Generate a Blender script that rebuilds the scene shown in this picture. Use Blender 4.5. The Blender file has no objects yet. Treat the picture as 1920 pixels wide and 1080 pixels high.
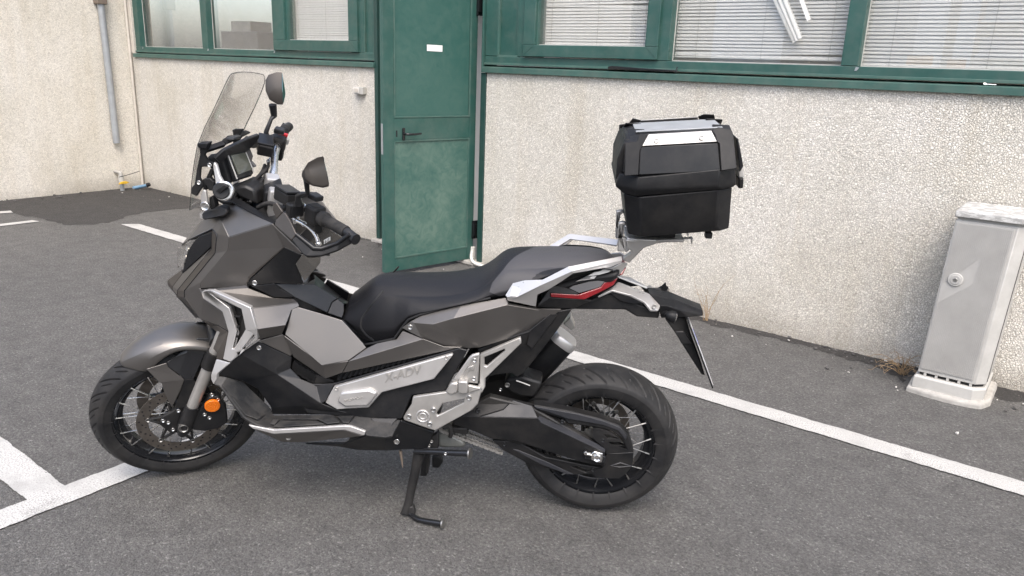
import bpy, bmesh, math, random
from mathutils import Vector, Matrix, noise

random.seed(7)
scene = bpy.context.scene
col = scene.collection

# ------------------------------------------------------------------ camera, sky, sun, exposure
cam_data = bpy.data.cameras.new("camera")
cam_data.sensor_fit = 'HORIZONTAL'
cam_data.sensor_width = 36.0
cam_data.lens = 26.7687
cam_data.clip_start = 0.05
cam_data.clip_end = 400.0
cam = bpy.data.objects.new("camera", cam_data)
cam.matrix_world = Matrix([[0.792654, -0.197283, 0.576871, 0.0], [0.608577, 0.199348, -0.768046, 0.0], [0.036524, 0.959864, 0.278076, 1.562607], [0.0, 0.0, 0.0, 1.0]])
col.objects.link(cam)
scene.camera = cam

SUN_ELEV, SUN_AZ = math.radians(56), math.radians(312)    # azimuth measured from +X, anticlockwise: sun behind the camera
world = bpy.data.worlds.new("World")
scene.world = world
world.use_nodes = True
wn = world.node_tree
for n in list(wn.nodes):
    wn.nodes.remove(n)
sky = wn.nodes.new('ShaderNodeTexSky')
sky.sky_type = 'NISHITA'
sky.sun_disc = False
sky.sun_elevation = SUN_ELEV
sky.sun_rotation = math.radians(90) - SUN_AZ
sky.air_density = 1.0
sky.dust_density = 4.0
sky.ozone_density = 1.0
hsv = wn.nodes.new('ShaderNodeHueSaturation')
hsv.inputs['Saturation'].default_value = 0.85             # veiled, overcast sky
bg = wn.nodes.new('ShaderNodeBackground')
bg.inputs['Strength'].default_value = 0.15
wo = wn.nodes.new('ShaderNodeOutputWorld')
wn.links.new(sky.outputs[0], hsv.inputs['Color'])
wn.links.new(hsv.outputs[0], bg.inputs['Color'])
wn.links.new(bg.outputs[0], wo.inputs['Surface'])

sun_data = bpy.data.lights.new("sun", 'SUN')
sun_data.energy = 0.5
sun_data.angle = math.radians(28)
sun_data.color = (1.0, 0.985, 0.96)
sun = bpy.data.objects.new("sun", sun_data)
sd = Vector((math.cos(SUN_ELEV) * math.cos(SUN_AZ), math.cos(SUN_ELEV) * math.sin(SUN_AZ), math.sin(SUN_ELEV)))
sun.rotation_euler = sd.to_track_quat('Z', 'Y').to_euler()
sun.location = (0, 0, 20)
col.objects.link(sun)

scene.view_settings.view_transform = 'Standard'
scene.view_settings.look = 'None'
scene.view_settings.gamma = 1.0
scene.view_settings.use_curve_mapping = False
scene.view_settings.exposure = 1.48
try:
    scene.cycles.max_bounces = 8
    scene.cycles.transparent_max_bounces = 12
except Exception:
    pass

# ------------------------------------------------------------------ materials
MATS = {}

def node_mat(name):
    m = bpy.data.materials.new(name)
    m.use_nodes = True
    nt = m.node_tree
    b = nt.nodes.get('Principled BSDF')
    MATS[name] = m
    return m, nt, b

def N(nt, kind, **kw):
    n = nt.nodes.new(kind)
    for k, v in kw.items():
        if k in n.inputs:
            n.inputs[k].default_value = v
        else:
            setattr(n, k, v)
    return n

def ramp(nt, stops):
    r = nt.nodes.new('ShaderNodeValToRGB')
    e = r.color_ramp.elements
    while len(e) < len(stops):
        e.new(0.5)
    for i, (p, c) in enumerate(stops):
        e[i].position = p
        e[i].color = (c, c, c, 1) if not hasattr(c, '__len__') else (*c, 1)
    return r

def mixc(nt, fac, a, b, mode='MIX'):
    m = nt.nodes.new('ShaderNodeMix')
    m.data_type = 'RGBA'
    m.blend_type = mode
    def put(i, v):
        s = m.inputs[i]
        if hasattr(v, 'node'):
            nt.links.new(v, s)
        elif hasattr(v, '__len__'):
            s.default_value = (*v, 1)
        else:
            s.default_value = v
    put(0, fac); put(6, a); put(7, b)
    return m.outputs[2]

def plain(name, colr, rough=0.5, metal=0.0, spec=0.5, var=0.12, scale=30.0, bump=0.0, bscale=400.0, dust=0.0, coat=0.0):
    """surface with grain: colour and gloss vary slightly, fine bump, settled dust blotches"""
    m, nt, b = node_mat(name)
    tc = N(nt, 'ShaderNodeTexCoord')
    n1 = N(nt, 'ShaderNodeTexNoise', Scale=scale, Detail=6.0, Roughness=0.6)
    nt.links.new(tc.outputs['Object'], n1.inputs['Vector'])
    r = ramp(nt, [(0.3, 1 - var), (0.7, 1 + var)])
    nt.links.new(n1.outputs['Fac'], r.inputs[0])
    c = mixc(nt, 1.0, colr, r.outputs[0], 'MULTIPLY')
    rr = N(nt, 'ShaderNodeMapRange')
    rr.inputs['From Min'].default_value = 0.3; rr.inputs['From Max'].default_value = 0.7
    rr.inputs['To Min'].default_value = max(0.03, rough - 0.08); rr.inputs['To Max'].default_value = min(1, rough + 0.08)
    nt.links.new(n1.outputs['Fac'], rr.inputs['Value'])
    nt.links.new(rr.outputs[0], b.inputs['Roughness'])
    if dust > 0:
        n2 = N(nt, 'ShaderNodeTexNoise', Scale=9.0, Detail=8.0, Roughness=0.7)
        nt.links.new(tc.outputs['Object'], n2.inputs['Vector'])
        r2 = ramp(nt, [(0.42, 0.0), (0.75, dust)])
        nt.links.new(n2.outputs['Fac'], r2.inputs[0])
        c = mixc(nt, r2.outputs[0], c, (0.22, 0.2, 0.175))
    nt.links.new(c, b.inputs['Base Color'])
    b.inputs['Metallic'].default_value = metal
    b.inputs['Specular IOR Level'].default_value = spec
    b.inputs['Coat Weight'].default_value = coat
    b.inputs['Coat Roughness'].default_value = 0.25
    if bump > 0:
        n3 = N(nt, 'ShaderNodeTexNoise', Scale=bscale, Detail=3.0)
        nt.links.new(tc.outputs['Object'], n3.inputs['Vector'])
        bp = N(nt, 'ShaderNodeBump', Strength=bump, Distance=0.002)
        nt.links.new(n3.outputs['Fac'], bp.inputs['Height'])
        nt.links.new(bp.outputs[0], b.inputs['Normal'])
    return m

plain('bronze_paint', (0.168, 0.159, 0.150), 0.42, 0.85, var=0.05, scale=6, bump=0.06, bscale=1500, dust=0.08)
plain('dark_bronze', (0.075, 0.067, 0.060), 0.42, 0.6, var=0.05, scale=6, bump=0.05, bscale=1500, dust=0.08)
plain('silver_paint', (0.53, 0.517, 0.50), 0.34, 0.6, var=0.05, scale=10, bump=0.05, bscale=1500, dust=0.06)
plain('cast_silver', (0.46, 0.445, 0.42), 0.40, 0.65, var=0.07, scale=20, bump=0.08, bscale=900, dust=0.12)
plain('bright_metal', (0.72, 0.71, 0.69), 0.24, 1.0, var=0.06, scale=60)
plain('dull_steel', (0.34, 0.33, 0.31), 0.38, 0.9, var=0.12, scale=60, dust=0.2)
plain('disc_steel', (0.20, 0.18, 0.16), 0.38, 0.9, var=0.15, scale=40)
plain('black_plastic', (0.0085, 0.0087, 0.0095), 0.48, 0.0, spec=0.27, var=0.12, scale=14, bump=0.12, bscale=1200, dust=0.08)
plain('satin_black', (0.009, 0.0095, 0.011), 0.36, 0.0, spec=0.36, var=0.1, scale=12, bump=0.05, bscale=1200, dust=0.08)
plain('graphite_skylit', (0.024, 0.025, 0.029), 0.46, 0.0, spec=0.32, var=0.1, scale=12, bump=0.05, bscale=1200, dust=0.06)  # lighter black: sky reflection on up-facing facets put into the colour
plain('gloss_black', (0.012, 0.0125, 0.014), 0.16, 0.0, spec=0.5, var=0.1, scale=12)
plain('frame_black', (0.012, 0.012, 0.0125), 0.48, 0.0, spec=0.35, var=0.15, scale=20, dust=0.12)
plain('rubber', (0.014, 0.014, 0.0145), 0.78, 0.0, spec=0.3, var=0.2, scale=20, bump=0.15, bscale=700, dust=0.22)
plain('mat_rubber', (0.016, 0.0165, 0.0175), 0.55, 0.0, spec=0.35, var=0.2, scale=20, bump=0.2, bscale=700, dust=0.25)
plain('tread_rubber', (0.012, 0.012, 0.0128), 0.6, 0.0, spec=0.35, var=0.25, scale=16, bump=0.2, bscale=600, dust=0.10)
plain('seat_vinyl', (0.016, 0.016, 0.018), 0.46, 0.0, spec=0.5, var=0.12, scale=14, bump=0.35, bscale=900, dust=0.04)
plain('orange_reflector', (0.75, 0.17, 0.01), 0.25, 0.0, var=0.2, scale=200, bump=0.5, bscale=500)
plain('red_lens', (0.20, 0.008, 0.012), 0.12, 0.0, var=0.15, scale=60, coat=0.6)
plain('red_switch', (0.55, 0.02, 0.025), 0.4, 0.0, var=0.08)
plain('white_sticker', (0.75, 0.75, 0.73), 0.5, 0.0, var=0.05)
plain('sticker_ink', (0.05, 0.05, 0.06), 0.5, 0.0)
plain('grey_cast', (0.17, 0.18, 0.17), 0.5, 0.5, var=0.2, scale=40, bump=0.3, bscale=300, dust=0.4)
plain('chain_metal', (0.36, 0.35, 0.33), 0.45, 0.6, var=0.25, scale=80, dust=0.35)
plain('green_paint', (0.023, 0.076, 0.063), 0.42, 0.0, spec=0.5, var=0.10, scale=5, bump=0.05, bscale=300, dust=0.16)
plain('dark_green', (0.012, 0.045, 0.038), 0.45, 0.0, spec=0.45, var=0.12, scale=6, dust=0.08)
plain('sill_green', (0.045, 0.105, 0.087), 0.5, 0.0, spec=0.45, var=0.14, scale=8, dust=0.25)
plain('galvanised', (0.33, 0.345, 0.355), 0.5, 0.35, var=0.12, scale=12, dust=0.2)
plain('brown_clamp', (0.17, 0.135, 0.105), 0.6, 0.2, var=0.2, scale=60)
plain('cream_pipe', (0.52, 0.48, 0.42), 0.6, 0.0, var=0.12, scale=14, dust=0.3)
plain('white_plastic', (0.66, 0.64, 0.60), 0.45, 0.0, var=0.08, scale=30, dust=0.12)
plain('grey_plastic', (0.43, 0.42, 0.39), 0.5, 0.0, var=0.1, scale=40, dust=0.2)
plain('slat_paint', (0.76, 0.745, 0.715), 0.42, 0.0, var=0.05, scale=10)
plain('cabinet_grey', (0.45, 0.440, 0.412), 0.55, 0.0, var=0.09, scale=7, bump=0.08, bscale=500, dust=0.3)
plain('cabinet_ribbed', (0.37, 0.362, 0.342), 0.5, 0.0, var=0.09, scale=6, dust=0.18)
plain('concrete', (0.38, 0.365, 0.335), 0.85, 0.0, var=0.2, scale=25, bump=0.6, bscale=160, dust=0.3)
plain('yellow_handle', (0.58, 0.36, 0.03), 0.45, 0.0, var=0.2, scale=60)
plain('blue_handle', (0.10, 0.19, 0.28), 0.45, 0.0, var=0.2, scale=60)
plain('dry_stem', (0.36, 0.25, 0.14), 0.8, 0.0, var=0.35, scale=60)
plain('pale_stone', (0.52, 0.50, 0.47), 0.8, 0.0, var=0.25, scale=60)
plain('dark_stone', (0.09, 0.086, 0.082), 0.85, 0.0, var=0.35, scale=60)
plain('inner_wall', (0.72, 0.69, 0.63), 0.8, 0.0, var=0.08, scale=2)
plain('inner_floor', (0.25, 0.24, 0.22), 0.6, 0.0, var=0.1, scale=2)
plain('grey_wood', (0.24, 0.22, 0.20), 0.6, 0.0, var=0.2, scale=8)
plain('facade_cream', (0.50, 0.44, 0.34), 0.8, 0.0, var=0.06, scale=2)
plain('facade_white', (0.70, 0.74, 0.76), 0.6, 0.0, var=0.04, scale=2)
plain('facade_grey', (0.30, 0.34, 0.38), 0.4, 0.0, var=0.08, scale=2)
plain('facade_orange', (0.75, 0.34, 0.08), 0.6, 0.0, var=0.08, scale=2)
plain('plate_white', (0.7, 0.7, 0.7), 0.4, 0.0)
plain('plate_blue', (0.03, 0.06, 0.35), 0.4, 0.0)

# seat cover: a lighter sewn-in insert on the passenger part, its outline held as a distance attribute
m, nt, b = node_mat('seat_two_tone')
tc = N(nt, 'ShaderNodeTexCoord')
at = N(nt, 'ShaderNodeAttribute', attribute_name='insert')
r = ramp(nt, [(0.485, 0.0), (0.515, 1.0)])
nt.links.new(at.outputs['Fac'], r.inputs[0])
n1 = N(nt, 'ShaderNodeTexNoise', Scale=900.0, Detail=3.0)
nt.links.new(tc.outputs['Object'], n1.inputs['Vector'])
c = mixc(nt, r.outputs[0], (0.009, 0.009, 0.0105), (0.052, 0.051, 0.054))
nt.links.new(c, b.inputs['Base Color'])
b.inputs['Roughness'].default_value = 0.5; b.inputs['Specular IOR Level'].default_value = 0.32
bp = N(nt, 'ShaderNodeBump', Strength=0.3, Distance=0.002)
nt.links.new(n1.outputs['Fac'], bp.inputs['Height'])
nt.links.new(bp.outputs[0], b.inputs['Normal'])

def clear(name, tint, ior=1.45, rough=0.03, haze=0.0, hazecol=(0.5, 0.5, 0.5)):
    """thin clear sheet: lets light straight through, mirrors at grazing angles"""
    m = bpy.data.materials.new(name); m.use_nodes = True
    nt = m.node_tree
    for n in list(nt.nodes):
        nt.nodes.remove(n)
    out = N(nt, 'ShaderNodeOutputMaterial')
    tr = N(nt, 'ShaderNodeBsdfTransparent'); tr.inputs[0].default_value = (*tint, 1)
    gl = N(nt, 'ShaderNodeBsdfGlossy'); gl.inputs['Roughness'].default_value = rough
    df = N(nt, 'ShaderNodeBsdfDiffuse'); df.inputs[0].default_value = (*hazecol, 1)
    lw = N(nt, 'ShaderNodeLayerWeight'); lw.inputs[0].default_value = 0.5
    pw = N(nt, 'ShaderNodeMath', operation='POWER'); pw.inputs[1].default_value = 4.5
    nt.links.new(lw.outputs['Facing'], pw.inputs[0])
    f0 = ((ior - 1) / (ior + 1)) ** 2
    fr = N(nt, 'ShaderNodeMath', operation='MULTIPLY_ADD'); fr.inputs[1].default_value = 1 - f0; fr.inputs[2].default_value = f0
    nt.links.new(pw.outputs[0], fr.inputs[0])
    m1 = N(nt, 'ShaderNodeMixShader'); m1.inputs[0].default_value = haze
    nt.links.new(tr.outputs[0], m1.inputs[1]); nt.links.new(df.outputs[0], m1.inputs[2])
    m2 = N(nt, 'ShaderNodeMixShader')
    nt.links.new(fr.outputs[0], m2.inputs[0]); nt.links.new(m1.outputs[0], m2.inputs[1]); nt.links.new(gl.outputs[0], m2.inputs[2])
    nt.links.new(m2.outputs[0], out.inputs[0])
    MATS[name] = m
    return m

clear('window_glass', (0.97, 0.975, 0.97), 2.1, 0.012, haze=0.04, hazecol=(0.5, 0.47, 0.43))
clear('screen_clear', (0.965, 0.96, 0.955), 1.35, 0.06, haze=0.012, hazecol=(0.4, 0.39, 0.38))
clear('screen_edge', (0.6, 0.6, 0.6), 1.45, 0.08, haze=0.3, hazecol=(0.12, 0.12, 0.12))
clear('smoked_plastic', (0.62, 0.60, 0.57), 1.4, 0.12, haze=0.55, hazecol=(0.16, 0.15, 0.135))
clear('lens_clear', (0.75, 0.74, 0.72), 1.45, 0.08, haze=0.18, hazecol=(0.55, 0.53, 0.5))

m, nt, b = node_mat('mirror_glass')
b.inputs['Base Color'].default_value = (0.22, 0.30, 0.32, 1); b.inputs['Metallic'].default_value = 1; b.inputs['Roughness'].default_value = 0.04
m, nt, b = node_mat('display_glass')
b.inputs['Base Color'].default_value = (0.085, 0.088, 0.068, 1); b.inputs['Metallic'].default_value = 0; b.inputs['Roughness'].default_value = 0.12
b.inputs['Coat Weight'].default_value = 0.5

# pebble-dash render: irregular cells with dark crevices and real relief
def stucco(name, light, crev, scale=62.0):
    m, nt, b = node_mat(name)
    tc = N(nt, 'ShaderNodeTexCoord')
    warp = N(nt, 'ShaderNodeTexNoise', Scale=45.0, Detail=2.0)
    nt.links.new(tc.outputs['Object'], warp.inputs['Vector'])
    vm = N(nt, 'ShaderNodeVectorMath', operation='MULTIPLY_ADD')
    vm.inputs[1].default_value = (0.019, 0.019, 0.019)
    nt.links.new(warp.outputs['Color'], vm.inputs[0]); nt.links.new(tc.outputs['Object'], vm.inputs[2])
    ve = N(nt, 'ShaderNodeTexVoronoi', feature='DISTANCE_TO_EDGE', Scale=scale)
    vc = N(nt, 'ShaderNodeTexVoronoi', feature='F1', Scale=scale)
    nt.links.new(vm.outputs[0], ve.inputs['Vector']); nt.links.new(vm.outputs[0], vc.inputs['Vector'])
    edge = ramp(nt, [(0.0, 0.0), (0.05, 0.45), (0.14, 0.86), (0.34, 1.0)])
    nt.links.new(ve.outputs['Distance'], edge.inputs[0])
    sep = N(nt, 'ShaderNodeSeparateColor'); nt.links.new(vc.outputs['Color'], sep.inputs[0])
    cellv = ramp(nt, [(0.0, 0.86), (1.0, 1.08)]); nt.links.new(sep.outputs[0], cellv.inputs[0])
    big = N(nt, 'ShaderNodeTexNoise', Scale=1.1, Detail=5.0, Roughness=0.6); nt.links.new(tc.outputs['Object'], big.inputs['Vector'])
    bigr = ramp(nt, [(0.32, (0.88, 0.87, 0.83)), (0.62, (1.03, 1.03, 1.03))]); nt.links.new(big.outputs['Fac'], bigr.inputs[0])
    fine = N(nt, 'ShaderNodeTexNoise', Scale=260.0, Detail=3.0); nt.links.new(tc.outputs['Object'], fine.inputs['Vector'])
    finer = ramp(nt, [(0.3, 0.88), (0.7, 1.1)]); nt.links.new(fine.outputs['Fac'], finer.inputs[0])
    c = mixc(nt, edge.outputs[0], crev, light)
    c = mixc(nt, 1.0, c, cellv.outputs[0], 'MULTIPLY')
    c = mixc(nt, 1.0, c, bigr.outputs[0], 'MULTIPLY')
    c = mixc(nt, 1.0, c, finer.outputs[0], 'MULTIPLY')
    smp = N(nt, 'ShaderNodeMapping'); smp.inputs['Scale'].default_value = (7.0, 7.0, 0.55); nt.links.new(tc.outputs['Object'], smp.inputs['Vector'])
    stn = N(nt, 'ShaderNodeTexNoise', Scale=1.0, Detail=5.0, Roughness=0.6); nt.links.new(smp.outputs[0], stn.inputs['Vector'])
    stc = ramp(nt, [(0.34, (0.86, 0.82, 0.75)), (0.52, (1.0, 1.0, 1.0))]); nt.links.new(stn.outputs['Fac'], stc.inputs[0])
    c = mixc(nt, 0.4, c, stc.outputs[0], 'MULTIPLY')
    # grime splashed up from the ground
    sx = N(nt, 'ShaderNodeSeparateXYZ'); nt.links.new(tc.outputs['Object'], sx.inputs[0])
    gz = N(nt, 'ShaderNodeMath', operation='MULTIPLY_ADD'); gz.inputs[1].default_value = 0.35; 
    nt.links.new(big.outputs['Fac'], gz.inputs[0]); nt.links.new(sx.outputs['Z'], gz.inputs[2])
    gr = ramp(nt, [(0.14, 0.45), (0.34, 0.0)]); nt.links.new(gz.outputs[0], gr.inputs[0])
    c = mixc(nt, gr.outputs[0], c, (0.20, 0.17, 0.13))
    nt.links.new(c, b.inputs['Base Color'])
    b.inputs['Roughness'].default_value = 0.9; b.inputs['Specular IOR Level'].default_value = 0.2
    hs = N(nt, 'ShaderNodeMath', operation='MULTIPLY_ADD'); hs.inputs[1].default_value = 0.25
    nt.links.new(fine.outputs['Fac'], hs.inputs[0]); nt.links.new(edge.outputs[0], hs.inputs[2])
    bp = N(nt, 'ShaderNodeBump', Strength=0.75, Distance=0.006)
    nt.links.new(hs.outputs[0], bp.inputs['Height']); nt.links.new(bp.outputs[0], b.inputs['Normal'])
    return m

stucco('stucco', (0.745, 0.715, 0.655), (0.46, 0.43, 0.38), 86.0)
stucco('stucco_side_lit', (0.84, 0.80, 0.72), (0.54, 0.50, 0.435), 86.0)  # same stucco made lighter: the side wall's brighter light is in its colour

def asphalt(name, base, warm, seed=0.0, spots=1.0):
    m, nt, b = node_mat(name)
    tc = N(nt, 'ShaderNodeTexCoord')
    mp = N(nt, 'ShaderNodeMapping'); mp.inputs['Location'].default_value = (seed, seed * 2, 0)
    nt.links.new(tc.outputs['Object'], mp.inputs['Vector'])
    big = N(nt, 'ShaderNodeTexNoise', Scale=0.7, Detail=7.0, Roughness=0.62)
    mid = N(nt, 'ShaderNodeTexNoise', Scale=9.0, Detail=6.0, Roughness=0.65)
    grit = N(nt, 'ShaderNodeTexVoronoi', feature='F1', Scale=150.0)
    grit2 = N(nt, 'ShaderNodeTexNoise', Scale=210.0, Detail=4.0, Roughness=0.7)
    for n in (big, mid, grit, grit2):
        nt.links.new(mp.outputs[0], n.inputs['Vector'])
    c = mixc(nt, big.outputs['Fac'], base, warm)
    rm = ramp(nt, [(0.3, 0.82), (0.7, 1.18)]); nt.links.new(mid.outputs['Fac'], rm.inputs[0])
    c = mixc(nt, 1.0, c, rm.outputs[0], 'MULTIPLY')
    peb = N(nt, 'ShaderNodeTexNoise', Scale=75.0, Detail=5.0, Roughness=0.75); nt.links.new(mp.outputs[0], peb.inputs['Vector'])
    rp = ramp(nt, [(0.34, 0.58), (0.5, 1.0), (0.66, 1.34)]); nt.links.new(peb.outputs['Fac'], rp.inputs[0])
    c = mixc(nt, 1.0, c, rp.outputs[0], 'MULTIPLY')
    rg = ramp(nt, [(0.30, 0.66), (0.52, 1.0), (0.70, 1.30)]); nt.links.new(grit2.outputs['Fac'], rg.inputs[0])
    c = mixc(nt, 1.0, c, rg.outputs[0], 'MULTIPLY')
    sep = N(nt, 'ShaderNodeSeparateColor'); nt.links.new(grit.outputs['Color'], sep.inputs[0])
    rs = ramp(nt, [(0.0, 0.80), (0.55, 1.0), (0.94, 1.15), (1.0, 1.8)]); nt.links.new(sep.outputs[0], rs.inputs[0])
    c = mixc(nt, 1.0, c, rs.outputs[0], 'MULTIPLY')
    st = N(nt, 'ShaderNodeTexNoise', Scale=2.3, Detail=4.0, Roughness=0.5); nt.links.new(mp.outputs[0], st.inputs['Vector'])
    sr = ramp(nt, [(0.63, 0.0), (0.78, 0.22 * spots)]); nt.links.new(st.outputs['Fac'], sr.inputs[0])
    c = mixc(nt, sr.outputs[0], c, (0.035, 0.033, 0.032))
    nt.links.new(c, b.inputs['Base Color'])
    b.inputs['Roughness'].default_value = 0.82; b.inputs['Specular IOR Level'].default_value = 0.35
    h1 = N(nt, 'ShaderNodeMath', operation='MULTIPLY_ADD'); h1.inputs[1].default_value = -1.0
    h0 = N(nt, 'ShaderNodeMath', operation='ADD'); nt.links.new(grit2.outputs['Fac'], h0.inputs[0]); nt.links.new(peb.outputs['Fac'], h0.inputs[1])
    nt.links.new(grit.outputs['Distance'], h1.inputs[0]); nt.links.new(h0.outputs[0], h1.inputs[2])
    bp = N(nt, 'ShaderNodeBump', Strength=0.7, Distance=0.007)
    nt.links.new(h1.outputs[0], bp.inputs['Height']); nt.links.new(bp.outputs[0], b.inputs['Normal'])
    return m

asphalt('asphalt', (0.084, 0.0820, 0.079), (0.124, 0.1195, 0.113))
asphalt('asphalt_dark', (0.036, 0.0345, 0.0335), (0.054, 0.051, 0.048), 5.0)
asphalt('asphalt_mid', (0.076, 0.073, 0.071), (0.092, 0.087, 0.083), 9.0)

m, nt, b = node_mat('road_paint')
tc = N(nt, 'ShaderNodeTexCoord')
w1 = N(nt, 'ShaderNodeTexNoise', Scale=170.0, Detail=4.0, Roughness=0.7)
w2 = N(nt, 'ShaderNodeTexNoise', Scale=4.0, Detail=6.0, Roughness=0.65)
nt.links.new(tc.outputs['Object'], w1.inputs['Vector']); nt.links.new(tc.outputs['Object'], w2.inputs['Vector'])
ad = N(nt, 'ShaderNodeMath', operation='MULTIPLY_ADD'); ad.inputs[1].default_value = 0.55
nt.links.new(w2.outputs['Fac'], ad.inputs[0]); nt.links.new(w1.outputs['Fac'], ad.inputs[2])
r = ramp(nt, [(0.50, 1.0), (0.60, 0.0)]); nt.links.new(ad.outputs[0], r.inputs[0])
r3 = ramp(nt, [(0.36, 0.66), (0.58, 1.04)]); nt.links.new(w2.outputs['Fac'], r3.inputs[0])
c0 = mixc(nt, 1.0, (0.50, 0.492, 0.468), r3.outputs[0], 'MULTIPLY')
inv = N(nt, 'ShaderNodeMath', operation='SUBTRACT'); inv.inputs[0].default_value = 1.0
rw = ramp(nt, [(0.50, 0.0), (0.53, 0.12), (0.95, 0.0)]); 
chip = ramp(nt, [(0.765, 0.0), (0.90, 0.66)]); nt.links.new(ad.outputs[0], chip.inputs[0])
c = mixc(nt, chip.outputs[0], c0, (0.11, 0.105, 0.10))
nt.links.new(c, b.inputs['Base Color']); b.inputs['Roughness'].default_value = 0.75
bp = N(nt, 'ShaderNodeBump', Strength=0.4, Distance=0.003)
nt.links.new(w1.outputs['Fac'], bp.inputs['Height']); nt.links.new(bp.outputs[0], b.inputs['Normal'])

m, nt, b = node_mat('flaked_white')
tc = N(nt, 'ShaderNodeTexCoord')
mp = N(nt, 'ShaderNodeMapping'); mp.inputs['Scale'].default_value = (1, 1, 3.2); nt.links.new(tc.outputs['Object'], mp.inputs['Vector'])
n1 = N(nt, 'ShaderNodeTexNoise', Scale=22.0, Detail=7.0, Roughness=0.7); nt.links.new(mp.outputs[0], n1.inputs['Vector'])
r = ramp(nt, [(0.47, 0.0), (0.53, 0.9)]); nt.links.new(n1.outputs['Fac'], r.inputs[0])
nt.links.new(mixc(nt, r.outputs[0], (0.52, 0.515, 0.49), (0.30, 0.295, 0.28)), b.inputs['Base Color']); b.inputs['Roughness'].default_value = 0.7

# door leaf panel: green paint under pale wiped dust
def dusty(name, lo, hi, amt):
    m, nt, b = node_mat(name)
    tc = N(nt, 'ShaderNodeTexCoord')
    n1 = N(nt, 'ShaderNodeTexNoise', Scale=2.6, Detail=6.0, Roughness=0.6, Distortion=1.2)
    n2 = N(nt, 'ShaderNodeTexNoise', Scale=11.0, Detail=6.0, Roughness=0.6, Distortion=2.2)
    nt.links.new(tc.outputs['Object'], n1.inputs['Vector']); nt.links.new(tc.outputs['Object'], n2.inputs['Vector'])
    a = N(nt, 'ShaderNodeMath', operation='MULTIPLY'); nt.links.new(n1.outputs['Fac'], a.inputs[0]); nt.links.new(n2.outputs['Fac'], a.inputs[1])
    r = ramp(nt, [(lo, 0.0), (hi, amt)]); nt.links.new(a.outputs[0], r.inputs[0])
    c = mixc(nt, r.outputs[0], (0.026, 0.086, 0.072), (0.19, 0.255, 0.20))
    nt.links.new(c, b.inputs['Base Color'])
    rr = ramp(nt, [(lo, 0.38), (hi, 0.7)]); nt.links.new(a.outputs[0], rr.inputs[0]); nt.links.new(rr.outputs[0], b.inputs['Roughness'])
    return m
dusty('door_dusty', 0.10, 0.40, 0.42)
dusty('door_clean', 0.15, 0.45, 0.13)

# ------------------------------------------------------------------ mesh helpers
def link(o, parent=None):
    col.objects.link(o)
    if parent is not None:
        o.parent = parent
    return o

def mesh_from(name, verts, faces, mat=None, parent=None, smooth=None):
    me = bpy.data.meshes.new(name)
    me.from_pydata([tuple(v) for v in verts], [], [tuple(f) for f in faces])
    me.update()
    if mat:
        me.materials.append(MATS[mat])
    o = link(bpy.data.objects.new(name, me), parent)
    if smooth is not None:
        me.polygons.foreach_set('use_smooth', [True] * len(me.polygons))
        me.set_sharp_from_angle(angle=math.radians(smooth))
    return o

def bm_obj(name, bm, mat=None, parent=None, smooth=35):
    me = bpy.data.meshes.new(name)
    bm.to_mesh(me); bm.free()
    if mat:
        me.materials.append(MATS[mat])
    o = link(bpy.data.objects.new(name, me), parent)
    if smooth is not None and len(me.polygons):
        me.polygons.foreach_set('use_smooth', [True] * len(me.polygons))
        me.set_sharp_from_angle(angle=math.radians(smooth))
    return o

def bevel_mod(o, w, seg=2, ang=28, hard=False):
    if w > 0:
        b = o.modifiers.new('bevel', 'BEVEL')
        b.width = w; b.segments = seg; b.limit_method = 'ANGLE'; b.angle_limit = math.radians(ang)
        b.harden_normals = hard
    return o

def empty(name, loc=(0, 0, 0), parent=None, matrix=None):
    o = link(bpy.data.objects.new(name, None), parent)
    o.empty_display_size = 0.1
    if matrix is not None:
        o.matrix_world = matrix
    else:
        o.location = loc
    return o

def tag(o, label=None, category=None, group=None, kind=None):
    if label: o['label'] = label
    if category: o['category'] = category
    if group: o['group'] = group
    if kind: o['kind'] = kind
    return o

def box(name, lo, hi, mat, parent=None, bev=0.0):
    x0, y0, z0 = lo; x1, y1, z1 = hi
    v = [(x0, y0, z0), (x1, y0, z0), (x1, y1, z0), (x0, y1, z0), (x0, y0, z1), (x1, y0, z1), (x1, y1, z1), (x0, y1, z1)]
    f = [(0, 3, 2, 1), (4, 5, 6, 7), (0, 1, 5, 4), (1, 2, 6, 5), (2, 3, 7, 6), (3, 0, 4, 7)]
    o = mesh_from(name, v, f, mat, parent)
    return bevel_mod(o, bev)

def prism(name, outline, d, mat, parent=None, bev=0.0, holes=(), smooth=30):
    """closed outline (3-D points) swept by vector d, with optional holes"""
    bm = bmesh.new()
    d = Vector(d)
    loops = []
    for ring in (outline, *holes):
        vs = [bm.verts.new(p) for p in ring]
        loops.append(vs)
    if holes:
        es = []
        for vs in loops:
            for i in range(len(vs)):
                es.append(bm.edges.new((vs[i], vs[(i + 1) % len(vs)])))
        bmesh.ops.triangle_fill(bm, edges=es, use_beauty=True)
        fs = list(bm.faces)
    else:
        fs = [bm.faces.new(loops[0])]
    r = bmesh.ops.extrude_face_region(bm, geom=fs + list(bm.edges) + list(bm.verts))
    bmesh.ops.translate(bm, vec=d, verts=[g for g in r['geom'] if isinstance(g, bmesh.types.BMVert)])
    bmesh.ops.recalc_face_normals(bm, faces=bm.faces)
    o = bm_obj(name, bm, mat, parent, smooth)
    return bevel_mod(o, bev, ang=40 if holes else 28)

def mirror_pts(pts):
    return [(p[0], -p[1], p[2]) for p in pts]

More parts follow.
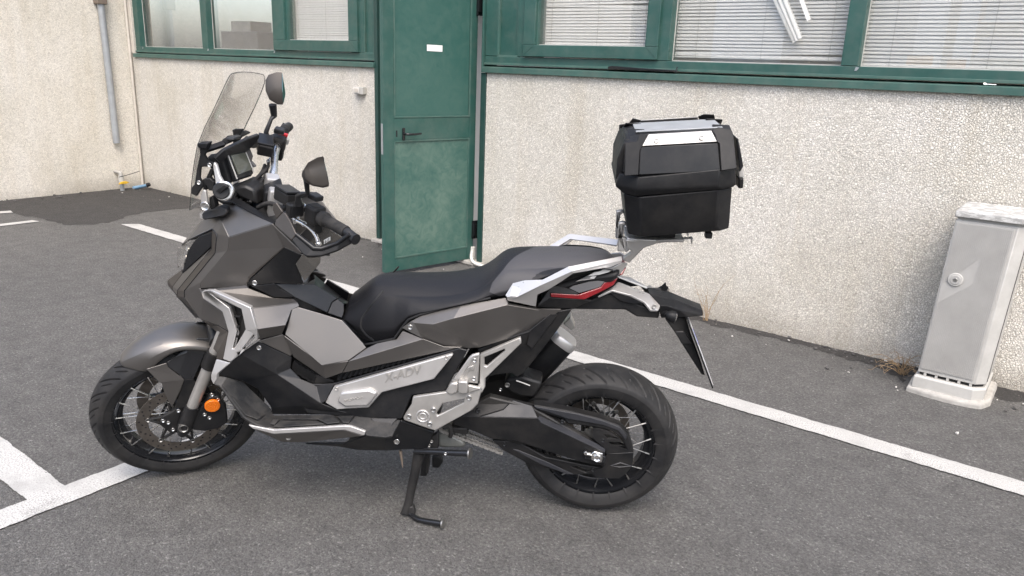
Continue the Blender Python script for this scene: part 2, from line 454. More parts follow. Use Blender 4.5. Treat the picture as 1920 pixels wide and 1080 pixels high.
def panel(name, verts, faces, mat, parent, th=0.005, bev=0.003, out=(0, 1, 0.25), mirror=True, smooth=5, seg=2):
    """folded sheet panel with thickness; optional twin on the other side"""
    made = []
    for side in ((1, -1) if mirror else (1,)):
        bm = bmesh.new()
        vs = [bm.verts.new((p[0], p[1] * side, p[2])) for p in verts]
        for f in faces:
            try:
                bm.faces.new([vs[i] for i in f])
            except ValueError:
                pass
        bmesh.ops.delete(bm, geom=[v_ for v_ in bm.verts if not v_.link_faces], context='VERTS')
        bmesh.ops.recalc_face_normals(bm, faces=bm.faces)
        o3 = Vector((out[0], out[1] * side, out[2]))
        s = sum(f.normal.dot(o3) * f.calc_area() for f in bm.faces)
        if s < 0:
            bmesh.ops.reverse_faces(bm, faces=bm.faces)
        o = bm_obj(name, bm, mat, parent, smooth)
        so = o.modifiers.new('thickness', 'SOLIDIFY'); so.thickness = th; so.offset = -1
        bevel_mod(o, bev, seg=seg, ang=5, hard=True)
        made.append(o)
    return made

def sweep(name, pts, rad, mat, parent=None, sides=10, smooth=50, cap=True, bm=None, closed=False):
    """round bar through the points; rad is a number or one per point"""
    own = bm is None
    bm = bm or bmesh.new()
    P = [Vector(p) for p in pts]
    R = rad if hasattr(rad, '__len__') else [rad] * len(P)
    n = len(P)
    rings = []
    up = None
    for i in range(n):
        if closed:
            t = (P[(i + 1) % n] - P[i - 1]).normalized()
        else:
            t = (P[min(i + 1, n - 1)] - P[max(i - 1, 0)]).normalized()
        if up is None:
            a = Vector((0, 0, 1)) if abs(t.z) < 0.9 else Vector((1, 0, 0))
            up = t.cross(a).normalized()
        up = (up - t * up.dot(t)).normalized()
        w = t.cross(up)
        rings.append([bm.verts.new(P[i] + (up * math.cos(k * 2 * math.pi / sides) + w * math.sin(k * 2 * math.pi / sides)) * R[i]) for k in range(sides)])
    for i in range(n if closed else n - 1):
        a, b = rings[i], rings[(i + 1) % n]
        for k in range(sides):
            bm.faces.new((a[k], a[(k + 1) % sides], b[(k + 1) % sides], b[k]))
    if cap and not closed:
        bm.faces.new(rings[0][::-1]); bm.faces.new(rings[-1])
    if own:
        bmesh.ops.recalc_face_normals(bm, faces=bm.faces)
        return bm_obj(name, bm, mat, parent, smooth)

def spline(pts, k=6):
    """smooth curve through control points"""
    P = [Vector(p) for p in pts]
    out = []
    for i in range(len(P) - 1):
        p0, p1, p2, p3 = P[max(i - 1, 0)], P[i], P[i + 1], P[min(i + 2, len(P) - 1)]
        for j in range(k):
            t = j / k
            out.append(0.5 * ((2 * p1) + (p2 - p0) * t + (2 * p0 - 5 * p1 + 4 * p2 - p3) * t * t + (3 * p1 - p0 - 3 * p2 + p3) * t ** 3))
    out.append(P[-1])
    return out

def lathe(name, prof, mat, parent=None, seg=64, smooth=40, matrix=None, closed=False):
    """profile of (axial y, radius) spun about the Y axis"""
    v, f = [], []
    n = len(prof)
    for k in range(seg):
        a = 2 * math.pi * k / seg
        for (y, r) in prof:
            v.append((r * math.cos(a), y, r * math.sin(a)))
    for k in range(seg):
        k2 = (k + 1) % seg
        for i in range(n if closed else n - 1):
            i2 = (i + 1) % n
            f.append((k * n + i, k2 * n + i, k2 * n + i2, k * n + i2))
    o = mesh_from(name, v, f, mat, parent, smooth)
    bm = bmesh.new(); bm.from_mesh(o.data); bmesh.ops.recalc_face_normals(bm, faces=bm.faces); bm.to_mesh(o.data); bm.free()
    o.data.set_sharp_from_angle(angle=math.radians(smooth))
    if matrix is not None:
        o.matrix_local = matrix
    return o

def disc(name, centre, axis, r, h, mat, parent=None, seg=20, bev=0.0, hex_hole=False):
    """short cylinder whose outer face centre is at centre and faces along axis"""
    q = Vector(axis).normalized().to_track_quat('Z', 'Y').to_matrix().to_4x4()
    bm = bmesh.new()
    bmesh.ops.create_cone(bm, cap_ends=True, segments=seg, radius1=r, radius2=r, depth=h)
    bmesh.ops.translate(bm, vec=(0, 0, -h / 2), verts=bm.verts)
    if hex_hole:
        top = [f for f in bm.faces if f.normal.z > 0.9]
        r2 = bmesh.ops.inset_region(bm, faces=top, thickness=r * 0.45)
        bmesh.ops.translate(bm, vec=(0, 0, -h * 0.35), verts=list({v for f in top for v in f.verts}))
    o = bm_obj(name, bm, mat, parent, 35)
    o.matrix_local = Matrix.Translation(centre) @ q
    return bevel_mod(o, bev, ang=50)

def loft(name, rings, mat, parent=None, smooth=35, cap=True, subsurf=0):
    bm = bmesh.new()
    R = [[bm.verts.new(p) for p in r] for r in rings]
    m_ = len(R[0])
    for a, b in zip(R[:-1], R[1:]):
        for k in range(m_):
            bm.faces.new((a[k], a[(k + 1) % m_], b[(k + 1) % m_], b[k]))
    if cap:
        bm.faces.new(R[0][::-1]); bm.faces.new(R[-1])
    bmesh.ops.recalc_face_normals(bm, faces=bm.faces)
    o = bm_obj(name, bm, mat, parent, smooth)
    if subsurf:
        s = o.modifiers.new('subsurf', 'SUBSURF'); s.levels = subsurf; s.render_levels = subsurf
    return o

# ------------------------------------------------------------------ the ground
YW, XL = 4.663, -9.178            # face of the long wall, face of the side wall
def sheet(name, outline, z, mat, jit=0.0, step=0.05):
    """flat sheet with a slightly ragged edge"""
    pts = []
    for i in range(len(outline)):
        a = Vector((*outline[i], z)); b = Vector((*outline[(i + 1) % len(outline)], z))
        k = max(1, int((b - a).length / step)) if jit else 1
        for j in range(k):
            p = a.lerp(b, j / k)
            if jit:
                nz = noise.noise_vector(p * 14.0) + noise.noise_vector(p * 50.0) * 0.7
                p += Vector((nz.x, nz.y, 0)) * jit
            pts.append(p)
    bm = bmesh.new()
    vs = [bm.verts.new(p) for p in pts]
    es = [bm.edges.new((vs[i], vs[(i + 1) % len(vs)])) for i in range(len(vs))]
    bmesh.ops.triangle_fill(bm, edges=es, use_beauty=True)
    bmesh.ops.recalc_face_normals(bm, faces=bm.faces)
    if sum(f.normal.z for f in bm.faces) < 0:
        bmesh.ops.reverse_faces(bm, faces=bm.faces)
    return bm_obj(name, bm, mat, None, None)

tag(sheet('ground', [(-70, -70), (70, -70), (70, 70), (-70, 70)], 0.0, 'asphalt'), kind='structure')
tag(sheet('asphalt_patch', [(XL - 0.02, 2.72), (-8.75, 2.80), (-8.35, 2.92), (-7.85, 3.02), (-7.48, 3.06), (-7.38, 3.35), (-7.60, 3.75), (-7.62, 4.15), (-7.50, 4.45), (-7.30, YW + 0.02), (XL - 0.02, YW + 0.02)], 0.002, 'asphalt_dark', 0.06), kind='structure')
tag(sheet('dirt_strip', [(-7.2, 4.62), (-6.0, 4.60), (-5.1, 4.61), (-4.9, 4.57), (-3.7, 4.58), (-3.0, 4.60), (-2.2, 4.59), (-1.75, 4.55), (-1.2, 4.58), (-0.75, 4.50), (-0.6, 4.36), (-0.57, 4.66)], 0.002, 'asphalt_dark', 0.035, 0.02), kind='structure')
tag(sheet('dirt_strip', [(-0.2, 4.66), (-0.2, 4.48), (0.2, 4.56), (1.0, 4.58), (3.5, 4.60), (3.5, 4.66)], 0.002, 'asphalt_dark', 0.035, 0.02), kind='structure')
# painted bay lines
PAINT = [
    ('parking_line', [(-7.20, 3.395), (3.6, 3.395), (3.6, 3.522), (-7.10, 3.522)]),
    ('parking_line', [(-2.815, -1.6), (-2.688, -1.6), (-2.688, 1.62), (-2.815, 1.62)]),
    ('parking_line', [(-7.6, 0.888), (-2.8155, 0.888), (-2.8155, 1.018), (-7.6, 1.018)]),
    ('parking_line', [(-7.93, -1.2), (-7.80, -1.2), (-7.80, 2.93), (-7.90, 2.91)]),
    ('parking_line', [(-8.62, 2.50), (-8.49, 2.60), (-8.40, 2.93), (-8.52, 2.95)]),
]
for nm, o in PAINT:
    tag(sheet(nm, o, 0.006, 'road_paint', 0.005, 0.012), kind='structure')

# ------------------------------------------------------------------ the workshop building
B0 = empty('workshop_building', (XL, YW, 0))
tag(B0, 'cream pebble-dashed workshop building with green metal window bands behind the motorcycle', 'building')
def bpart(o):
    o.matrix_parent_inverse = Matrix.Translation((-XL, -YW, 0))
    return o
def bbox(name, lo, hi, mat, parent=None, bev=0.0):
    o = box(name, lo, hi, mat, parent or B0, bev)
    if parent is None:
        bpart(o)
    return o
SILL = 1.518
bbox('wall', (XL, YW, -0.3), (-5.056, YW + 0.22, SILL), 'stucco')
bbox('wall', (-3.818, YW, -0.3), (6.0, YW + 0.22, SILL), 'stucco')
bbox('wall', (XL - 0.25, -7.0, -0.3), (XL, YW + 0.22, 4.2), 'stucco_side_lit')
bbox('wall', (XL, YW, 2.9), (6.0, YW + 0.22, 4.2), 'stucco')
bbox('wall', (XL, YW + 0.0, SILL), (XL + 0.10, YW + 0.22, 2.9), 'stucco')
bbox('roof', (XL - 0.3, YW + 0.0, 4.2), (6.0, YW + 5.0, 4.35), 'galvanised')
# green sills, folded metal with a lip
def sill(x0, x1):
    o = prism('sill', [(x0, YW - 0.028, SILL), (x0, YW - 0.030, SILL + 0.040), (x0, YW + 0.02, SILL + 0.046), (x0, YW + 0.10, SILL + 0.055), (x0, YW + 0.10, SILL + 0.001), (x0, YW - 0.003, SILL + 0.001)], (x1 - x0, 0, 0), 'sill_green', B0, 0.002)
    return bpart(o)
sill(XL + 0.09, -5.045)
sill(-3.852, 6.0)

YF, YG = YW + 0.012, YW + 0.080         # front of the frames, plane of the glass
def frame(x0, x1, z0, z1, mat='green_paint', y0=None, y1=None, bev=0.003):
    return bpart(box('window_frame', (x0, y0 if y0 is not None else YF, z0), (x1, y1 or YG + 0.03, z1), mat, B0, bev))
def sub(o, parent):
    o.parent = parent
    return o
def pane(x0, x1, z0, z1, parent, y=None):
    y = y or YG
    o = box('pane', (x0 - 0.01, y, z0 - 0.01), (x1 + 0.01, y + 0.005, z1 + 0.01), 'window_glass')
    return sub(o, parent)
def gasket(x0, x1, z0, z1, parent, y):
    """thin pale seal around a pane"""
    t = 0.006
    for lo, hi in (((x0, y - 0.004, z0), (x1, y + 0.0, z0 + t)), ((x0, y - 0.004, z0 + t), (x0 + t, y, z1)), ((x1 - t, y - 0.004, z0 + t), (x1, y, z1))):
        sub(box('seal', lo, hi, 'grey_plastic'), parent)
def corner_weld(x, z, parent, s=1):
    o = prism('corner_joint', [(x, YF - 0.0035, z), (x + 0.018 * s, YF - 0.0035, z - 0.004), (x + 0.006 * s, YF - 0.0035, z - 0.022), (x - 0.006 * s, YF - 0.0035, z - 0.022)], (0, 0.003, 0), 'galvanised')
    return sub(o, parent)
ZT = 2.86
def window_band(members, z_low):
    f = frame(members[0], members[1], SILL + 0.058, z_low)
    g = frame(members[0], members[1], ZT, 2.90)
    lip = bpart(box('frame_lip', (members[0], YF - 0.012, SILL + 0.0575), (members[1], YF - 0.0005, SILL + 0.074), 'sill_green', B0, 0.002))
    return f
def upright(x0, x1, z0):
    return frame(x0, x1, z0 + 0.0005, ZT - 0.0005)
def sash(x0, x1, z0, gx0, gx1, gz0, pane_y):
    ys0, ys1 = YF - 0.022, YF + 0.05
    fr = bpart(box('sash', (x0, ys0, z0), (x1, ys1, gz0), 'green_paint', B0, 0.003))
    sub(box('stile', (x0, ys0, gz0 + 0.0005), (gx0, ys1, ZT - 0.02), 'green_paint', None, 0.003), fr)
    sub(box('stile', (gx1, ys0, gz0 + 0.0005), (x1, ys1, ZT - 0.02), 'green_paint', None, 0.003), fr)
    sub(box('rail', (x0, ys0, ZT - 0.0195), (x1, ys1, ZT - 0.001), 'green_paint', None, 0.003), fr)
    pane(gx0, gx1, gz0, ZT - 0.02, fr, pane_y)
    gasket(gx0, gx1, gz0, ZT - 0.03, fr, pane_y)
    # mitred corners show as thin recessed seams
    for (xa, xb) in ((x0 + 0.012, gx0 - 0.004), (x1 - 0.012, gx1 + 0.004)):
        o = prism('mitre_seam', [(xa, ys0 - 0.0012, z0 + 0.012), (xa + 0.0025, ys0 - 0.0012, z0 + 0.012), (xb + 0.0025, ys0 - 0.0012, gz0 - 0.004), (xb, ys0 - 0.0012, gz0 - 0.004)], (0, 0.001, 0), 'dark_green')
        sub(o, fr)
    return fr

# left band
fl = window_band((XL + 0.10, -5.045), 1.636)
u = upright(XL + 0.10, -8.98, 1.636); pane(-8.98, -7.70, 1.636, ZT, u); gasket(-8.98, -7.70, 1.636, ZT, u, YG)
u = upright(-7.70, -7.59, 1.636); pane(-7.59, -6.48, 1.636, ZT, u); gasket(-7.59, -6.48, 1.636, ZT, u, YG); corner_weld(-7.60, 1.634, u); corner_weld(-8.93, 1.634, u)
u = upright(-6.48, -6.25, 1.636); corner_weld(-6.47, 1.634, u)
sash(-6.446, -5.262, 1.640, -6.272, -5.378, 1.733, YF + 0.03)
upright(-5.37, -5.205, 1.636)
def infill(x0, x1, z0):
    o = bpart(box('infill_panel', (x0, YF + 0.022, z0), (x1, YF + 0.04, ZT), 'green_paint', B0))
    sub(box('beading', (x0, YF + 0.004, z0), (x1, YF + 0.0215, z0 + 0.012), 'sill_green'), o)
    sub(box('beading', (x0, YF + 0.004, z0 + 0.0125), (x0 + 0.012, YF + 0.0215, ZT), 'sill_green'), o)
    sub(box('beading', (x1 - 0.012, YF + 0.004, z0 + 0.0125), (x1, YF + 0.0215, ZT), 'green_paint'), o)
infill(-5.205, -5.085, 1.630)
upright(-5.085, -5.045, 1.630)
# right band
fr_ = window_band((-3.850, 6.0), 1.638)
upright(-3.850, -3.735, 1.640)
infill(-3.735, -3.545, 1.638)
upright(-3.545, -3.37, 1.640)
sash(-3.481, -2.396, 1.644, -3.379, -2.485, 1.724, YF + 0.03)
u = upright(-2.500, -2.327, 1.640); pane(-2.327, -1.256, 1.640, ZT, u); gasket(-2.327, -1.256, 1.640, ZT, u, YG)
u = upright(-1.256, -1.165, 1.640); pane(-1.165, 0.02, 1.634, ZT, u); gasket(-1.165, 0.02, 1.638, ZT, u, YG); corner_weld(-1.172, 1.636, u)
u = upright(0.02, 0.11, 1.640); pane(0.11, 1.20, 1.634, ZT, u)
u = upright(1.20, 1.29, 1.640); pane(1.29, 6.0, 1.634, ZT, u)

# doorway
def post(x0, x1, y0, y1, z0, z1, mat):
    return bpart(box('door_post', (x0, y0, z0), (x1, y1, z1), mat, B0, 0.003))
post(-5.054, -5.012, YW - 0.012, YW + 0.16, 0.03, 2.32, 'dark_green')
post(-3.868, -3.820, YW - 0.012, YW + 0.16, 0.03, SILL - 0.002, 'dark_green')
post(-3.868, -3.852, YW - 0.012, YW + 0.16, SILL, 2.32, 'green_paint')
bpart(box('door_head', (-5.054, YW - 0.012, 2.321), (-3.820, YW + 0.16, 2.9), 'green_paint', B0, 0.003))
bpart(box('threshold', (-5.09, YW - 0.05, -0.05), (-3.80, YW + 0.24, 0.028), 'concrete', B0, 0.008))

HX = Vector((-3.951, 4.714, 0)); wdir = (Vector((-4.1176, 3.8728, 0)) - HX).normalized()
nrm = Vector((0, 0, 1)).cross(wdir)          # points to one side of the leaf
if nrm.x < 0: nrm = -nrm                     # the outer face looks towards the motorcycle
DM = Matrix(((wdir.x, nrm.x, 0, HX.x), (wdir.y, nrm.y, 0, HX.y), (0, 0, 1, 0), (0, 0, 0, 1)))
def dbox(name, w0, w1, d0, d1, z0, z1, mat, parent=None, bev=0.0):
    """box in door coordinates: along the leaf, out of its face, up"""
    o = box(name, (w0, d0, z0), (w1, d1, z1), mat, None, bev)
    o.data.transform(DM)
    if DM.determinant() < 0: o.data.flip_normals()
    o.parent = parent or B0
    if parent is None:
        bpart(o)
    return o
leaf = dbox('door', 0.010, 0.8575, -0.040, -0.012, 0.03, 2.30, 'door_clean', None, 0.002)
dbox('door_stile', 0.769, 0.8575, -0.0115, 0.0, 0.03, 2.30, 'green_paint', leaf, 0.003)
dbox('door_stile', 0.010, 0.070, -0.0115, 0.0, 0.03, 2.30, 'green_paint', leaf, 0.003)
dbox('door_rail', 0.0705, 0.7685, -0.0115, -0.001, 1.018, 1.180, 'green_paint', leaf, 0.003)
dbox('door_rail', 0.0705, 0.7685, -0.0115, -0.001, 0.030, 0.130, 'green_paint', leaf, 0.003)
dbox('door_panel', 0.0705, 0.7685, -0.0115, -0.006, 0.1305, 1.0175, 'door_dusty', leaf)
for a in ((0.0705, 0.7685, 0.1302, 0.142), (0.0705, 0.7685, 1.006, 1.0178), (0.0705, 0.7685, 1.1802, 1.190)):
    dbox('beading', a[0], a[1], -0.006, 0.003, a[2], a[3], 'sill_green', leaf, 0.001)
for a in ((0.757, 0.769, 0.1425, 1.0055), (0.0702, 0.0815, 0.1425, 1.0055), (0.757, 0.769, 1.1905, 2.29), (0.0702, 0.0815, 1.1905, 2.29)):
    dbox('beading', a[0], a[1], -0.006, 0.002, a[2], a[3], 'sill_green', leaf, 0.001)
dbox('label_plate', 0.335, 0.475, -0.0118, -0.0095, 1.655, 1.700, 'white_sticker', leaf, 0.001)
dbox('keyhole', 0.742, 0.752, 0.0002, 0.0015, 1.045, 1.090, 'gloss_black', leaf)
dbox('handle_plate', 0.678, 0.700, 0.0, 0.008, 1.018, 1.108, 'gloss_black', leaf, 0.003)
hb = bmesh.new()
hp = [(0.689, 0.008, 1.066), (0.689, 0.045, 1.066), (0.672, 0.052, 1.065), (0.62, 0.053, 1.064), (0.565, 0.050, 1.068)]
sweep('handle', [DM @ Vector(p) for p in hp], [0.009, 0.009, 0.009, 0.0085, 0.007], None, None, 10, bm=hb)
bm_obj('handle', hb, 'gloss_black', leaf, 50)
dbox('lock_edge', 0.8576, 0.8590, -0.034, -0.010, 0.92, 1.14, 'galvanised', leaf)
for z0 in (1.93, 0.20):
    for a in ((-0.035, 0.03, 0.0, 0.020, z0, z0 + 0.15), ):
        dbox('hinge', *a, 'gloss_black', leaf, 0.003)
    dbox('hinge_knuckle', 0.004, 0.032, 0.0205, 0.034, z0 + 0.025, z0 + 0.125, 'gloss_black', leaf, 0.003)

# the room behind the glass
bbox('inner_wall', (XL + 0.1, YW + 3.6, 0.0), (6.0, YW + 3.7, 3.0), 'inner_wall')
bbox('inner_wall', (-4.9, YW + 0.9, 0.0), (-3.2, YW + 1.0, 3.0), 'inner_wall')
bbox('inner_wall', (-2.60, YW + 0.5, 0.0), (-2.52, YW + 3.6, 3.0), 'inner_wall')
bbox('inner_floor', (XL + 0.1, YW + 0.23, 0.0), (6.0, YW + 3.6, 0.025), 'inner_floor')
bbox('ceiling', (XL + 0.1, YW + 0.23, 2.95), (6.0, YW + 3.6, 3.0), 'inner_wall')

# things in the room
c = tag(box('cupboard', (-10.6 + 1.7, YW + 1.0, 0.03), (-8.2 + 0.05, YW + 1.5, 1.86), 'grey_wood', None, 0.01), 'grey wooden cupboard standing inside the left window', 'cupboard')
wb = tag(box('whiteboard', (-8.0, YW + 1.6, 1.0), (-6.2, YW + 1.63, 2.05), 'white_plastic', None, 0.01), 'pale board leaning inside the middle pane of the left windows', 'board')
cb = tag(box('cardboard_box', (-8.75, YW + 1.05, 1.861), (-8.35, YW + 1.35, 1.98), 'cream_pipe', None, 0.004), 'small pale carton on top of the grey cupboard inside', 'box')

# venetian blinds, every slat an object
def slat_mesh(w, arc=0.003):
    d = 0.0125
    v, f = [], []
    prof = [(-d, 0.0), (-d * 0.4, arc), (d * 0.4, arc), (d, 0.0)]
    for x in (-w / 2, w / 2):
        for (y, z) in prof:
            v.append((x, y, z))
        for (y, z) in prof[::-1]:
            v.append((x, y, z - 0.0007))
    n = 8
    for k in range(n):
        f.append((k, (k + 1) % n, n + (k + 1) % n, n + k))
    f.append(tuple(range(n))[::-1]); f.append(tuple(range(n, 2 * n)))
    me = bpy.data.meshes.new('slat'); me.from_pydata(v, [], f); me.update()
    me.materials.append(MATS['slat_paint'])
    return me
def blind(x0, x1, z0, y, label, tilt=50.0, loose=(), gap=0.0205):
    root = empty('venetian_blind', ((x0 + x1) / 2, y, z0))
    tag(root, label, 'window blind', 'white venetian blinds behind the window panes')
    me = slat_mesh(x1 - x0)
    n = int((2.84 - z0) / gap)
    rnd = random.Random(int(abs(x0 * 100)))
    for k in range(n):
        o = link(bpy.data.objects.new('slat', me), root)
        o.location = (rnd.uniform(-0.004, 0.004), 0, 0.018 + k * gap + rnd.uniform(-0.0012, 0.0012))
        ry = rnd.uniform(-0.0015, 0.0015)
        if k in loose:
            ry = loose[k]
        o.rotation_euler = (math.radians(tilt + rnd.uniform(-4, 4)), ry, 0)
    box('bottom_rail', (-(x1 - x0) / 2, -0.012, 0.0), ((x1 - x0) / 2, 0.012, 0.010), 'slat_paint', root, 0.002)
    for t in (-0.36, 0.02, 0.38):
        sweep('cord', [(t * (x1 - x0), -0.014, 0.0), (t * (x1 - x0) + 0.002, -0.014, (2.84 - z0))], 0.0012, 'grey_plastic', root, 5)
    return root
YB = YG + 0.045
blind(-6.36, -5.32, 1.735, YB, 'white venetian blind behind the sash pane left of the green door', 60)
blind(-3.46, -2.44, 1.728, YB, 'white venetian blind behind the sash pane right of the green door', 58, {12: 0.03, 16: 0.05, 17: 0.02})
blind(-2.34, -1.22, 1.665, YB, 'white venetian blind with a dropped end behind the fixed pane right of the wiper arm', 56, {0: 0.012, 1: -0.02})
blind(-1.20, 0.04, 1.640, YB, 'white venetian blind behind the rightmost pane above the grey cabinet', 58)
# broken slats hanging askew in the middle blind
bs = empty('broken_slat', (-1.60, YB - 0.035, 1.83))
tag(bs, 'bundle of broken white slats hanging diagonally in front of the middle blind', 'blind slats')
me = slat_mesh(0.55)
for k in range(4):
    o = link(bpy.data.objects.new('slat', me), bs)
    o.location = (-0.10 + 0.022 * k + (0.02 if k == 3 else 0), -0.002 * k, 0.17 + 0.014 * k + (0.09 if k == 3 else 0))
    o.rotation_euler = (math.radians(70), math.radians(58 + 1.5 * k), 0)

# ------------------------------------------------------------------ building across the yard, seen mirrored in the panes
F0 = empty('facing_building', (0, -15, 0))
tag(F0, 'cream building across the yard, seen mirrored in the right window panes', 'building')
box('facade', (-30, -4.0, 0), (14, 0.0, 5.2), 'facade_cream', F0)
box('pale_bay', (-10.6, 0.001, 0), (-8.35, 0.12, 5.2), 'facade_white', F0)
box('grey_bay', (-8.349, 0.001, 0), (-5.85, 0.06, 5.2), 'concrete', F0)
box('shutter', (-5.849, 0.001, 0), (-4.66, 0.10, 5.2), 'facade_grey', F0)
for x0, x1 in ((-4.65, -3.95), (-3.66, -3.25)):
    box('pilaster', (x0, 0.001, 0), (x1, 0.30, 5.2), 'facade_white', F0)
box('door', (-13.4, 0.001, 0), (-11.8, 0.06, 3.1), 'facade_grey', F0)
for x in (-3.1, -1.0, 1.1, 3.2, 5.3, -17.0, -20.0, -23.0):
    for z in (2.35, 3.25, 4.2):
        w = box('window', (x, 0.001, z), (x + 1.25, 0.05, z + 0.42), 'facade_grey', F0)
        box('window_sill', (x - 0.06, 0.001, z - 0.08), (x + 1.31, 0.09, z - 0.001), 'facade_white', w)
for x0, x1, z0, z1 in ((-4.75, -4.1, 2.03, 2.28), (-3.75, -3.3, 1.98, 2.2), (-4.55, -4.2, 1.75, 1.95)):
    box('sign_board', (x0, 0.32, z0), (x1, 0.36, z1), 'facade_orange', F0)

# ------------------------------------------------------------------ the motorcycle
# local frame: x forward along the bike, y to its left, z up; it leans a little on its stand
BIKE = Matrix([[-0.837069, 0.545033, 0.047479, -1.25825], [-0.547097, -0.833911, -0.072643, 2.230429], [0.0, -0.086783, 0.996227, 0.0], [0.0, 0.0, 0.0, 1.0]])
STEER = Matrix([[0.900022, -0.432856, -0.050941, 0.166275], [0.432856, 0.874067, 0.220551, -0.719894], [-0.050941, -0.220551, 0.974044, 0.084721], [0.0, 0.0, 0.0, 1.0]])               # handlebar and fork turned to the left
WB = 1.5591
MOTO = empty('motorcycle', matrix=BIKE)
tag(MOTO, 'matt bronze-grey adventure scooter motorcycle with black seat, leaning on its side stand', 'motorcycle')
SINV = STEER.inverted()
def smir(pts):
    """mirror across the turned steering plane"""
    out = []
    for p in pts:
        q = SINV @ Vector(p)
        out.append(tuple(STEER @ Vector((q.x, -q.y, q.z))))
    return out
def sloc(pts):
    return [tuple(SINV @ Vector(p)) for p in pts]
def sworld(pts):
    return [tuple(STEER @ Vector(p)) for p in pts]
def both(fn, pts, *a, **k):
    return fn(pts, *a, **k), fn(mirror_pts(pts), *a, **k)
def bolt(p, r=0.0075, mat='bright_metal', axis=(0, 1, 0), parent=None, twin=True):
    o = disc('bolt', p, axis, r, 0.006, mat, parent or MOTO, 14, 0.0015, hex_hole=True)
    if twin:
        disc('bolt', (p[0], -p[1], p[2]), (axis[0], -axis[1], axis[2]), r, 0.006, mat, parent or MOTO, 14, 0.0015, hex_hole=True)
    return o

def flat(pts):
    """nudge points sideways into one plane"""
    n = len(pts); c = sum((Vector(p) for p in pts), Vector()) / n
    a = b = d = e = g = 0.0
    for p in pts:
        x, y, z = p[0] - c.x, p[1] - c.y, p[2] - c.z
        a += x * x; b += x * z; d += z * z; e += x * y; g += z * y
    det = a * d - b * b
    kx, kz = (e * d - g * b) / det, (g * a - e * b) / det
    return [(p[0], c.y + kx * (p[0] - c.x) + kz * (p[2] - c.z), p[2]) for p in pts]

# ---------- wheels
def tyre_mesh(R0, w, rim_r, nseg, grooves, mat='tread_rubber'):
    """tread and sidewalls with the grooves really cut in"""
    h = w / 2
    prof = [(-0.84, rim_r - R0 + 0.001), (-0.93, rim_r - R0 + 0.012), (-0.985, (rim_r - R0) * 0.55), (-1.0, -0.047), (-0.975, -0.036)]
    tre = [(-0.94 + 1.88 * i / 56) for i in range(57)]
    for s in tre:
        prof.append((s, -0.030 * abs(s / 0.94) ** 2.1))
    prof += [(0.975, -0.036), (1.0, -0.047), (0.985, (rim_r - R0) * 0.55), (0.93, rim_r - R0 + 0.012), (0.84, rim_r - R0 + 0.001)]
    n = len(prof)
    v, f = [], []
    for k in range(nseg):
        a = 2 * math.pi * k / nseg
        for (s, dr) in prof:
            d = 0.0
            if abs(s) < 0.95:
                d = grooves(a, s)
            r = R0 + dr - d
            v.append((r * math.cos(a), s * h, r * math.sin(a)))
    for k in range(nseg):
        k2 = (k + 1) % nseg
        for i in range(n - 1):
            f.append((k * n + i, k * n + i + 1, k2 * n + i + 1, k2 * n + i))
    return v, f
def slash(count, slope, s0, s1, width, depth, offset=0.0, curve=0.0):
    p = 2 * math.pi / count
    def fn(a, s, R=0.29):
        d = 0.0
        for side in (1, -1):
            t = s * side
            if s0 < t < s1:
                u = (a + side * 0.5 * p + offset - slope * t - curve * t * t) % p
                x = min(u, p - u) * R
                if x < width:
                    end = min(1.0, (t - s0) / 0.08, (s1 - t) / 0.08)
                    d = max(d, depth * max(0, min(1, (width - x) / (width * 0.5))) * max(0, end))
        return d
    return fn
ga = slash(22, 0.36, 0.10, 0.92, 0.0050, 0.007)
gb = slash(22, 0.36, 0.50, 0.82, 0.0036, 0.007, offset=math.pi / 22)
gc = slash(24, 0.36, 0.06, 0.90, 0.0040, 0.007)
gd = slash(24, 0.40, 0.40, 0.80, 0.0036, 0.007, offset=math.pi / 24)

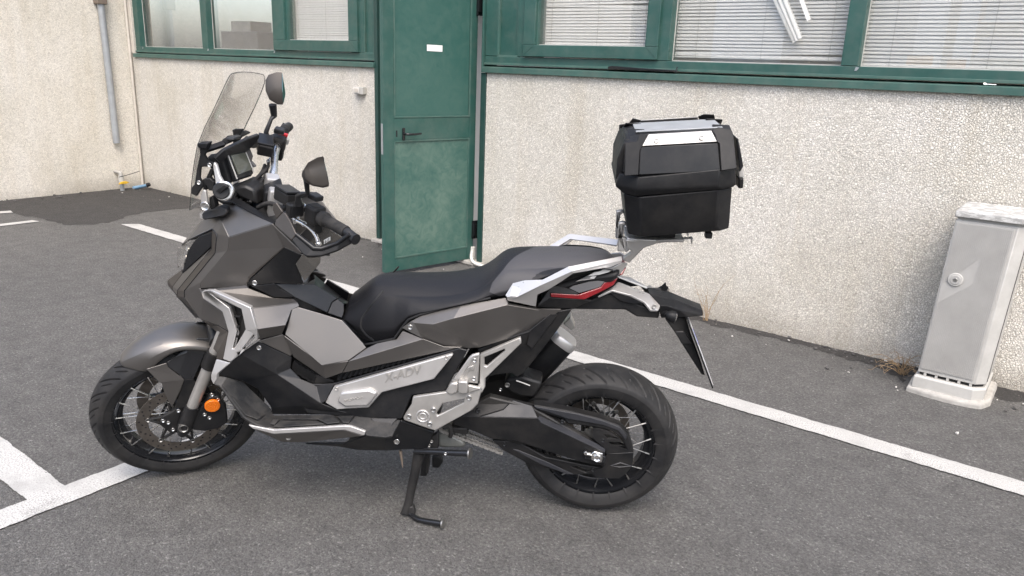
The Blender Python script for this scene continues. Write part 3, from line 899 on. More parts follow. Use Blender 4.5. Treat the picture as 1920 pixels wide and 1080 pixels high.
def wheel(name, R0, w, rim_r, mat4, grooves, nspk, rimw, hub_r, hub_w):
    rw = rimw / 2
    prof = [(-rw, rim_r + 0.004), (-rw, rim_r - 0.004), (-rw + 0.008, rim_r - 0.010), (-rw + 0.016, rim_r - 0.013), (-rw * 0.45, rim_r - 0.021), (-rw * 0.3, rim_r - 0.034),
            (rw * 0.3, rim_r - 0.034), (rw * 0.45, rim_r - 0.021), (rw - 0.016, rim_r - 0.013), (rw - 0.008, rim_r - 0.010), (rw, rim_r - 0.004), (rw, rim_r + 0.004),
            (rw - 0.004, rim_r + 0.005), (rw * 0.4, rim_r - 0.012), (-rw * 0.4, rim_r - 0.012), (-rw + 0.004, rim_r + 0.005)]
    rim = lathe(name, prof, 'gloss_black', MOTO, 96, 35, closed=True)
    rim.matrix_local = mat4
    v, f = tyre_mesh(R0, w, rim_r, 1500, grooves)
    t = mesh_from('tyre', v, f, 'tread_rubber', rim, 32)
    hub = lathe('hub', [(-hub_w, 0.012), (-hub_w, hub_r * 0.75), (-hub_w + 0.008, hub_r), (-hub_w + 0.016, hub_r), (-hub_w + 0.022, hub_r * 0.62), (hub_w - 0.022, hub_r * 0.62),
                        (hub_w - 0.016, hub_r), (hub_w - 0.008, hub_r), (hub_w, hub_r * 0.75), (hub_w, 0.012)], 'frame_black', rim, 40, 35)
    # one spoke per flange side, turned round the hub
    rr = rim_r - 0.008
    spk = {}
    for side in (1, -1):
        for cross in (1, -1):
            a0 = 0.0; a1 = cross * 0.62
            p0 = Vector((hub_r * 0.93 * math.cos(a1), side * (hub_w - 0.012 + 0.002 * cross), hub_r * 0.93 * math.sin(a1)))
            p1 = Vector((rr * math.cos(a0), side * (rw - 0.016), rr * math.sin(a0)))
            bm = bmesh.new()
            sweep('spoke', [p0, p0.lerp(p1, 0.86), p0.lerp(p1, 0.862), p1], [0.0016, 0.0016, 0.003, 0.003], None, None, 6, bm=bm)
            me = bpy.data.meshes.new('spoke'); bm.to_mesh(me); bm.free()
            me.materials.append(MATS['bright_metal' if R0 > 0.29 else 'dull_steel'])
            spk[(side, cross)] = me
    for k in range(nspk):
        side = 1 if k % 2 else -1
        cross = 1 if (k // 2) % 2 else -1
        o = link(bpy.data.objects.new('spoke', spk[(side, cross)]), rim)
        o.rotation_euler = (0, 2 * math.pi * k / nspk, 0)
    return rim
def brake_disc(parent, y, r_out, r_in, holes=True):
    bm = bmesh.new()
    v, f = [], []
    seg = 96
    prof = [(y - 0.0025, r_in), (y - 0.0025, r_out), (y + 0.0025, r_out), (y + 0.0025, r_in)]
    o = lathe('brake_disc', prof, 'disc_steel', parent, seg, 30, closed=True)
    bm = bmesh.new()
    s = 1 if y > 0 else -1
    for k in range(54):
        a = 2 * math.pi * k / 54
        r = r_in + (r_out - r_in) * (0.25, 0.5, 0.75)[k % 3]
        m = Matrix.Translation((r * math.cos(a), y + s * 0.0028, r * math.sin(a))) @ Matrix.Rotation(math.radians(90), 4, 'X')
        bmesh.ops.create_circle(bm, cap_ends=True, segments=8, radius=0.0034, matrix=m)
    bm_obj('drill_holes', bm, 'gloss_black', parent, None)['kind'] = 'stuff'
    # carrier star with floating buttons
    bm = bmesh.new()
    for k in range(6):
        a = 2 * math.pi * (k + 0.3) / 6
        for da in (-0.22, 0.22):
            p0 = Vector((0.045 * math.cos(a + da * 2.2), y, 0.045 * math.sin(a + da * 2.2)))
            p1 = Vector(((r_in + 0.003) * math.cos(a), y, (r_in + 0.003) * math.sin(a)))
            sweep('', [p0, p1], 0.0052, None, None, 6, bm=bm)
    ring = [(0.052 * math.cos(t * math.pi / 12), y, 0.052 * math.sin(t * math.pi / 12)) for t in range(24)]
    sweep('', ring, 0.007, None, None, 6, bm=bm, closed=True)
    bmesh.ops.recalc_face_normals(bm, faces=bm.faces)
    bm_obj('disc_carrier', bm, 'frame_black', parent, 40)
    for k in range(6):
        a = 2 * math.pi * (k + 0.3) / 6
        disc('disc_button', ((r_in + 0.002) * math.cos(a), y + s * 0.006, (r_in + 0.002) * math.sin(a)), (0, s, 0), 0.0085, 0.012, 'dull_steel', parent, 14, 0.001, hex_hole=True)
    return o
RF, RR = 0.300, 0.2865
A_ = WB + 0.104
cf_local = Matrix.Translation((WB, 0, RF))
fw = wheel('front_wheel', RF, 0.120, 0.2255, STEER @ cf_local, lambda a, s: max(gc(a, s), gd(a, s)), 36, 0.092, 0.045, 0.055)
rwh = wheel('rear_wheel', RR, 0.160, 0.2005, Matrix.Translation((0, 0, RR)), lambda a, s: max(ga(a, s), gb(a, s)), 36, 0.118, 0.060, 0.075)
brake_disc(fw, 0.066, 0.148, 0.108)
brake_disc(fw, -0.066, 0.148, 0.108)
brake_disc(rwh, -0.085, 0.120, 0.088)

# ---------- front mudguard (turns with the fork)
def mudguard():
    rings = []
    n = 19
    for i in range(n):
        t = i / (n - 1)
        ang = math.radians(62 + (128 - 62) * t)
        half = 0.034 + 0.044 * math.sin(min(1, t * 3.2) * math.pi / 2)
        drop = 0.016 + 0.056 * math.sin(min(1, t / 0.22) * math.pi / 2) - 0.045 * max(0.0, min(1.0, (t - 0.24) / 0.3))
        r = RF + 0.014 + 0.044 * math.sin(min(1.0, t * 1.15) * math.pi * 0.62)
        sec = []
        for (sy, dz) in ((-1.0, -1.0), (-0.96, -0.45), (-0.72, -0.06), (-0.35, 0.06), (0, 0.10), (0.35, 0.06), (0.72, -0.06), (0.96, -0.45), (1.0, -1.0)):
            rr = r + dz * drop
            sec.append((WB + rr * math.cos(ang), sy * half, RF + rr * math.sin(ang)))
        rings.append(sec)
    v = [tuple(STEER @ Vector(p)) for r_ in rings for p in r_]
    m_ = 9
    f = [(i * m_ + k, i * m_ + k + 1, (i + 1) * m_ + k + 1, (i + 1) * m_ + k) for i in range(n - 1) for k in range(m_ - 1)]
    o = mesh_from('front_mudguard', v, f, 'bronze_paint', MOTO, 30)
    so = o.modifiers.new('thickness', 'SOLIDIFY'); so.thickness = 0.004; so.offset = 0
    s = o.modifiers.new('subsurf', 'SUBSURF'); s.levels = 1; s.render_levels = 1
    return o
MG = mudguard()
def spanel(name, pts, faces, mat, th=0.005, bev=0.003, out=(0, 1, 0.2), twin=True, smooth=24):
    """panel turning with the steering, given in bike coordinates, plus its twin"""
    o3 = STEER.to_3x3() @ Vector(out)
    a = panel(name, pts, faces, mat, MOTO, th, bev, tuple(o3), mirror=False, smooth=smooth)
    if twin:
        o4 = STEER.to_3x3() @ Vector((out[0], -out[1], out[2]))
        panel(name, smir(pts), faces, mat, MOTO, th, bev, tuple(o4), mirror=False, smooth=smooth)
    return a
w_ = [(1.5658, 0.1775, 0.5407), (1.505, 0.1511, 0.5555), (1.5018, 0.1496, 0.5378), (1.4776, 0.1355, 0.5023), (1.4628, 0.1276, 0.4817), (1.5342, 0.1632, 0.4827), (1.4825, 0.1304, 0.4359), (1.5195, 0.1339, 0.3683), (1.5307, 0.1483, 0.4304), (1.5299, 0.1575, 0.4776)]
spanel('mudguard_side', w_, [(0, 1, 2, 3), (0, 3, 5), (3, 4, 5), (5, 4, 6, 7, 8, 9)], 'bronze_paint')
w_ = [(1.503, 0.152, 0.5584), (1.4443, 0.1146, 0.5845), (1.3921, 0.0958, 0.5715), (1.4352, 0.1167, 0.4791), (1.463, 0.128, 0.4831), (1.4768, 0.1361, 0.5062), (1.5015, 0.1498, 0.5391), (1.489, 0.1254, 0.5667), (1.4123, 0.092, 0.6301), (1.3663, 0.0671, 0.6217), (1.3611, 0.077, 0.5807)]
spanel('mudguard_bracket', w_, [(0, 7, 1, 5, 6), (1, 2, 3, 4, 5), (7, 8, 1), (8, 9, 10, 2, 1)], 'gloss_black', 0.006)
w_ = [(1.4653, 0.1262, 0.4802), (1.4357, 0.1157, 0.4786), (1.3927, 0.1055, 0.5636), (1.4289, 0.1078, 0.4334), (1.4701, 0.1094, 0.3591), (1.5156, 0.1277, 0.3601), (1.4828, 0.1279, 0.4345)]
spanel('mudguard_bracket', w_, [(0, 1, 3, 4, 5, 6)], 'black_plastic', 0.012)

# ---------- fork
f0, f1, f2, f3, f4 = [(1.3235, 0.1108, 0.6614), (1.3599, 0.1046, 0.5654), (1.3784, 0.1047, 0.5295), (1.4609, 0.1031, 0.361), (1.5043, 0.1003, 0.2649)]
dvec = (Vector(f0) - Vector(f2)).normalized()
for mm in (lambda p: p, smir):
    top = Vector(f2) + (Vector(f2) - Vector(f3)).normalized() * 0.42
    sweep('fork_tube', mm([top, f3]), 0.0205, 'cast_silver', MOTO, 24)
    sweep('fork_seal', mm([Vector(f1) + (Vector(f1) - Vector(f3)) * 0.10, Vector(f1), Vector(f2) + (Vector(f2) - Vector(f1)) * 0.1]), [0.027, 0.029, 0.027], 'black_plastic', MOTO, 24)
    ax = Vector(f4)
    sweep('fork_leg', mm([Vector(f3) + (Vector(f2) - Vector(f3)) * 0.02, Vector(f3).lerp(ax, 0.5), ax, ax + (ax - Vector(f3)) * 0.28]), [0.026, 0.027, 0.026, 0.016], 'satin_black', MOTO, 20)
q_ = STEER.to_3x3() @ Vector((0, 1, 0))
disc('axle_bolt', [(1.4902, 0.1315, 0.2801)][0], q_, 0.0165, 0.03, 'dull_steel', MOTO, 20, 0.002, True)
disc('axle_bolt', smir([(1.4902, 0.1315, 0.2801)])[0], -q_, 0.0165, 0.03, 'dull_steel', MOTO, 20, 0.002, True)
# calipers and their brackets behind the legs
cal = [(1.4859, 0.083, 0.3366), (1.4505, 0.0705, 0.3567), (1.4142, 0.0647, 0.405), (1.3827, 0.0491, 0.4048), (1.372, 0.0269, 0.3379), (1.379, 0.014, 0.2732), (1.411, 0.0244, 0.2515), (1.4578, 0.0469, 0.2487), (1.4912, 0.0675, 0.2648)]
dv = STEER.to_3x3() @ Vector((0, 0.035, 0)); dvm = STEER.to_3x3() @ Vector((0, -0.035, 0))
prism('brake_caliper', cal, dv, 'satin_black', MOTO, 0.006)
prism('brake_caliper', smir(cal), dvm, 'satin_black', MOTO, 0.006)
carr = [(1.5341, 0.1058, 0.3461), (1.5075, 0.0982, 0.3681), (1.4777, 0.0762, 0.3395), (1.4974, 0.0781, 0.3082), (1.5273, 0.0837, 0.2718), (1.5574, 0.0894, 0.2352), (1.5849, 0.1178, 0.2941), (1.5691, 0.1181, 0.3262)]
prism('fork_bracket', carr, STEER.to_3x3() @ Vector((0, 0.014, 0)), 'frame_black', MOTO, 0.003)
prism('fork_bracket', smir(carr), STEER.to_3x3() @ Vector((0, -0.014, 0)), 'frame_black', MOTO, 0.003)
for g in [(1.5049, 0.1217, 0.3484), (1.5623, 0.1307, 0.3078), (1.5495, 0.1214, 0.2958), (1.543, 0.109, 0.2597), (1.3852, 0.097, 0.4086), (1.3733, 0.0819, 0.3811), (1.4248, 0.0926, 0.3222), (1.4136, 0.0822, 0.3034)]:
    disc('bolt', g, q_, 0.0072, 0.008, 'bright_metal', MOTO, 14, 0.001, True)
    disc('bolt', smir([g])[0], -q_, 0.0072, 0.008, 'bright_metal', MOTO, 14, 0.001, True)
og = [(1.39, 0.0952, 0.36)][0]
rf = disc('side_reflector', og, q_, 0.0265, 0.012, 'orange_reflector', MOTO, 28, 0.002)
disc('side_reflector', smir([og])[0], -q_, 0.0265, 0.012, 'orange_reflector', MOTO, 28, 0.002)
# brake hose
sweep('brake_hose', spline([(1.3806, 0.0651, 0.3588), (1.353, 0.0526, 0.4089), (1.3552, 0.0519, 0.4925), (1.3606, 0.0541, 0.5814), (1.3391, 0.0492, 0.6496)], 6), 0.0055, 'rubber', MOTO, 8)
sweep('brake_hose', spline(smir([(1.3806, 0.0651, 0.3588), (1.353, 0.0526, 0.4089), (1.3552, 0.0519, 0.4925), (1.3606, 0.0541, 0.5814), (1.3391, 0.0492, 0.6496)]), 6), 0.0055, 'rubber', MOTO, 8)
lowcl = [(1.2796, 0.0971, 1.1377)][0]
# yokes and steering stem hidden behind the nose
y1 = (Vector(f2) + (Vector(f2) - Vector(f3)).normalized() * 0.30)
for mmx in (0.10, 0.40):
    c_ = Vector(f2) + (Vector(f2) - Vector(f3)).normalized() * mmx
    cm = Vector(smir([c_])[0])
    sweep('fork_yoke', [c_, c_.lerp(cm, 0.5), cm], [0.030, 0.034, 0.030], 'satin_black', MOTO, 12)
st0 = (Vector(f2) + (Vector(f2) - Vector(f3)).normalized() * 0.10); st1 = (Vector(f2) + (Vector(f2) - Vector(f3)).normalized() * 0.40)
sweep('steering_stem', [st0.lerp(Vector(smir([st0])[0]), .5), st1.lerp(Vector(smir([st1])[0]), .5)], 0.03, 'frame_black', MOTO, 14)

# ---------- dark body core under the panels
core = [(1.2042, 0.115, 0.7888), (1.1898, 0.115, 0.6509), (1.1096, 0.115, 0.4422), (0.861, 0.115, 0.3172), (0.6901, 0.115, 0.3306), (0.5488, 0.115, 0.4834), (0.4612, 0.115, 0.6628), (0.3181, 0.115, 0.7732), (0.327, 0.115, 0.8568), (0.5478, 0.115, 0.8153), (0.6821, 0.115, 0.6992), (0.7928, 0.115, 0.618), (0.8879, 0.115, 0.6339), (1.0213, 0.115, 0.6916)]
prism('frame', [(p[0], 0.115, p[2]) for p in core], (0, -0.23, 0), 'frame_black', MOTO, 0.02)
core = [(1.3165, 0.1, 0.846), (1.2786, 0.1, 0.9489), (1.2641, 0.1, 1.0273), (1.2354, 0.1, 1.0729), (1.1267, 0.1, 1.0547), (1.0919, 0.1, 1.0002), (1.1049, 0.1, 0.8416), (1.1139, 0.1, 0.7332), (1.2499, 0.1, 0.6129), (1.2818, 0.1, 0.7093), (1.3096, 0.1, 0.7603)]
prism('frame', [(p[0], 0.025, p[2]) for p in [(1.4466, 0, 0.9493), (1.3677, 0, 1.0128), (1.2725, 0, 1.0512), (1.3088, 0, 0.7011), (1.36, 0, 0.707), (1.4419, 0, 0.711), (1.5081, 0, 0.7704), (1.4759, 0, 0.8522), (1.4647, 0, 0.9225)]], (0, -0.05, 0), 'frame_black', MOTO, 0.02)
for s in (0.055, -0.055):
    prism('frame', [(p[0], s, p[2]) for p in [(1.3705, 0, 0.9534), (1.2743, 0, 1.0345), (1.3088, 0, 0.7011), (1.359, 0, 0.7162), (1.4168, 0, 0.7398), (1.4007, 0, 0.8036), (1.3562, 0, 0.894)]], (0, 0.03 if s < 0 else -0.03, 0), 'frame_black', MOTO, 0.01)
prism('frame', [(p[0], 0.10, p[2]) for p in core], (0, -0.20, 0), 'frame_black', MOTO, 0.02)
core = [(0.4501, 0.09, 0.6367), (0.3017, 0.09, 0.7346), (0.2059, 0.09, 0.8051), (0.1471, 0.09, 0.8018), (0.2638, 0.09, 0.6047), (0.3167, 0.09, 0.5709), (0.3713, 0.09, 0.5822), (0.4041, 0.09, 0.5189), (0.4658, 0.09, 0.5067), (0.521, 0.09, 0.495)]
prism('frame', [(p[0], 0.09, p[2]) for p in core], (0, -0.17, 0), 'frame_black', MOTO, 0.015)

# ---------- nose and side fairing
fv = [(1.369, 0.055, 1.0452), (1.4556, 0.045, 0.9503), (1.4139, 0.072, 0.9787), (1.3055, 0.112, 1.0359), (1.2866, 0.122, 1.0227), (1.297, 0.128, 0.9592), (1.4356, 0.098, 0.806), (1.4374, 0.098, 0.782), (1.3534, 0.065, 1.0521), (1.277, 0.108, 1.0758), (1.2629, 0.125, 1.0635), (1.2346, 0.15, 1.0249), (1.2428, 0.15, 0.9776), (1.3556, 0.128, 0.8542), (1.3656, 0.126, 0.8295)]
fv += [(1.3539, 0.14, 0.8208), (1.3451, 0.15, 0.8049), (1.2693, 0.182, 0.7753), (1.2539, 0.188, 0.7085), (1.3792, 0.122, 0.7161), (1.3046, 0.155, 0.713)]
panel('nose_fairing', fv, [(0, 1, 2, 8), (8, 2, 3, 9), (3, 4, 10, 9), (4, 11, 10), (4, 5, 12, 11), (5, 6, 13, 12), (6, 7, 14, 13), (7, 19, 16, 15, 14), (19, 20, 17, 16), (20, 18, 17)], 'bronze_paint', MOTO, 0.005, 0.003, (0.5, 1, 0.2))
cv = [(1.4162, 0.068, 0.9757), (1.3086, 0.106, 1.0324), (1.2903, 0.117, 1.0201), (1.3011, 0.122, 0.9578), (1.4398, 0.092, 0.8029), (1.4416, 0.092, 0.7794)]
cv += [(1.3825, 0.116, 0.7124), (1.3078, 0.149, 0.7088), (1.2564, 0.184, 0.7052)]
cv += [(1.3617, 0.094, 1.0032), (1.3109, 0.106, 1.0234), (1.3166, 0.112, 0.9672), (1.3375, 0.11, 0.9406), (1.4781, 0.062, 0.7938), (1.486, 0.06, 0.7675), (1.4062, 0.07, 0.6965)]
cv += [(1.3616, 0.09, 0.6731), (1.3328, 0.11, 0.6615), (1.3265, 0.125, 0.65), (1.3333, 0.15, 0.622), (1.3109, 0.17, 0.6153), (1.3061, 0.19, 0.6032), (1.2776, 0.2, 0.6092)]
panel('nose_insert', cv, [(0, 9, 10, 1), (1, 10, 11, 2), (2, 11, 12, 3), (3, 12, 13, 4), (4, 13, 14, 5), (5, 14, 15, 6), (6, 15, 16, 7), (7, 16, 17, 18, 8), (18, 19, 20, 8), (20, 21, 22, 8)], 'dark_bronze', MOTO, 0.005, 0.002, (0.5, 1, 0.1))
bv = [(1.4609, 0.05, 0.8492), (1.318, 0.11, 0.9697), (1.3189, 0.11, 0.9623), (1.3385, 0.108, 0.9399), (1.479, 0.06, 0.7943), (1.4867, 0.058, 0.7728), (1.5153, 0.03, 0.7792), (1.5138, 0.03, 0.7904)]
panel('nose_blade', bv, [(0, 3, 4, 7), (0, 1, 2, 3), (7, 4, 5, 6)], 'bronze_paint', MOTO, 0.005, 0.002, (0.5, 1, 0.1))
kv = [(1.4733, 0.03, 0.856), (1.546, 0, 0.803), (1.5483, 0, 0.7859), (1.5165, 0.028, 0.7779), (1.515, 0.028, 0.7896), (1.4628, 0.048, 0.8483)]
panel('beak', kv, [(0, 1, 4, 5), (1, 2, 3, 4)], 'dark_bronze', MOTO, 0.005, 0.002, (0.7, 1, 0.4))
kv = [(1.487, 0.058, 0.7675), (1.5162, 0.028, 0.7771), (1.5484, 0, 0.785), (1.4945, 0, 0.7077), (1.4073, 0.068, 0.6956), (1.4609, 0, 0.663)]
panel('beak_underside', kv, [(0, 1, 2, 3), (0, 3, 5, 4)], 'black_plastic', MOTO, 0.004, 0.001, (0.3, .3, -1))
for ids, src_, r_ in (((2, 3, 4, 5, 6, 7), fv, 0.0018), ((10, 11, 13, 14, 15), cv, 0.0013), ((0, 1), cv, 0.0013)):
    q = [src_[i] for i in ids]
    both(lambda p: sweep('panel_seam', p, r_, 'gloss_black', MOTO, 5), q)
# headlight: black side pod, clear lens, chrome bowl
hv = [(1.3607, 0.096, 1.0038), (1.31, 0.108, 1.0232), (1.3188, 0.112, 0.9728), (1.461, 0.052, 0.8499), (1.4166, 0.075, 0.9454), (1.3774, 0.09, 0.9896)]
panel('headlight_pod', hv, [(0, 1, 2, 4, 5), (4, 2, 3)], 'gloss_black', MOTO, 0.006, 0.002, (0.5, 1, 0.1))
lv = [(1.4724, 0.02, 0.9329), (1.4128, 0.074, 0.9794), (1.3763, 0.092, 0.9903), (1.4146, 0.078, 0.9465), (1.4553, 0.055, 0.8728), (1.4894, 0.02, 0.8681), (1.4982, 0, 0.9033), (1.4919, 0, 0.9253), (1.5017, 0, 0.8507)]
panel('headlight', lv, [(0, 1, 2, 3), (0, 3, 4, 5), (7, 0, 5, 8, 6)], 'lens_clear', MOTO, 0.003, 0.001, (1, 0.5, 0.2))
for s in (1, -1):
    pts = [(1.4479, 0.045, 0.9296), (1.463, 0.035, 0.8998), (1.4637, 0.035, 0.8783)]
    for p in pts[:2]:
        disc('headlight_bowl', (p[0] - 0.01, p[1] * s, p[2]), (1, 0.4 * s, 0), 0.024, 0.02, 'bright_metal', MOTO, 24, 0.006)
# front turn indicator stub on the cowl
iv = [(1.3441, 0.1, 1.0753), (1.3346, 0.1, 1.0885), (1.307, 0.11, 1.099), (1.2629, 0.125, 1.117), (1.2401, 0.135, 1.1138), (1.2366, 0.14, 1.1006), (1.2456, 0.14, 1.0895), (1.2778, 0.135, 1.0825), (1.3238, 0.12, 1.0668), (1.3382, 0.11, 1.0684)]
o = prism('front_indicator', iv, (0, -0.03, 0), 'black_plastic', MOTO, 0.006)
prism('front_indicator', mirror_pts(iv), (0, 0.03, 0), 'black_plastic', MOTO, 0.006)
iv = [(1.3368, 0.111, 1.07), (1.3443, 0.101, 1.0795), (1.3399, 0.1, 1.0874), (1.3317, 0.1, 1.0898), (1.3368, 0.104, 1.0807), (1.3325, 0.112, 1.0689)]
for pts in (iv, mirror_pts(iv)):
    prism('indicator_lens', pts, (0.004, 0, 0), 'lens_clear', MOTO, 0.001)

# side cowl: top facet, dark side, flared ridge
ev = [(1.277, 0.108, 1.0758), (1.2629, 0.125, 1.0635), (1.2339, 0.15, 1.0241), (1.063, 0.205, 1.094), (1.2536, 0.062, 1.1168), (1.2735, 0.055, 1.1123), (1.3074, 0.06, 1.0935), (1.285, 0.096, 1.0772)]
panel('cowl_top', ev, [(0, 1, 2, 3, 4, 5, 6, 7)], 'bronze_paint', MOTO, 0.005, 0.006, (0, 0.7, 1))
rv = [(1.2433, 0.084, 1.1238), (1.2488, 0.05, 1.1315), (1.2093, 0.07, 1.1238), (1.0639, 0.17, 1.092), (1.0601, 0.195, 1.0928), (1.0626, 0.204, 1.0945)]
panel('cowl_rim', rv, [(0, 1, 2, 3, 4, 5)], 'black_plastic', MOTO, 0.006, 0.003, (0, 0.3, 1))
sv = [(1.2339, 0.15, 1.0237), (1.2424, 0.15, 0.9776), (1.3556, 0.128, 0.8542), (1.3647, 0.127, 0.83), (1.0627, 0.206, 1.0936), (1.1893, 0.15, 0.8573), (1.1883, 0.154, 0.8751), (1.042, 0.188, 1.0126)]
sv += [(0.984, 0.19, 0.9985), (0.9898, 0.186, 0.9897), (0.9653, 0.22, 1.0907), (1.0619, 0.206, 1.089)]
panel('cowl_side', sv, [(0, 1, 7, 11, 4), (1, 2, 6, 7), (2, 3, 5, 6), (11, 7, 9, 8)], 'bronze_paint', MOTO, 0.005, 0.004, (0, 1, 0))
gv = [(1.3648, 0.128, 0.8282), (1.1919, 0.152, 0.8629), (1.1834, 0.154, 0.8525), (1.1101, 0.14, 0.8175), (1.0451, 0.132, 0.8141), (1.0261, 0.142, 0.8061), (1.1453, 0.236, 0.8176), (1.2981, 0.172, 0.8438), (1.3517, 0.142, 0.8251)]
panel('flank_upper', gv, [(0, 1, 2, 7, 8), (2, 3, 4, 5, 6, 7)], 'bronze_paint', MOTO, 0.005, 0.004, (0, 0.6, 1))
hv = [(1.1454, 0.236, 0.8168), (1.0262, 0.142, 0.8053), (1.0211, 0.146, 0.7962), (1.0425, 0.162, 0.7871), (1.0436, 0.218, 0.758), (1.0662, 0.2, 0.7155), (1.1355, 0.232, 0.706), (1.1225, 0.266, 0.7583)]
panel('flank', hv, [(0, 1, 2, 3, 4, 7), (7, 4, 5, 6)], 'bronze_paint', MOTO, 0.005, 0.004, (0, 1, 0.1))
hv = [(1.1388, 0.222, 0.6969), (1.0671, 0.198, 0.7137), (1.0626, 0.198, 0.7097), (1.0393, 0.185, 0.6411), (1.0492, 0.188, 0.6305)]
panel('flank_lower', hv, [(0, 1, 2, 3, 4)], 'bronze_paint', MOTO, 0.005, 0.002, (0, 1, 0.1))

# silver intake trim with its openings
out_ = [(1.336, 0.172, 0.8373), (1.286, 0.196, 0.8538), (1.1437, 0.246, 0.8239), (1.1191, 0.272, 0.7612), (1.1268, 0.252, 0.7184), (1.195, 0.242, 0.6546), (1.2334, 0.238, 0.6207), (1.265, 0.225, 0.6225), (1.2453, 0.205, 0.7154), (1.2625, 0.195, 0.7812), (1.3311, 0.176, 0.8162)]
hole1 = [(1.3003, 0.19, 0.8394), (1.1779, 0.238, 0.8136), (1.1696, 0.24, 0.7436), (1.2191, 0.233, 0.6667), (1.2269, 0.23, 0.6656), (1.2098, 0.22, 0.7257), (1.2293, 0.213, 0.8025)]
hole2 = [(1.1405, 0.247, 0.7311), (1.1382, 0.246, 0.7182), (1.1908, 0.241, 0.6613), (1.1837, 0.241, 0.6772)]
for s in (0, 1):
    oo = [out_, hole1, hole2] if s == 0 else [mirror_pts(x) for x in (out_, hole1, hole2)]
    prism('intake_trim', oo[0], (0, -0.02 if s == 0 else 0.02, 0), 'silver_paint', MOTO, 0.0035, holes=oo[1:])
    hh = [(p[0], p[1] - 0.03, p[2]) for p in hole1]
    if s: hh = mirror_pts(hh)
    prism('intake_duct', hh, (0, -0.05 if s == 0 else 0.05, 0), 'frame_black', MOTO, 0.002)
    for t in (0.25, 0.5, 0.75):
        a = Vector(hole1[6]).lerp(Vector(hole1[4]), t); b_ = Vector(hole1[1]).lerp(Vector(hole1[3]), t)
        a, b_ = a.lerp(b_, 0.1), a.lerp(b_, 0.9)
        pp = [(a.x, a.y - 0.022, a.z), (b_.x, b_.y - 0.022, b_.z)]
        if s: pp = mirror_pts(pp)
        sweep('intake_rib', pp, 0.004, 'black_plastic', MOTO, 6)
bar = [(1.2278, 0.216, 0.8038), (1.2079, 0.224, 0.7277), (1.2255, 0.233, 0.6671), (1.2199, 0.233, 0.6589), (1.2384, 0.228, 0.6527), (1.2208, 0.222, 0.7259), (1.2396, 0.212, 0.7989), (1.261, 0.198, 0.7825)]
lv = [(1.2901, 0.222, 0.6201), (1.2357, 0.238, 0.6179), (1.2816, 0.244, 0.5784), (1.2877, 0.244, 0.5532), (1.2996, 0.242, 0.5349), (1.3095, 0.236, 0.5501), (1.3088, 0.232, 0.5658)]
panel('fairing_tip', lv, [(0, 1, 2, 6), (6, 2, 3, 4, 5)], 'silver_paint', MOTO, 0.012, 0.003, (0, 1, 0.2))

# inner knee panels and centre tunnel
kv = [(1.0396, 0.19, 1.0142), (0.9886, 0.188, 0.9912), (1.0114, 0.176, 0.9524), (1.0007, 0.145, 0.8742), (1.0987, 0.152, 0.8743), (1.1774, 0.153, 0.8604), (1.1874, 0.157, 0.8717)]
panel('knee_panel', kv, [(0, 1, 2, 3, 4, 5, 6)], 'satin_black', MOTO, 0.006, 0.004, (0, 1, 0))
kv = [(1.1771, 0.154, 0.8596), (1.0988, 0.152, 0.873), (1.0826, 0.142, 0.8506), (1.042, 0.131, 0.8219), (1.0544, 0.133, 0.8186), (1.108, 0.14, 0.8189)]
panel('knee_panel', kv, [(0, 1, 2, 3, 4, 5)], 'satin_black', MOTO, 0.006, 0.004, (0, 0.8, 1))
kv = [(1.182, 0.196, 0.9417), (1.1024, 0.196, 1.0025)]
sv = [(1.0407, 0.193, 1.0159), (1.0386, 0.193, 1.0129), (1.1718, 0.163, 0.8926), (1.183, 0.158, 0.8723), (1.1876, 0.158, 0.8737), (1.1787, 0.163, 0.8951)]
panel('knee_trim', sv, [(0, 1, 2, 3, 4, 5)], 'dark_bronze', MOTO, 0.004, 0.001, (0, 1, 0))
tv = [(1.0988, 0.15, 0.8727), (1.013, 0.112, 0.8601), (0.9882, 0.075, 0.8468), (0.9127, 0.075, 0.802), (0.9307, 0.085, 0.7907), (0.9384, 0.115, 0.7637), (1.0378, 0.132, 0.82)]
panel('tunnel_cover', tv, [(0, 1, 2, 3, 4, 5, 6)], 'satin_black', MOTO, 0.006, 0.004, (0, 1, 0.5), mirror=False, smooth=12)
panel('tunnel_cover', [(p[0], -p[1] + 0.012, p[2] - (0.075 if p[1] > 0.08 else 0.03)) for p in tv], [(2, 3, 4, 5, 6)], 'satin_black', MOTO, 0.006, 0.004, (0, -1, 0.5), mirror=False, smooth=12)
tv = [(1.013, 0.112, 0.8601), (1.0444, -0.08, 0.8256), (0.9481, -0.078, 0.7458), (0.9127, 0.075, 0.802), (0.9882, 0.075, 0.8468), (1.0122, 0, 0.8407)]
panel('tunnel_top', tv, [(0, 5, 4), (5, 1, 2, 3, 4)], 'satin_black', MOTO, 0.006, 0.003, (0, 0.2, 1), mirror=False, smooth=12)
tv = [(0.9296, 0.086, 0.7903), (0.9116, 0.076, 0.8016), (0.891, 0.076, 0.783), (0.8916, 0.085, 0.7584), (0.8915, 0.105, 0.7434), (0.9373, 0.116, 0.7634)]
panel('tunnel_lid', tv, [(0, 1, 2, 3, 4, 5)], 'satin_black', MOTO, 0.006, 0.003, (0, 1, 0.5), mirror=False, smooth=12)
tv = [(0.9116, 0.076, 0.8021), (0.9482, -0.078, 0.7448), (0.9154, -0.078, 0.7225), (0.891, 0.076, 0.783)]
panel('tunnel_lid', tv, [(0, 1, 2, 3)], 'satin_black', MOTO, 0.006, 0.003, (0, 0, 1), mirror=False)
bolt([(0.9136, 0.078, 0.7846)][0], 0.004, 'gloss_black', (0, 0.8, 0.6), twin=False)

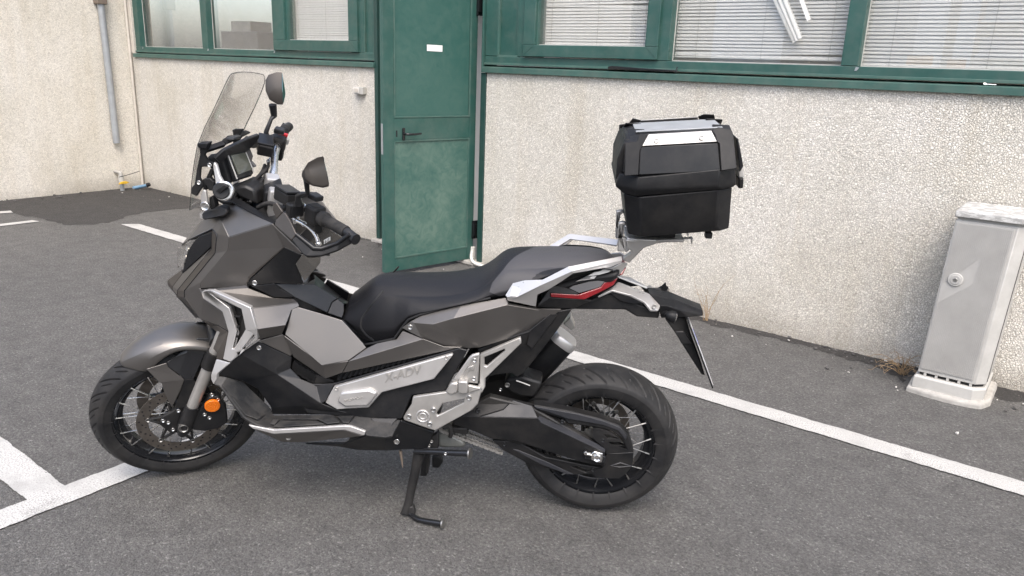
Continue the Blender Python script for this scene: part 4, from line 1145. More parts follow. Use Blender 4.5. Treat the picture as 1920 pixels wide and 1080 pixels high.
# tank-side covers beside the seat
av = [(1.0196, 0.16, 0.8001), (0.952, 0.164, 0.7821), (0.8757, 0.158, 0.7597), (0.8613, 0.16, 0.7458), (0.8059, 0.178, 0.6911), (0.7922, 0.182, 0.6753), (0.8464, 0.208, 0.6366), (0.9321, 0.216, 0.6216), (1.0557, 0.212, 0.7167), (1.0379, 0.166, 0.793)]
panel('tunnel_side', flat(av), [(0, 1, 2, 3, 4, 5, 6, 7, 8, 9)], 'bronze_paint', MOTO, 0.005, 0.005, (0, 0.7, 1), mirror=False)
panel('tunnel_side', [(p[0], -p[1] + 0.01, p[2] - 0.045) for p in flat(av)], [(0, 1, 2, 3, 4, 5, 6, 7, 8, 9)], 'bronze_paint', MOTO, 0.005, 0.005, (0, -0.7, 1), mirror=False)
bv = [(1.0558, 0.212, 0.7159), (0.9322, 0.216, 0.6208), (0.8464, 0.208, 0.6358), (0.8737, 0.196, 0.5848), (0.9312, 0.197, 0.559), (1.0361, 0.196, 0.6321)]
panel('tunnel_side_lower', bv, [(0, 1, 4, 5), (1, 2, 3, 4)], 'bronze_paint', MOTO, 0.005, 0.004, (0, 1, -0.2))
pv = [(0.7933, 0.176, 0.6716), (0.7609, 0.168, 0.688), (0.6945, 0.164, 0.7064), (0.6727, 0.164, 0.7385), (0.6157, 0.172, 0.7196), (0.5799, 0.188, 0.7413), (0.8451, 0.208, 0.6359), (0.8723, 0.196, 0.5848), (0.4735, 0.172, 0.6949), (0.5322, 0.18, 0.6961), (0.6016, 0.184, 0.7218)]
panel('seat_side_cover', pv, [(0, 1, 2, 3, 4, 10, 6), (6, 10, 9, 8, 7)], 'bronze_paint', MOTO, 0.005, 0.004, (0, 1, 0.2))
tv = [(0.6755, 0.166, 0.7481), (0.6475, 0.158, 0.77), (0.6123, 0.154, 0.7919), (0.4817, 0.15, 0.8343), (0.3387, 0.146, 0.868), (0.3305, 0.146, 0.8505), (0.2229, 0.14, 0.8331), (0.1585, 0.122, 0.8282), (0.1945, 0.118, 0.7903), (0.2843, 0.14, 0.7368), (0.4194, 0.164, 0.6935), (0.4547, 0.166, 0.6891), (0.5306, 0.172, 0.6956), (0.6066, 0.175, 0.7194), (0.6341, 0.172, 0.7727), (0.5678, 0.19, 0.7785), (0.5021, 0.187, 0.8024), (0.3314, 0.166, 0.8516), (0.2321, 0.152, 0.834)]
panel('tail_cover', tv, [(0, 1, 14, 13), (1, 2, 3, 16, 15, 14), (3, 4, 5, 17, 16), (17, 5, 6, 18), (15, 16, 17, 18, 8, 9, 10), (13, 14, 15, 10, 11, 12), (18, 6, 7, 8)], 'bronze_paint', MOTO, 0.005, 0.004, (0, 1, 0.1))
bolt([(0.6463, 0.172, 0.7548)][0], 0.0085)
bolt([(1.1404, 0.205, 0.8924)][0], 0.0085)
bolt([(1.1399, 0.222, 0.6708)][0], 0.0085)

# ---------- black lower side: footwell, skirts
nv = [(1.1421, 0.215, 0.6913)]
nv += [(1.138, 0.205, 0.6484), (1.0445, 0.186, 0.6255), (1.0938, 0.21, 0.5937), (1.0906, 0.214, 0.5739), (1.0527, 0.186, 0.5844), (1.0183, 0.186, 0.5458), (0.9685, 0.186, 0.5269), (0.9019, 0.19, 0.5425), (0.9325, 0.212, 0.4816), (0.9467, 0.212, 0.4711), (0.8841, 0.2, 0.4395), (0.8323, 0.19, 0.4246), (1.1391, 0.172, 0.3922), (1.1402, 0.172, 0.4203), (1.1768, 0.178, 0.4904), (1.2254, 0.186, 0.5254), (1.258, 0.222, 0.557), (1.2876, 0.236, 0.5695)]
nv += [(1.2337, 0.238, 0.6176), (1.1979, 0.234, 0.6514)]
panel('leg_shield', nv, [(20, 0, 3, 4), (0, 2, 3), (3, 2, 5, 4), (4, 5, 6), (4, 6, 7, 10), (7, 8, 9, 10), (19, 20, 4, 16, 17, 18), (4, 10, 14, 15, 16), (10, 11, 12, 13, 14)], 'satin_black', MOTO, 0.006, 0.005, (0, 1, 0.2))
gv = [(1.045, 0.17, 0.6047), (1.0553, 0.17, 0.5817), (1.0495, 0.17, 0.5671), (0.9841, 0.17, 0.5248), (0.9671, 0.17, 0.5222), (0.9117, 0.17, 0.5356), (0.9417, 0.17, 0.5466), (0.9717, 0.17, 0.5576)]
prism('air_grille', gv, (0, -0.01, 0), 'frame_black', MOTO, 0.001)
for k in range(7):
    for j in range(3):
        a = Vector(gv[0]).lerp(Vector(gv[7]), (k + 0.5) / 7); b_ = Vector(gv[2]).lerp(Vector(gv[3]), (k + 0.5) / 7)
        p = a.lerp(b_, (j + 0.5 + 0.25 * (k % 2)) / 3.3)
        disc('grille_cell', (p.x, p.y + 0.003, p.z), (0, 1, 0), 0.009, 0.004, 'black_plastic', MOTO, 6)
cv = [(0.9873, 0.188, 0.5308), (0.9505, 0.188, 0.5325), (0.9022, 0.19, 0.5415), (0.4834, 0.18, 0.6946), (0.4563, 0.178, 0.6882), (0.5296, 0.186, 0.5337), (0.6408, 0.192, 0.5154), (0.6715, 0.198, 0.4323), (0.6793, 0.2, 0.4246), (0.7813, 0.2, 0.4214), (1.0027, 0.19, 0.4153), (1.0218, 0.19, 0.438)]
panel('engine_side_cover', cv, [(0, 1, 2, 3, 4, 5, 6, 7, 8, 9, 10, 11)], 'satin_black', MOTO, 0.008, 0.005, (0, 1, 0.2))
# gap of the air box between covers, ribbed
p0, p1, p2, p3 = [(0.9058, 0.16, 0.5353), (0.485, 0.155, 0.6882), (0.4878, 0.15, 0.6964), (0.8978, 0.155, 0.5604)]
prism('air_slot', [p0, p1, p2, p3], (0, -0.02, 0), 'frame_black', MOTO)
for k in range(14):
    t = (k + 0.5) / 14 * 0.62
    a = Vector(p0).lerp(Vector(p1), t); b_ = Vector(p3).lerp(Vector(p2), t + 0.02)
    sweep('slot_rib', [(a.x, a.y + 0.004, a.z), (b_.x, b_.y + 0.004, b_.z)], 0.0045, 'satin_black', MOTO, 6)
# silver engine trim with raised boss
ev = [(0.9354, 0.206, 0.4729), (0.9022, 0.206, 0.5349), (0.506, 0.198, 0.6803), (0.5009, 0.198, 0.6768), (0.5636, 0.206, 0.5885), (0.7374, 0.212, 0.5296), (0.784, 0.214, 0.4697), (0.862, 0.212, 0.4581), (0.8928, 0.212, 0.4521)]
TRIM = prism('engine_trim', ev, (0, -0.016, 0), 'silver_paint', MOTO, 0.005)
prism('engine_trim', mirror_pts(ev), (0, 0.016, 0), 'silver_paint', MOTO, 0.005)
bv = [(0.8906, 0.222, 0.4898), (0.8751, 0.222, 0.525), (0.779, 0.222, 0.5454), (0.7491, 0.224, 0.5318), (0.7826, 0.224, 0.4791), (0.8627, 0.222, 0.4684)]
prism('trim_boss', bv, (0, -0.016, 0), 'silver_paint', TRIM, 0.008)
for s in [(0.8925, 0.212, 0.5317), (0.5227, 0.203, 0.6666)]:
    bolt(s, 0.0068, 'cast_silver', twin=False, parent=TRIM)

def lettering(name, body, p0, p1, height, shear, parent, mat, ext=0.0006, bold=0.0, yoff=0.0012):
    """raised letters between two points on the left side, reading front to back"""
    cu = bpy.data.curves.new(name, 'FONT')
    cu.body = body; cu.size = 1.0; cu.shear = shear; cu.extrude = 0.004; cu.offset = bold
    o = bpy.data.objects.new(name, cu); col.objects.link(o)
    dg = bpy.context.evaluated_depsgraph_get()
    me = bpy.data.meshes.new_from_object(o.evaluated_get(dg))
    bpy.data.objects.remove(o); bpy.data.curves.remove(cu)
    me.name = name
    xs = [v.co.x for v in me.vertices]; ys = [v.co.y for v in me.vertices]
    a, b_ = Vector(p0), Vector(p1)
    X = (b_ - a); L = X.length; X.normalize()
    Zn = Vector((0, 1, 0)); Zn = (Zn - X * Zn.dot(X)).normalized()
    Y = Zn.cross(X)
    sx = L / (max(xs) - min(xs)); sy = height / (max(ys) - min(ys))
    for v in me.vertices:
        x = (v.co.x - min(xs)) * sx; y = (v.co.y - min(ys)) * sy; z = v.co.z / 0.004 * ext + yoff
        v.co = a + X * x + Y * y + Zn * z
    me.materials.clear(); me.materials.append(MATS[mat])
    return link(bpy.data.objects.new(name, me), parent)
xa, xb = [(0.7281, 0.206, 0.5644), (0.5945, 0.204, 0.6089)]
lettering('lettering', 'X-ADV', xa, xb, 0.032, 0.42, TRIM, 'cast_silver', 0.0008, 0.012)
xa, xb = [(0.8606, 0.2222, 0.4921), (0.7955, 0.2222, 0.5104)]
lettering('lettering', 'HONDA', xa, xb, 0.0085, 0.0, TRIM, 'cast_silver', 0.0008)

# footboard
ov = [(1.2941, 0.248, 0.5385), (1.2667, 0.26, 0.5395), (1.1958, 0.27, 0.4363), (1.1574, 0.27, 0.4127), (1.0949, 0.27, 0.3931), (0.8488, 0.266, 0.4259), (0.7876, 0.262, 0.4009), (1.2571, 0.224, 0.5573), (1.2255, 0.186, 0.5246), (1.1401, 0.174, 0.4207), (1.1305, 0.176, 0.3928), (0.8323, 0.19, 0.423), (1.2868, 0.238, 0.5688)]
ov += [(0.6773, 0.2, 0.4239), (0.6998, 0.24, 0.3819), (0.7217, 0.25, 0.3809), (0.7826, 0.262, 0.3914)]
panel('footboard', ov, [(0, 1, 7, 12), (1, 2, 9, 8, 7), (2, 3, 10, 9), (3, 4, 10), (4, 5, 11, 10), (5, 6, 16, 15, 14, 13, 11)], 'mat_rubber', MOTO, 0.012, 0.004, (0, 0.3, 1))
def pad(pts, mat='mat_rubber', h=0.005):
    for q in (pts, mirror_pts(pts)):
        prism('footboard_pad', q, (0, 0.001, h), mat, MOTO, 0.0018)
pad([(1.2613, 0.254, 0.536), (1.2518, 0.228, 0.5524), (1.2352, 0.206, 0.5315), (1.1775, 0.205, 0.441), (1.233, 0.255, 0.4977)])
pad([(1.2312, 0.256, 0.4947), (1.1757, 0.206, 0.4379), (1.1483, 0.2, 0.4028), (1.1528, 0.255, 0.4177), (1.1914, 0.264, 0.4372)])
pad([(1.0769, 0.2, 0.4071), (0.9074, 0.205, 0.4223), (0.8742, 0.248, 0.4236), (0.915, 0.258, 0.4208), (0.9544, 0.23, 0.4181), (1.0812, 0.222, 0.4036)])
pad([(1.086, 0.228, 0.4022), (0.9597, 0.235, 0.4161), (0.9231, 0.259, 0.4196), (1.0805, 0.262, 0.3978), (1.0974, 0.262, 0.3995)])
pad([(0.8969, 0.206, 0.4217), (0.8388, 0.2, 0.4238), (0.8434, 0.25, 0.4242), (0.8635, 0.25, 0.4249)])
pad([(1.1176, 0.245, 0.3972), (1.1111, 0.225, 0.4031), (1.0924, 0.22, 0.4015), (1.0986, 0.25, 0.3979)])
ev = [(0.7817, 0.206, 0.424), (0.6895, 0.205, 0.4305), (0.7246, 0.236, 0.395)]
panel('footboard_end', ev, [(0, 1, 2)], 'satin_black', MOTO, 0.004, 0.001, (0, 1, 0.6))
sv = [(1.1815, 0.272, 0.4074), (1.1703, 0.273, 0.4066), (1.0931, 0.274, 0.3957), (0.8509, 0.27, 0.4274), (0.831, 0.27, 0.4267), (0.7829, 0.266, 0.4083), (0.7883, 0.266, 0.3919), (0.8516, 0.27, 0.4122), (1.0945, 0.274, 0.3796), (1.1676, 0.274, 0.3952)]
panel('footboard_edge', sv, [(0, 1, 9), (1, 2, 8, 9), (2, 3, 7, 8), (3, 4, 5, 6, 7)], 'silver_paint', MOTO, 0.012, 0.003, (0, 1, 0.3))
sv = [(1.1696, 0.27, 0.3919), (1.0963, 0.27, 0.3762), (0.853, 0.266, 0.4089), (0.7908, 0.262, 0.3884), (1.017, 0.235, 0.3271), (1.0863, 0.235, 0.3239), (1.1325, 0.25, 0.3617)]
panel('footboard_skirt', sv, [(0, 1, 5, 6), (1, 2, 4, 5), (2, 3, 4)], 'bronze_paint', MOTO, 0.006, 0.003, (0, 1, -0.3))
bolt([(1.0537, 0.256, 0.3569)][0], 0.0105, 'dull_steel')
bv = [(1.0198, 0.2, 0.2992), (0.8762, 0.215, 0.3212), (0.7945, 0.235, 0.3713), (0.7261, 0.225, 0.3649), (0.6779, 0.198, 0.4189), (0.5716, 0.17, 0.3635), (0.5939, 0.165, 0.2932), (0.7439, 0.17, 0.2747), (0.8453, 0.17, 0.2688), (0.905, 0.18, 0.285)]
panel('belly_cover', bv, [(0, 1, 2, 3, 7, 8, 9), (3, 4, 5, 6, 7)], 'satin_black', MOTO, 0.008, 0.004, (0, 1, 0))
bolt([(0.6974, 0.192, 0.3285)][0], 0.0105)

# ---------- seat
def sec(top, side, zoff=0.0):
    pass
def seat():
    # stations: x, centre height, half width, edge height, roundness
    bot = [(0.8933, 0.098, 0.7315), (0.8534, 0.13, 0.7046), (0.8074, 0.15, 0.6729), (0.7696, 0.152, 0.685), (0.7051, 0.155, 0.7051), (0.6771, 0.155, 0.7463), (0.6569, 0.15, 0.7737), (0.6193, 0.148, 0.7929), (0.5219, 0.146, 0.8261), (0.3875, 0.144, 0.8646)]
    bot += [(0.361, 0.142, 0.8716), (0.339, 0.14, 0.877), (0.2366, 0.135, 0.9327), (0.145, 0.13, 0.9797), (-0.0218, 0.1, 1.012)]
    st = [  # x, ztop, zedge, half, dome, shoulder
        (0.905, 0.752, 0.728, 0.085, 0.004, 0.5), (0.885, 0.790, 0.705, 0.098, 0.008, 0.55), (0.858, 0.812, 0.690, 0.112, 0.010, 0.58), (0.825, 0.838, 0.680, 0.124, 0.012, 0.60),
        (0.790, 0.858, 0.676, 0.134, 0.014, 0.62), (0.745, 0.862, 0.682, 0.144, 0.016, 0.64), (0.700, 0.863, 0.695, 0.152, 0.018, 0.66), (0.655, 0.864, 0.728, 0.158, 0.018, 0.68),
        (0.600, 0.867, 0.758, 0.160, 0.018, 0.70), (0.540, 0.874, 0.772, 0.160, 0.017, 0.72), (0.480, 0.888, 0.784, 0.159, 0.014, 0.74), (0.435, 0.905, 0.792, 0.156, 0.012, 0.75),
        (0.400, 0.930, 0.799, 0.152, 0.012, 0.75), (0.370, 0.957, 0.806, 0.150, 0.013, 0.74), (0.340, 0.972, 0.814, 0.149, 0.015, 0.74), (0.290, 0.980, 0.835, 0.146, 0.016, 0.74),
        (0.230, 0.985, 0.862, 0.142, 0.016, 0.74), (0.160, 0.990, 0.890, 0.136, 0.016, 0.72), (0.090, 0.994, 0.915, 0.127, 0.015, 0.70), (0.035, 0.992, 0.935, 0.113, 0.013, 0.66),
        (0.005, 0.984, 0.945, 0.095, 0.010, 0.6), (-0.006, 0.972, 0.948, 0.080, 0.004, 0.5)]
    # edge line follows the traced lower border
    bx = sorted((p[0], p[2]) for p in bot)
    def edge(x):
        if x <= bx[0][0]: return bx[0][1]
        if x >= bx[-1][0]: return bx[-1][1]
        for (a, za), (c, zc) in zip(bx[:-1], bx[1:]):
            if a <= x <= c:
                return za + (zc - za) * (x - a) / max(c - a, 1e-6)
    dense = []
    for i in range(len(st) - 1):
        for j in range(6):
            t = j / 6
            p0, p1, p2, p3 = st[max(i - 1, 0)], st[i], st[i + 1], st[min(i + 2, len(st) - 1)]
            dense.append([0.5 * ((2 * b) + (c - a) * t + (2 * a - 5 * b + 4 * c - d) * t * t + (3 * b - a - 3 * c + d) * t ** 3) for a, b, c, d in zip(p0, p1, p2, p3)])
    dense.append(list(st[-1]))
    ring_n = 81
    v, f, ins = [], [], []
    for (x, zt, ze, hw, dome, sh) in dense:
        zt -= 0.011; ze = min(edge(x) - 0.004, zt - 0.01)
        for k in range(ring_n):
            u = -1 + 2 * k / (ring_n - 1)
            s = abs(u); sg = 1 if u > 0 else -1
            if s < 0.5:                       # top
                w = s / 0.5
                y = hw * sh * w
                z = zt + dome * (1 - w * w) - 0.016 * w ** 3
            else:                             # shoulder and side
                w = (s - 0.5) / 0.5
                z0 = zt - 0.016
                y = hw * (sh + (1 - sh) * math.sin(w * math.pi / 2) ** 0.85) - 0.012 * max(0, w - 0.8) / 0.2
                z = z0 + (ze - z0) * (w ** 1.25)
            v.append((x, sg * y if s > 1e-6 else 0.0, z))
            # insert of the passenger seat: pale between two dark side patches
            d = 0.0
            tab = ((-1.0, .17), (-.5, .215), (-.25, .25), (0, .277), (.25, .322), (.45, .352), (.6, .385), (.8, .392), (1.0, .36))
            front = next(b1 + (b2 - b1) * (u - a1) / (a2 - a1) for (a1, b1), (a2, b2) in zip(tab[:-1], tab[1:]) if u <= a2)
            a = (front - x) / 0.02
            cx = 0.145; hx = 0.110
            e = ((x - cx) / hx) ** 2
            inner = 0.50 + 0.36 * (1 - max(0.0, 1 - e) ** 0.5)
            b_ = (0.42 - s) / 0.08 if e >= 1 else (inner - s) / 0.08
            cpatch = 1.0
            if e < 1.0:
                cpatch = (inner - s) / 0.03
            low = (x - 0.22) / 0.03 if s > 0.42 else 1.0
            d = min(a, cpatch)
            ins.append(0.5 + 0.5 * max(-1, min(1, d)))
    nn = len(dense)
    for i in range(nn - 1):
        for k in range(ring_n - 1):
            f.append((i * ring_n + k, i * ring_n + k + 1, (i + 1) * ring_n + k + 1, (i + 1) * ring_n + k))
    f.append(tuple(range(ring_n))); f.append(tuple(range((nn - 1) * ring_n, nn * ring_n))[::-1])
    o = mesh_from('seat', v, f, 'seat_two_tone', MOTO, 60)
    bm = bmesh.new(); bm.from_mesh(o.data); bmesh.ops.recalc_face_normals(bm, faces=bm.faces); bm.to_mesh(o.data); bm.free()
    at = o.data.attributes.new('insert', 'FLOAT', 'POINT')
    at.data.foreach_set('value', ins)
    o.data.set_sharp_from_angle(angle=math.radians(60))
    return o, dense
SEAT, seat_st = seat()
# piping along the nose of the seat
for pts in ([(0.7457, 0.118, 0.8568), (0.7744, 0.14, 0.8208), (0.8059, 0.152, 0.7764), (0.8121, 0.156, 0.7618), (0.812, 0.16, 0.7369), (0.7965, 0.16, 0.7129), (0.7718, 0.156, 0.6904)], ):
    for q in (pts, mirror_pts(pts)):
        sweep('piping', spline(q, 6), 0.0032, 'satin_black', SEAT, 6)
ep = [(0.8915, 0.104, 0.7331), (0.8516, 0.136, 0.7063), (0.8074, 0.156, 0.6742), (0.7676, 0.16, 0.686), (0.7019, 0.162, 0.7064), (0.6753, 0.16, 0.7472), (0.6546, 0.156, 0.7751), (0.6177, 0.153, 0.7937), (0.5213, 0.15, 0.826), (0.3872, 0.147, 0.8641)]
for q in (ep, mirror_pts(ep)):
    sweep('seat_edge', q, 0.0045, 'black_plastic', SEAT, 6)

# ---------- grab rails, tail, rack
gv = [(0.3397, 0.15, 0.8774), (0.3172, 0.15, 0.9201), (0.2796, 0.154, 0.9339), (0.2227, 0.162, 0.9425), (0.1454, 0.176, 0.9951), (-0.0227, 0.088, 1.0096), (-0.0263, 0.096, 0.9983), (0.131, 0.184, 0.9842), (0.2283, 0.178, 0.9286), (0.3014, 0.168, 0.8808), (0.3341, 0.16, 0.8766), (0.1289, 0.176, 0.9739), (0.1641, 0.174, 0.9432), (0.203, 0.168, 0.912), (0.2367, 0.162, 0.8908), (0.241, 0.152, 0.8454), (0.3321, 0.156, 0.8626), (-0.0243, 0.09, 0.9881), (0.0081, 0.12, 0.984)]
panel('grab_rail', gv, [(3, 4, 7, 8), (4, 5, 6, 7), (1, 2, 3, 8, 9, 10, 0), (10, 9, 8, 13, 14, 15, 16), (8, 7, 11, 12, 13), (7, 6, 17, 18, 11)], 'silver_paint', MOTO, 0.022, 0.004, (0, 0.7, 1))
iv = [(0.3175, 0.146, 0.9192), (0.28, 0.144, 0.9251), (0.2983, 0.168, 0.8823), (0.3244, 0.164, 0.8812)]
panel('rail_inset', iv, [(0, 1, 2, 3)], 'cast_silver', MOTO, 0.003, 0.001, (0, 0.7, 1))
# black tail sides and light
tb = [(0.2391, 0.13, 0.8344), (0.1993, 0.118, 0.8974), (0.1823, 0.112, 0.905), (0.1406, 0.11, 0.8985), (0.1049, 0.118, 0.8857), (0.1078, 0.12, 0.8818), (0.1395, 0.12, 0.8806), (0.1969, 0.12, 0.8819), (0.1961, 0.122, 0.8673), (0.0859, 0.115, 0.8626), (0.0615, 0.105, 0.8574), (0.1172, 0.1, 0.8251), (0.1751, 0.115, 0.8266)]
panel('tail_side', tb, [(0, 1, 2, 3, 4, 5, 6, 7, 8), (0, 8, 9, 10, 11, 12)], 'black_plastic', MOTO, 0.006, 0.003, (0, 1, 0))
tb = [(0.1406, 0.11, 0.8985), (0.1252, 0.104, 0.9067), (0.0784, 0.098, 0.9216), (0.0149, 0.085, 0.9273), (-0.0233, 0.07, 0.935), (-0.0184, 0.078, 0.9318), (0.0247, 0.092, 0.9191), (0.036, 0.1, 0.9044), (0.1049, 0.118, 0.8857)]
panel('tail_side', tb, [(0, 1, 2, 7, 8), (2, 3, 6, 7), (3, 4, 5, 6)], 'gloss_black', MOTO, 0.006, 0.003, (0, 1, 0.6))
lv = [(0.1962, 0.121, 0.8809), (0.1053, 0.12, 0.8816), (0.0354, 0.101, 0.9045), (0.0248, 0.093, 0.9188), (-0.0193, 0.079, 0.9316), (-0.0064, 0.083, 0.9073), (0.0343, 0.102, 0.8882), (0.0857, 0.116, 0.8637), (0.1949, 0.122, 0.8684)]
panel('tail_light', lv, [(0, 1, 7, 8), (1, 2, 6, 7), (2, 3, 4, 5, 6)], 'red_lens', MOTO, 0.008, 0.003, (0, 1, 0))
lv = [(-0.0427, 0.045, 0.9572), (-0.0298, 0.05, 0.948), (-0.0244, 0.062, 0.9349), (-0.0318, 0.06, 0.9353), (-0.0423, 0.045, 0.9469)]
panel('tail_light', lv, [(0, 1, 2, 3, 4)], 'red_lens', MOTO, 0.02, 0.003, (-1, 1, 0))
lp = [(lv[0][0] - 0.003, 0.046, lv[0][2]), (lv[0][0] - 0.003, -0.046, lv[0][2]), (lv[3][0] - 0.003, -0.06, lv[3][2]), (lv[3][0] - 0.003, 0.06, lv[3][2])]
prism('tail_light', lp, (0.02, 0, 0), 'red_lens', MOTO, 0.004)
tc_ = [(0.1794, 0.09, 0.8989), (0.0794, 0.09, 0.939), (-0.0267, 0.09, 0.9587), (-0.0163, 0.09, 0.931), (0.0345, 0.09, 0.8869), (0.0869, 0.09, 0.856), (0.169, 0.09, 0.823), (0.234, 0.09, 0.8224)]
prism('tail_body', [(p[0], 0.092, p[2]) for p in tc_], (0, -0.184, 0), 'black_plastic', MOTO, 0.015)
tv = [(0.1196, 0.1, 0.9189), (0.0808, 0.085, 0.9371), (0.0608, 0.08, 0.9483), (0.039, 0.08, 0.9547), (0.0239, 0.08, 0.9657), (0.0015, 0.075, 0.9652), (-0.0335, 0.055, 0.9772), (-0.051, 0.04, 0.9696), (-0.0357, 0.055, 0.9501), (-0.0235, 0.065, 0.9359), (0.0214, 0.085, 0.9286), (0.0661, 0.095, 0.928)]
panel('tail_top', tv, [(0, 1, 11), (1, 2, 3, 4, 5, 10, 11), (5, 6, 7, 8, 9, 10)], 'cast_silver', MOTO, 0.006, 0.003, (0, 1, 0.5))

# number plate carrier
tv = [(0.2348, 0.075, 0.814), (0.1931, 0.075, 0.843), (0.0684, 0.075, 0.8479), (0.008, 0.07, 0.8743), (-0.1292, 0.072, 0.8305), (-0.1636, 0.072, 0.8241), (-0.1645, 0.068, 0.7924), (-0.0909, 0.068, 0.7942), (-0.0518, 0.072, 0.8185), (0.1517, 0.075, 0.8091)]
prism('plate_carrier', tv, (0, -0.15, 0), 'black_plastic', MOTO, 0.006)
sv = [(0.0439, 0.086, 0.8674), (-0.0009, 0.086, 0.8914), (-0.0609, 0.086, 0.8784), (-0.1084, 0.086, 0.8562), (-0.1329, 0.086, 0.8282), (-0.1578, 0.086, 0.829), (-0.1622, 0.084, 0.8465), (-0.1294, 0.03, 0.8652), (-0.0233, 0.03, 0.9013), (-0.008, 0.06, 0.8964), (-0.0688, 0.06, 0.8878)]
panel('tail_bracket', sv, [(0, 9, 1), (9, 8, 10, 2, 1), (8, 7, 10), (10, 7, 6, 5, 4, 3, 2)], 'silver_paint', MOTO, 0.008, 0.003, (0, 1, 0.8))
bolt([(-0.1426, 0.09, 0.8431)][0], 0.0075, 'cast_silver')
pv = [(0.0057, 0.08, 0.8796), (-0.0258, 0.082, 0.8804), (-0.0725, 0.083, 0.8684), (-0.1092, 0.083, 0.8504), (-0.0748, 0.08, 0.8444), (-0.0334, 0.08, 0.8529)]
panel('tail_inset', pv, [(0, 1, 2, 3, 4, 5)], 'satin_black', MOTO, 0.003, 0.001, (0, 1, 0.3))
mv = [(-0.1302, 0.03, 0.8645), (-0.1741, 0.03, 0.8536), (-0.2102, 0.03, 0.85), (-0.3123, 0.03, 0.8153), (-0.3143, 0.035, 0.8007), (-0.2617, 0.06, 0.8001), (-0.1722, 0.07, 0.796), (-0.1605, 0.08, 0.8247), (-0.1632, 0.082, 0.8457), (-0.1835, 0.082, 0.8462), (-0.2209, 0.075, 0.8322)]
panel('rear_mudguard', mv, [(0, 1, 9, 8), (1, 2, 10, 9), (2, 3, 4, 10), (8, 9, 6, 7), (9, 10, 5, 6), (10, 4, 5)], 'black_plastic', MOTO, 0.008, 0.004, (0, 0.8, 0.8))
rvp = [(-0.1302, 0.03, 0.8645), (-0.1741, 0.03, 0.8536), (-0.2102, 0.03, 0.85), (-0.3123, 0.03, 0.8153)]
panel('rear_mudguard', rvp + mirror_pts(rvp), [(0, 1, 5, 4), (1, 2, 6, 5), (2, 3, 7, 6)], 'black_plastic', MOTO, 0.01, 0.003, (0, 0, 1), mirror=False)
fv = [(-0.1811, 0, 0.844), (-0.1843, 0, 0.856), (-0.1947, 0, 0.8672), (-0.2027, 0, 0.8454), (-0.2053, 0, 0.8337), (-0.1837, 0, 0.8324)]
prism('mudguard_fin', [(p[0], -0.085, p[2]) for p in fv], (0, 0.006, 0), 'black_plastic', MOTO, 0.002)
hv = [(-0.1747, 0.07, 0.8059), (-0.185, 0.075, 0.8263), (-0.2063, 0.075, 0.8065), (-0.224, 0.06, 0.7476), (-0.2501, 0.06, 0.7021), (-0.2914, 0.05, 0.6965), (-0.3103, 0.05, 0.661), (-0.3459, 0.035, 0.5753), (-0.3338, 0.035, 0.5782), (-0.2734, 0.05, 0.6659), (-0.2247, 0.06, 0.7404)]
prism('plate_holder', [(-0.1862, 0.055, 0.7878), (-0.22, 0.05, 0.7967), (-0.2562, 0.05, 0.7919), (-0.2836, 0.05, 0.7216), (-0.3231, 0.05, 0.6359), (-0.3431, 0.05, 0.5848), (-0.3304, 0.05, 0.5877), (-0.2723, 0.055, 0.6701), (-0.2238, 0.055, 0.7399)], (0, -0.10, 0), 'black_plastic', MOTO, 0.004)
prism('plate_holder', [(-0.2222, 0.062, 0.7466), (-0.2527, 0.062, 0.7503), (-0.2877, 0.062, 0.7049), (-0.2487, 0.062, 0.7037)], (0, -0.124, 0), 'satin_black', MOTO, 0.003)
pa, pb = [(-0.2567, 0.089, 0.8034), (-0.3676, 0.089, 0.5601)]
pa, pb = Vector(pa), Vector(pb)
pn = (pb - pa).cross(Vector((0, 1, 0))).normalized() * 0.003
if pn.x < 0: pn = -pn
PL = prism('number_plate', [pa, pb, (pb.x, -0.089, pb.z), (pa.x, -0.089, pa.z)], pn * 1.6, 'gloss_black', MOTO, 0.0012)
pc = pa.lerp(pb, 0.14); pd = pa.lerp(pb, 0.96)
wf = [(p.x - pn.x * 0.5, p.y, p.z - pn.z * 0.5) for p in (pc, pd)]
prism('plate_face', [wf[0], wf[1], (wf[1][0], -0.086, wf[1][2]), (wf[0][0], -0.086, wf[0][2])], -pn * 0.4, 'plate_white', PL)
pe, pf = pa.lerp(pb, 0.16), pa.lerp(pb, 0.36)
prism('plate_band', [(p.x - pn.x * 0.8, 0.0885, p.z - pn.z * 0.8) for p in (pe, pf)] + [(p.x - pn.x * 0.8, 0.070, p.z - pn.z * 0.8) for p in (pf, pe)], -pn * 0.5, 'plate_blue', PL)
sg = [(-0.1701, 0.075, 0.8148), (-0.1865, 0.1, 0.8159), (-0.1964, 0.13, 0.8396)]
rr_ = [(-0.2532, 0.045, 0.7806), (-0.2617, 0.045, 0.7686), (-0.2626, 0.045, 0.7397), (-0.2551, 0.045, 0.7429)]
prism('rear_reflector', rr_, (0, -0.06, 0), 'red_lens', MOTO, 0.002)
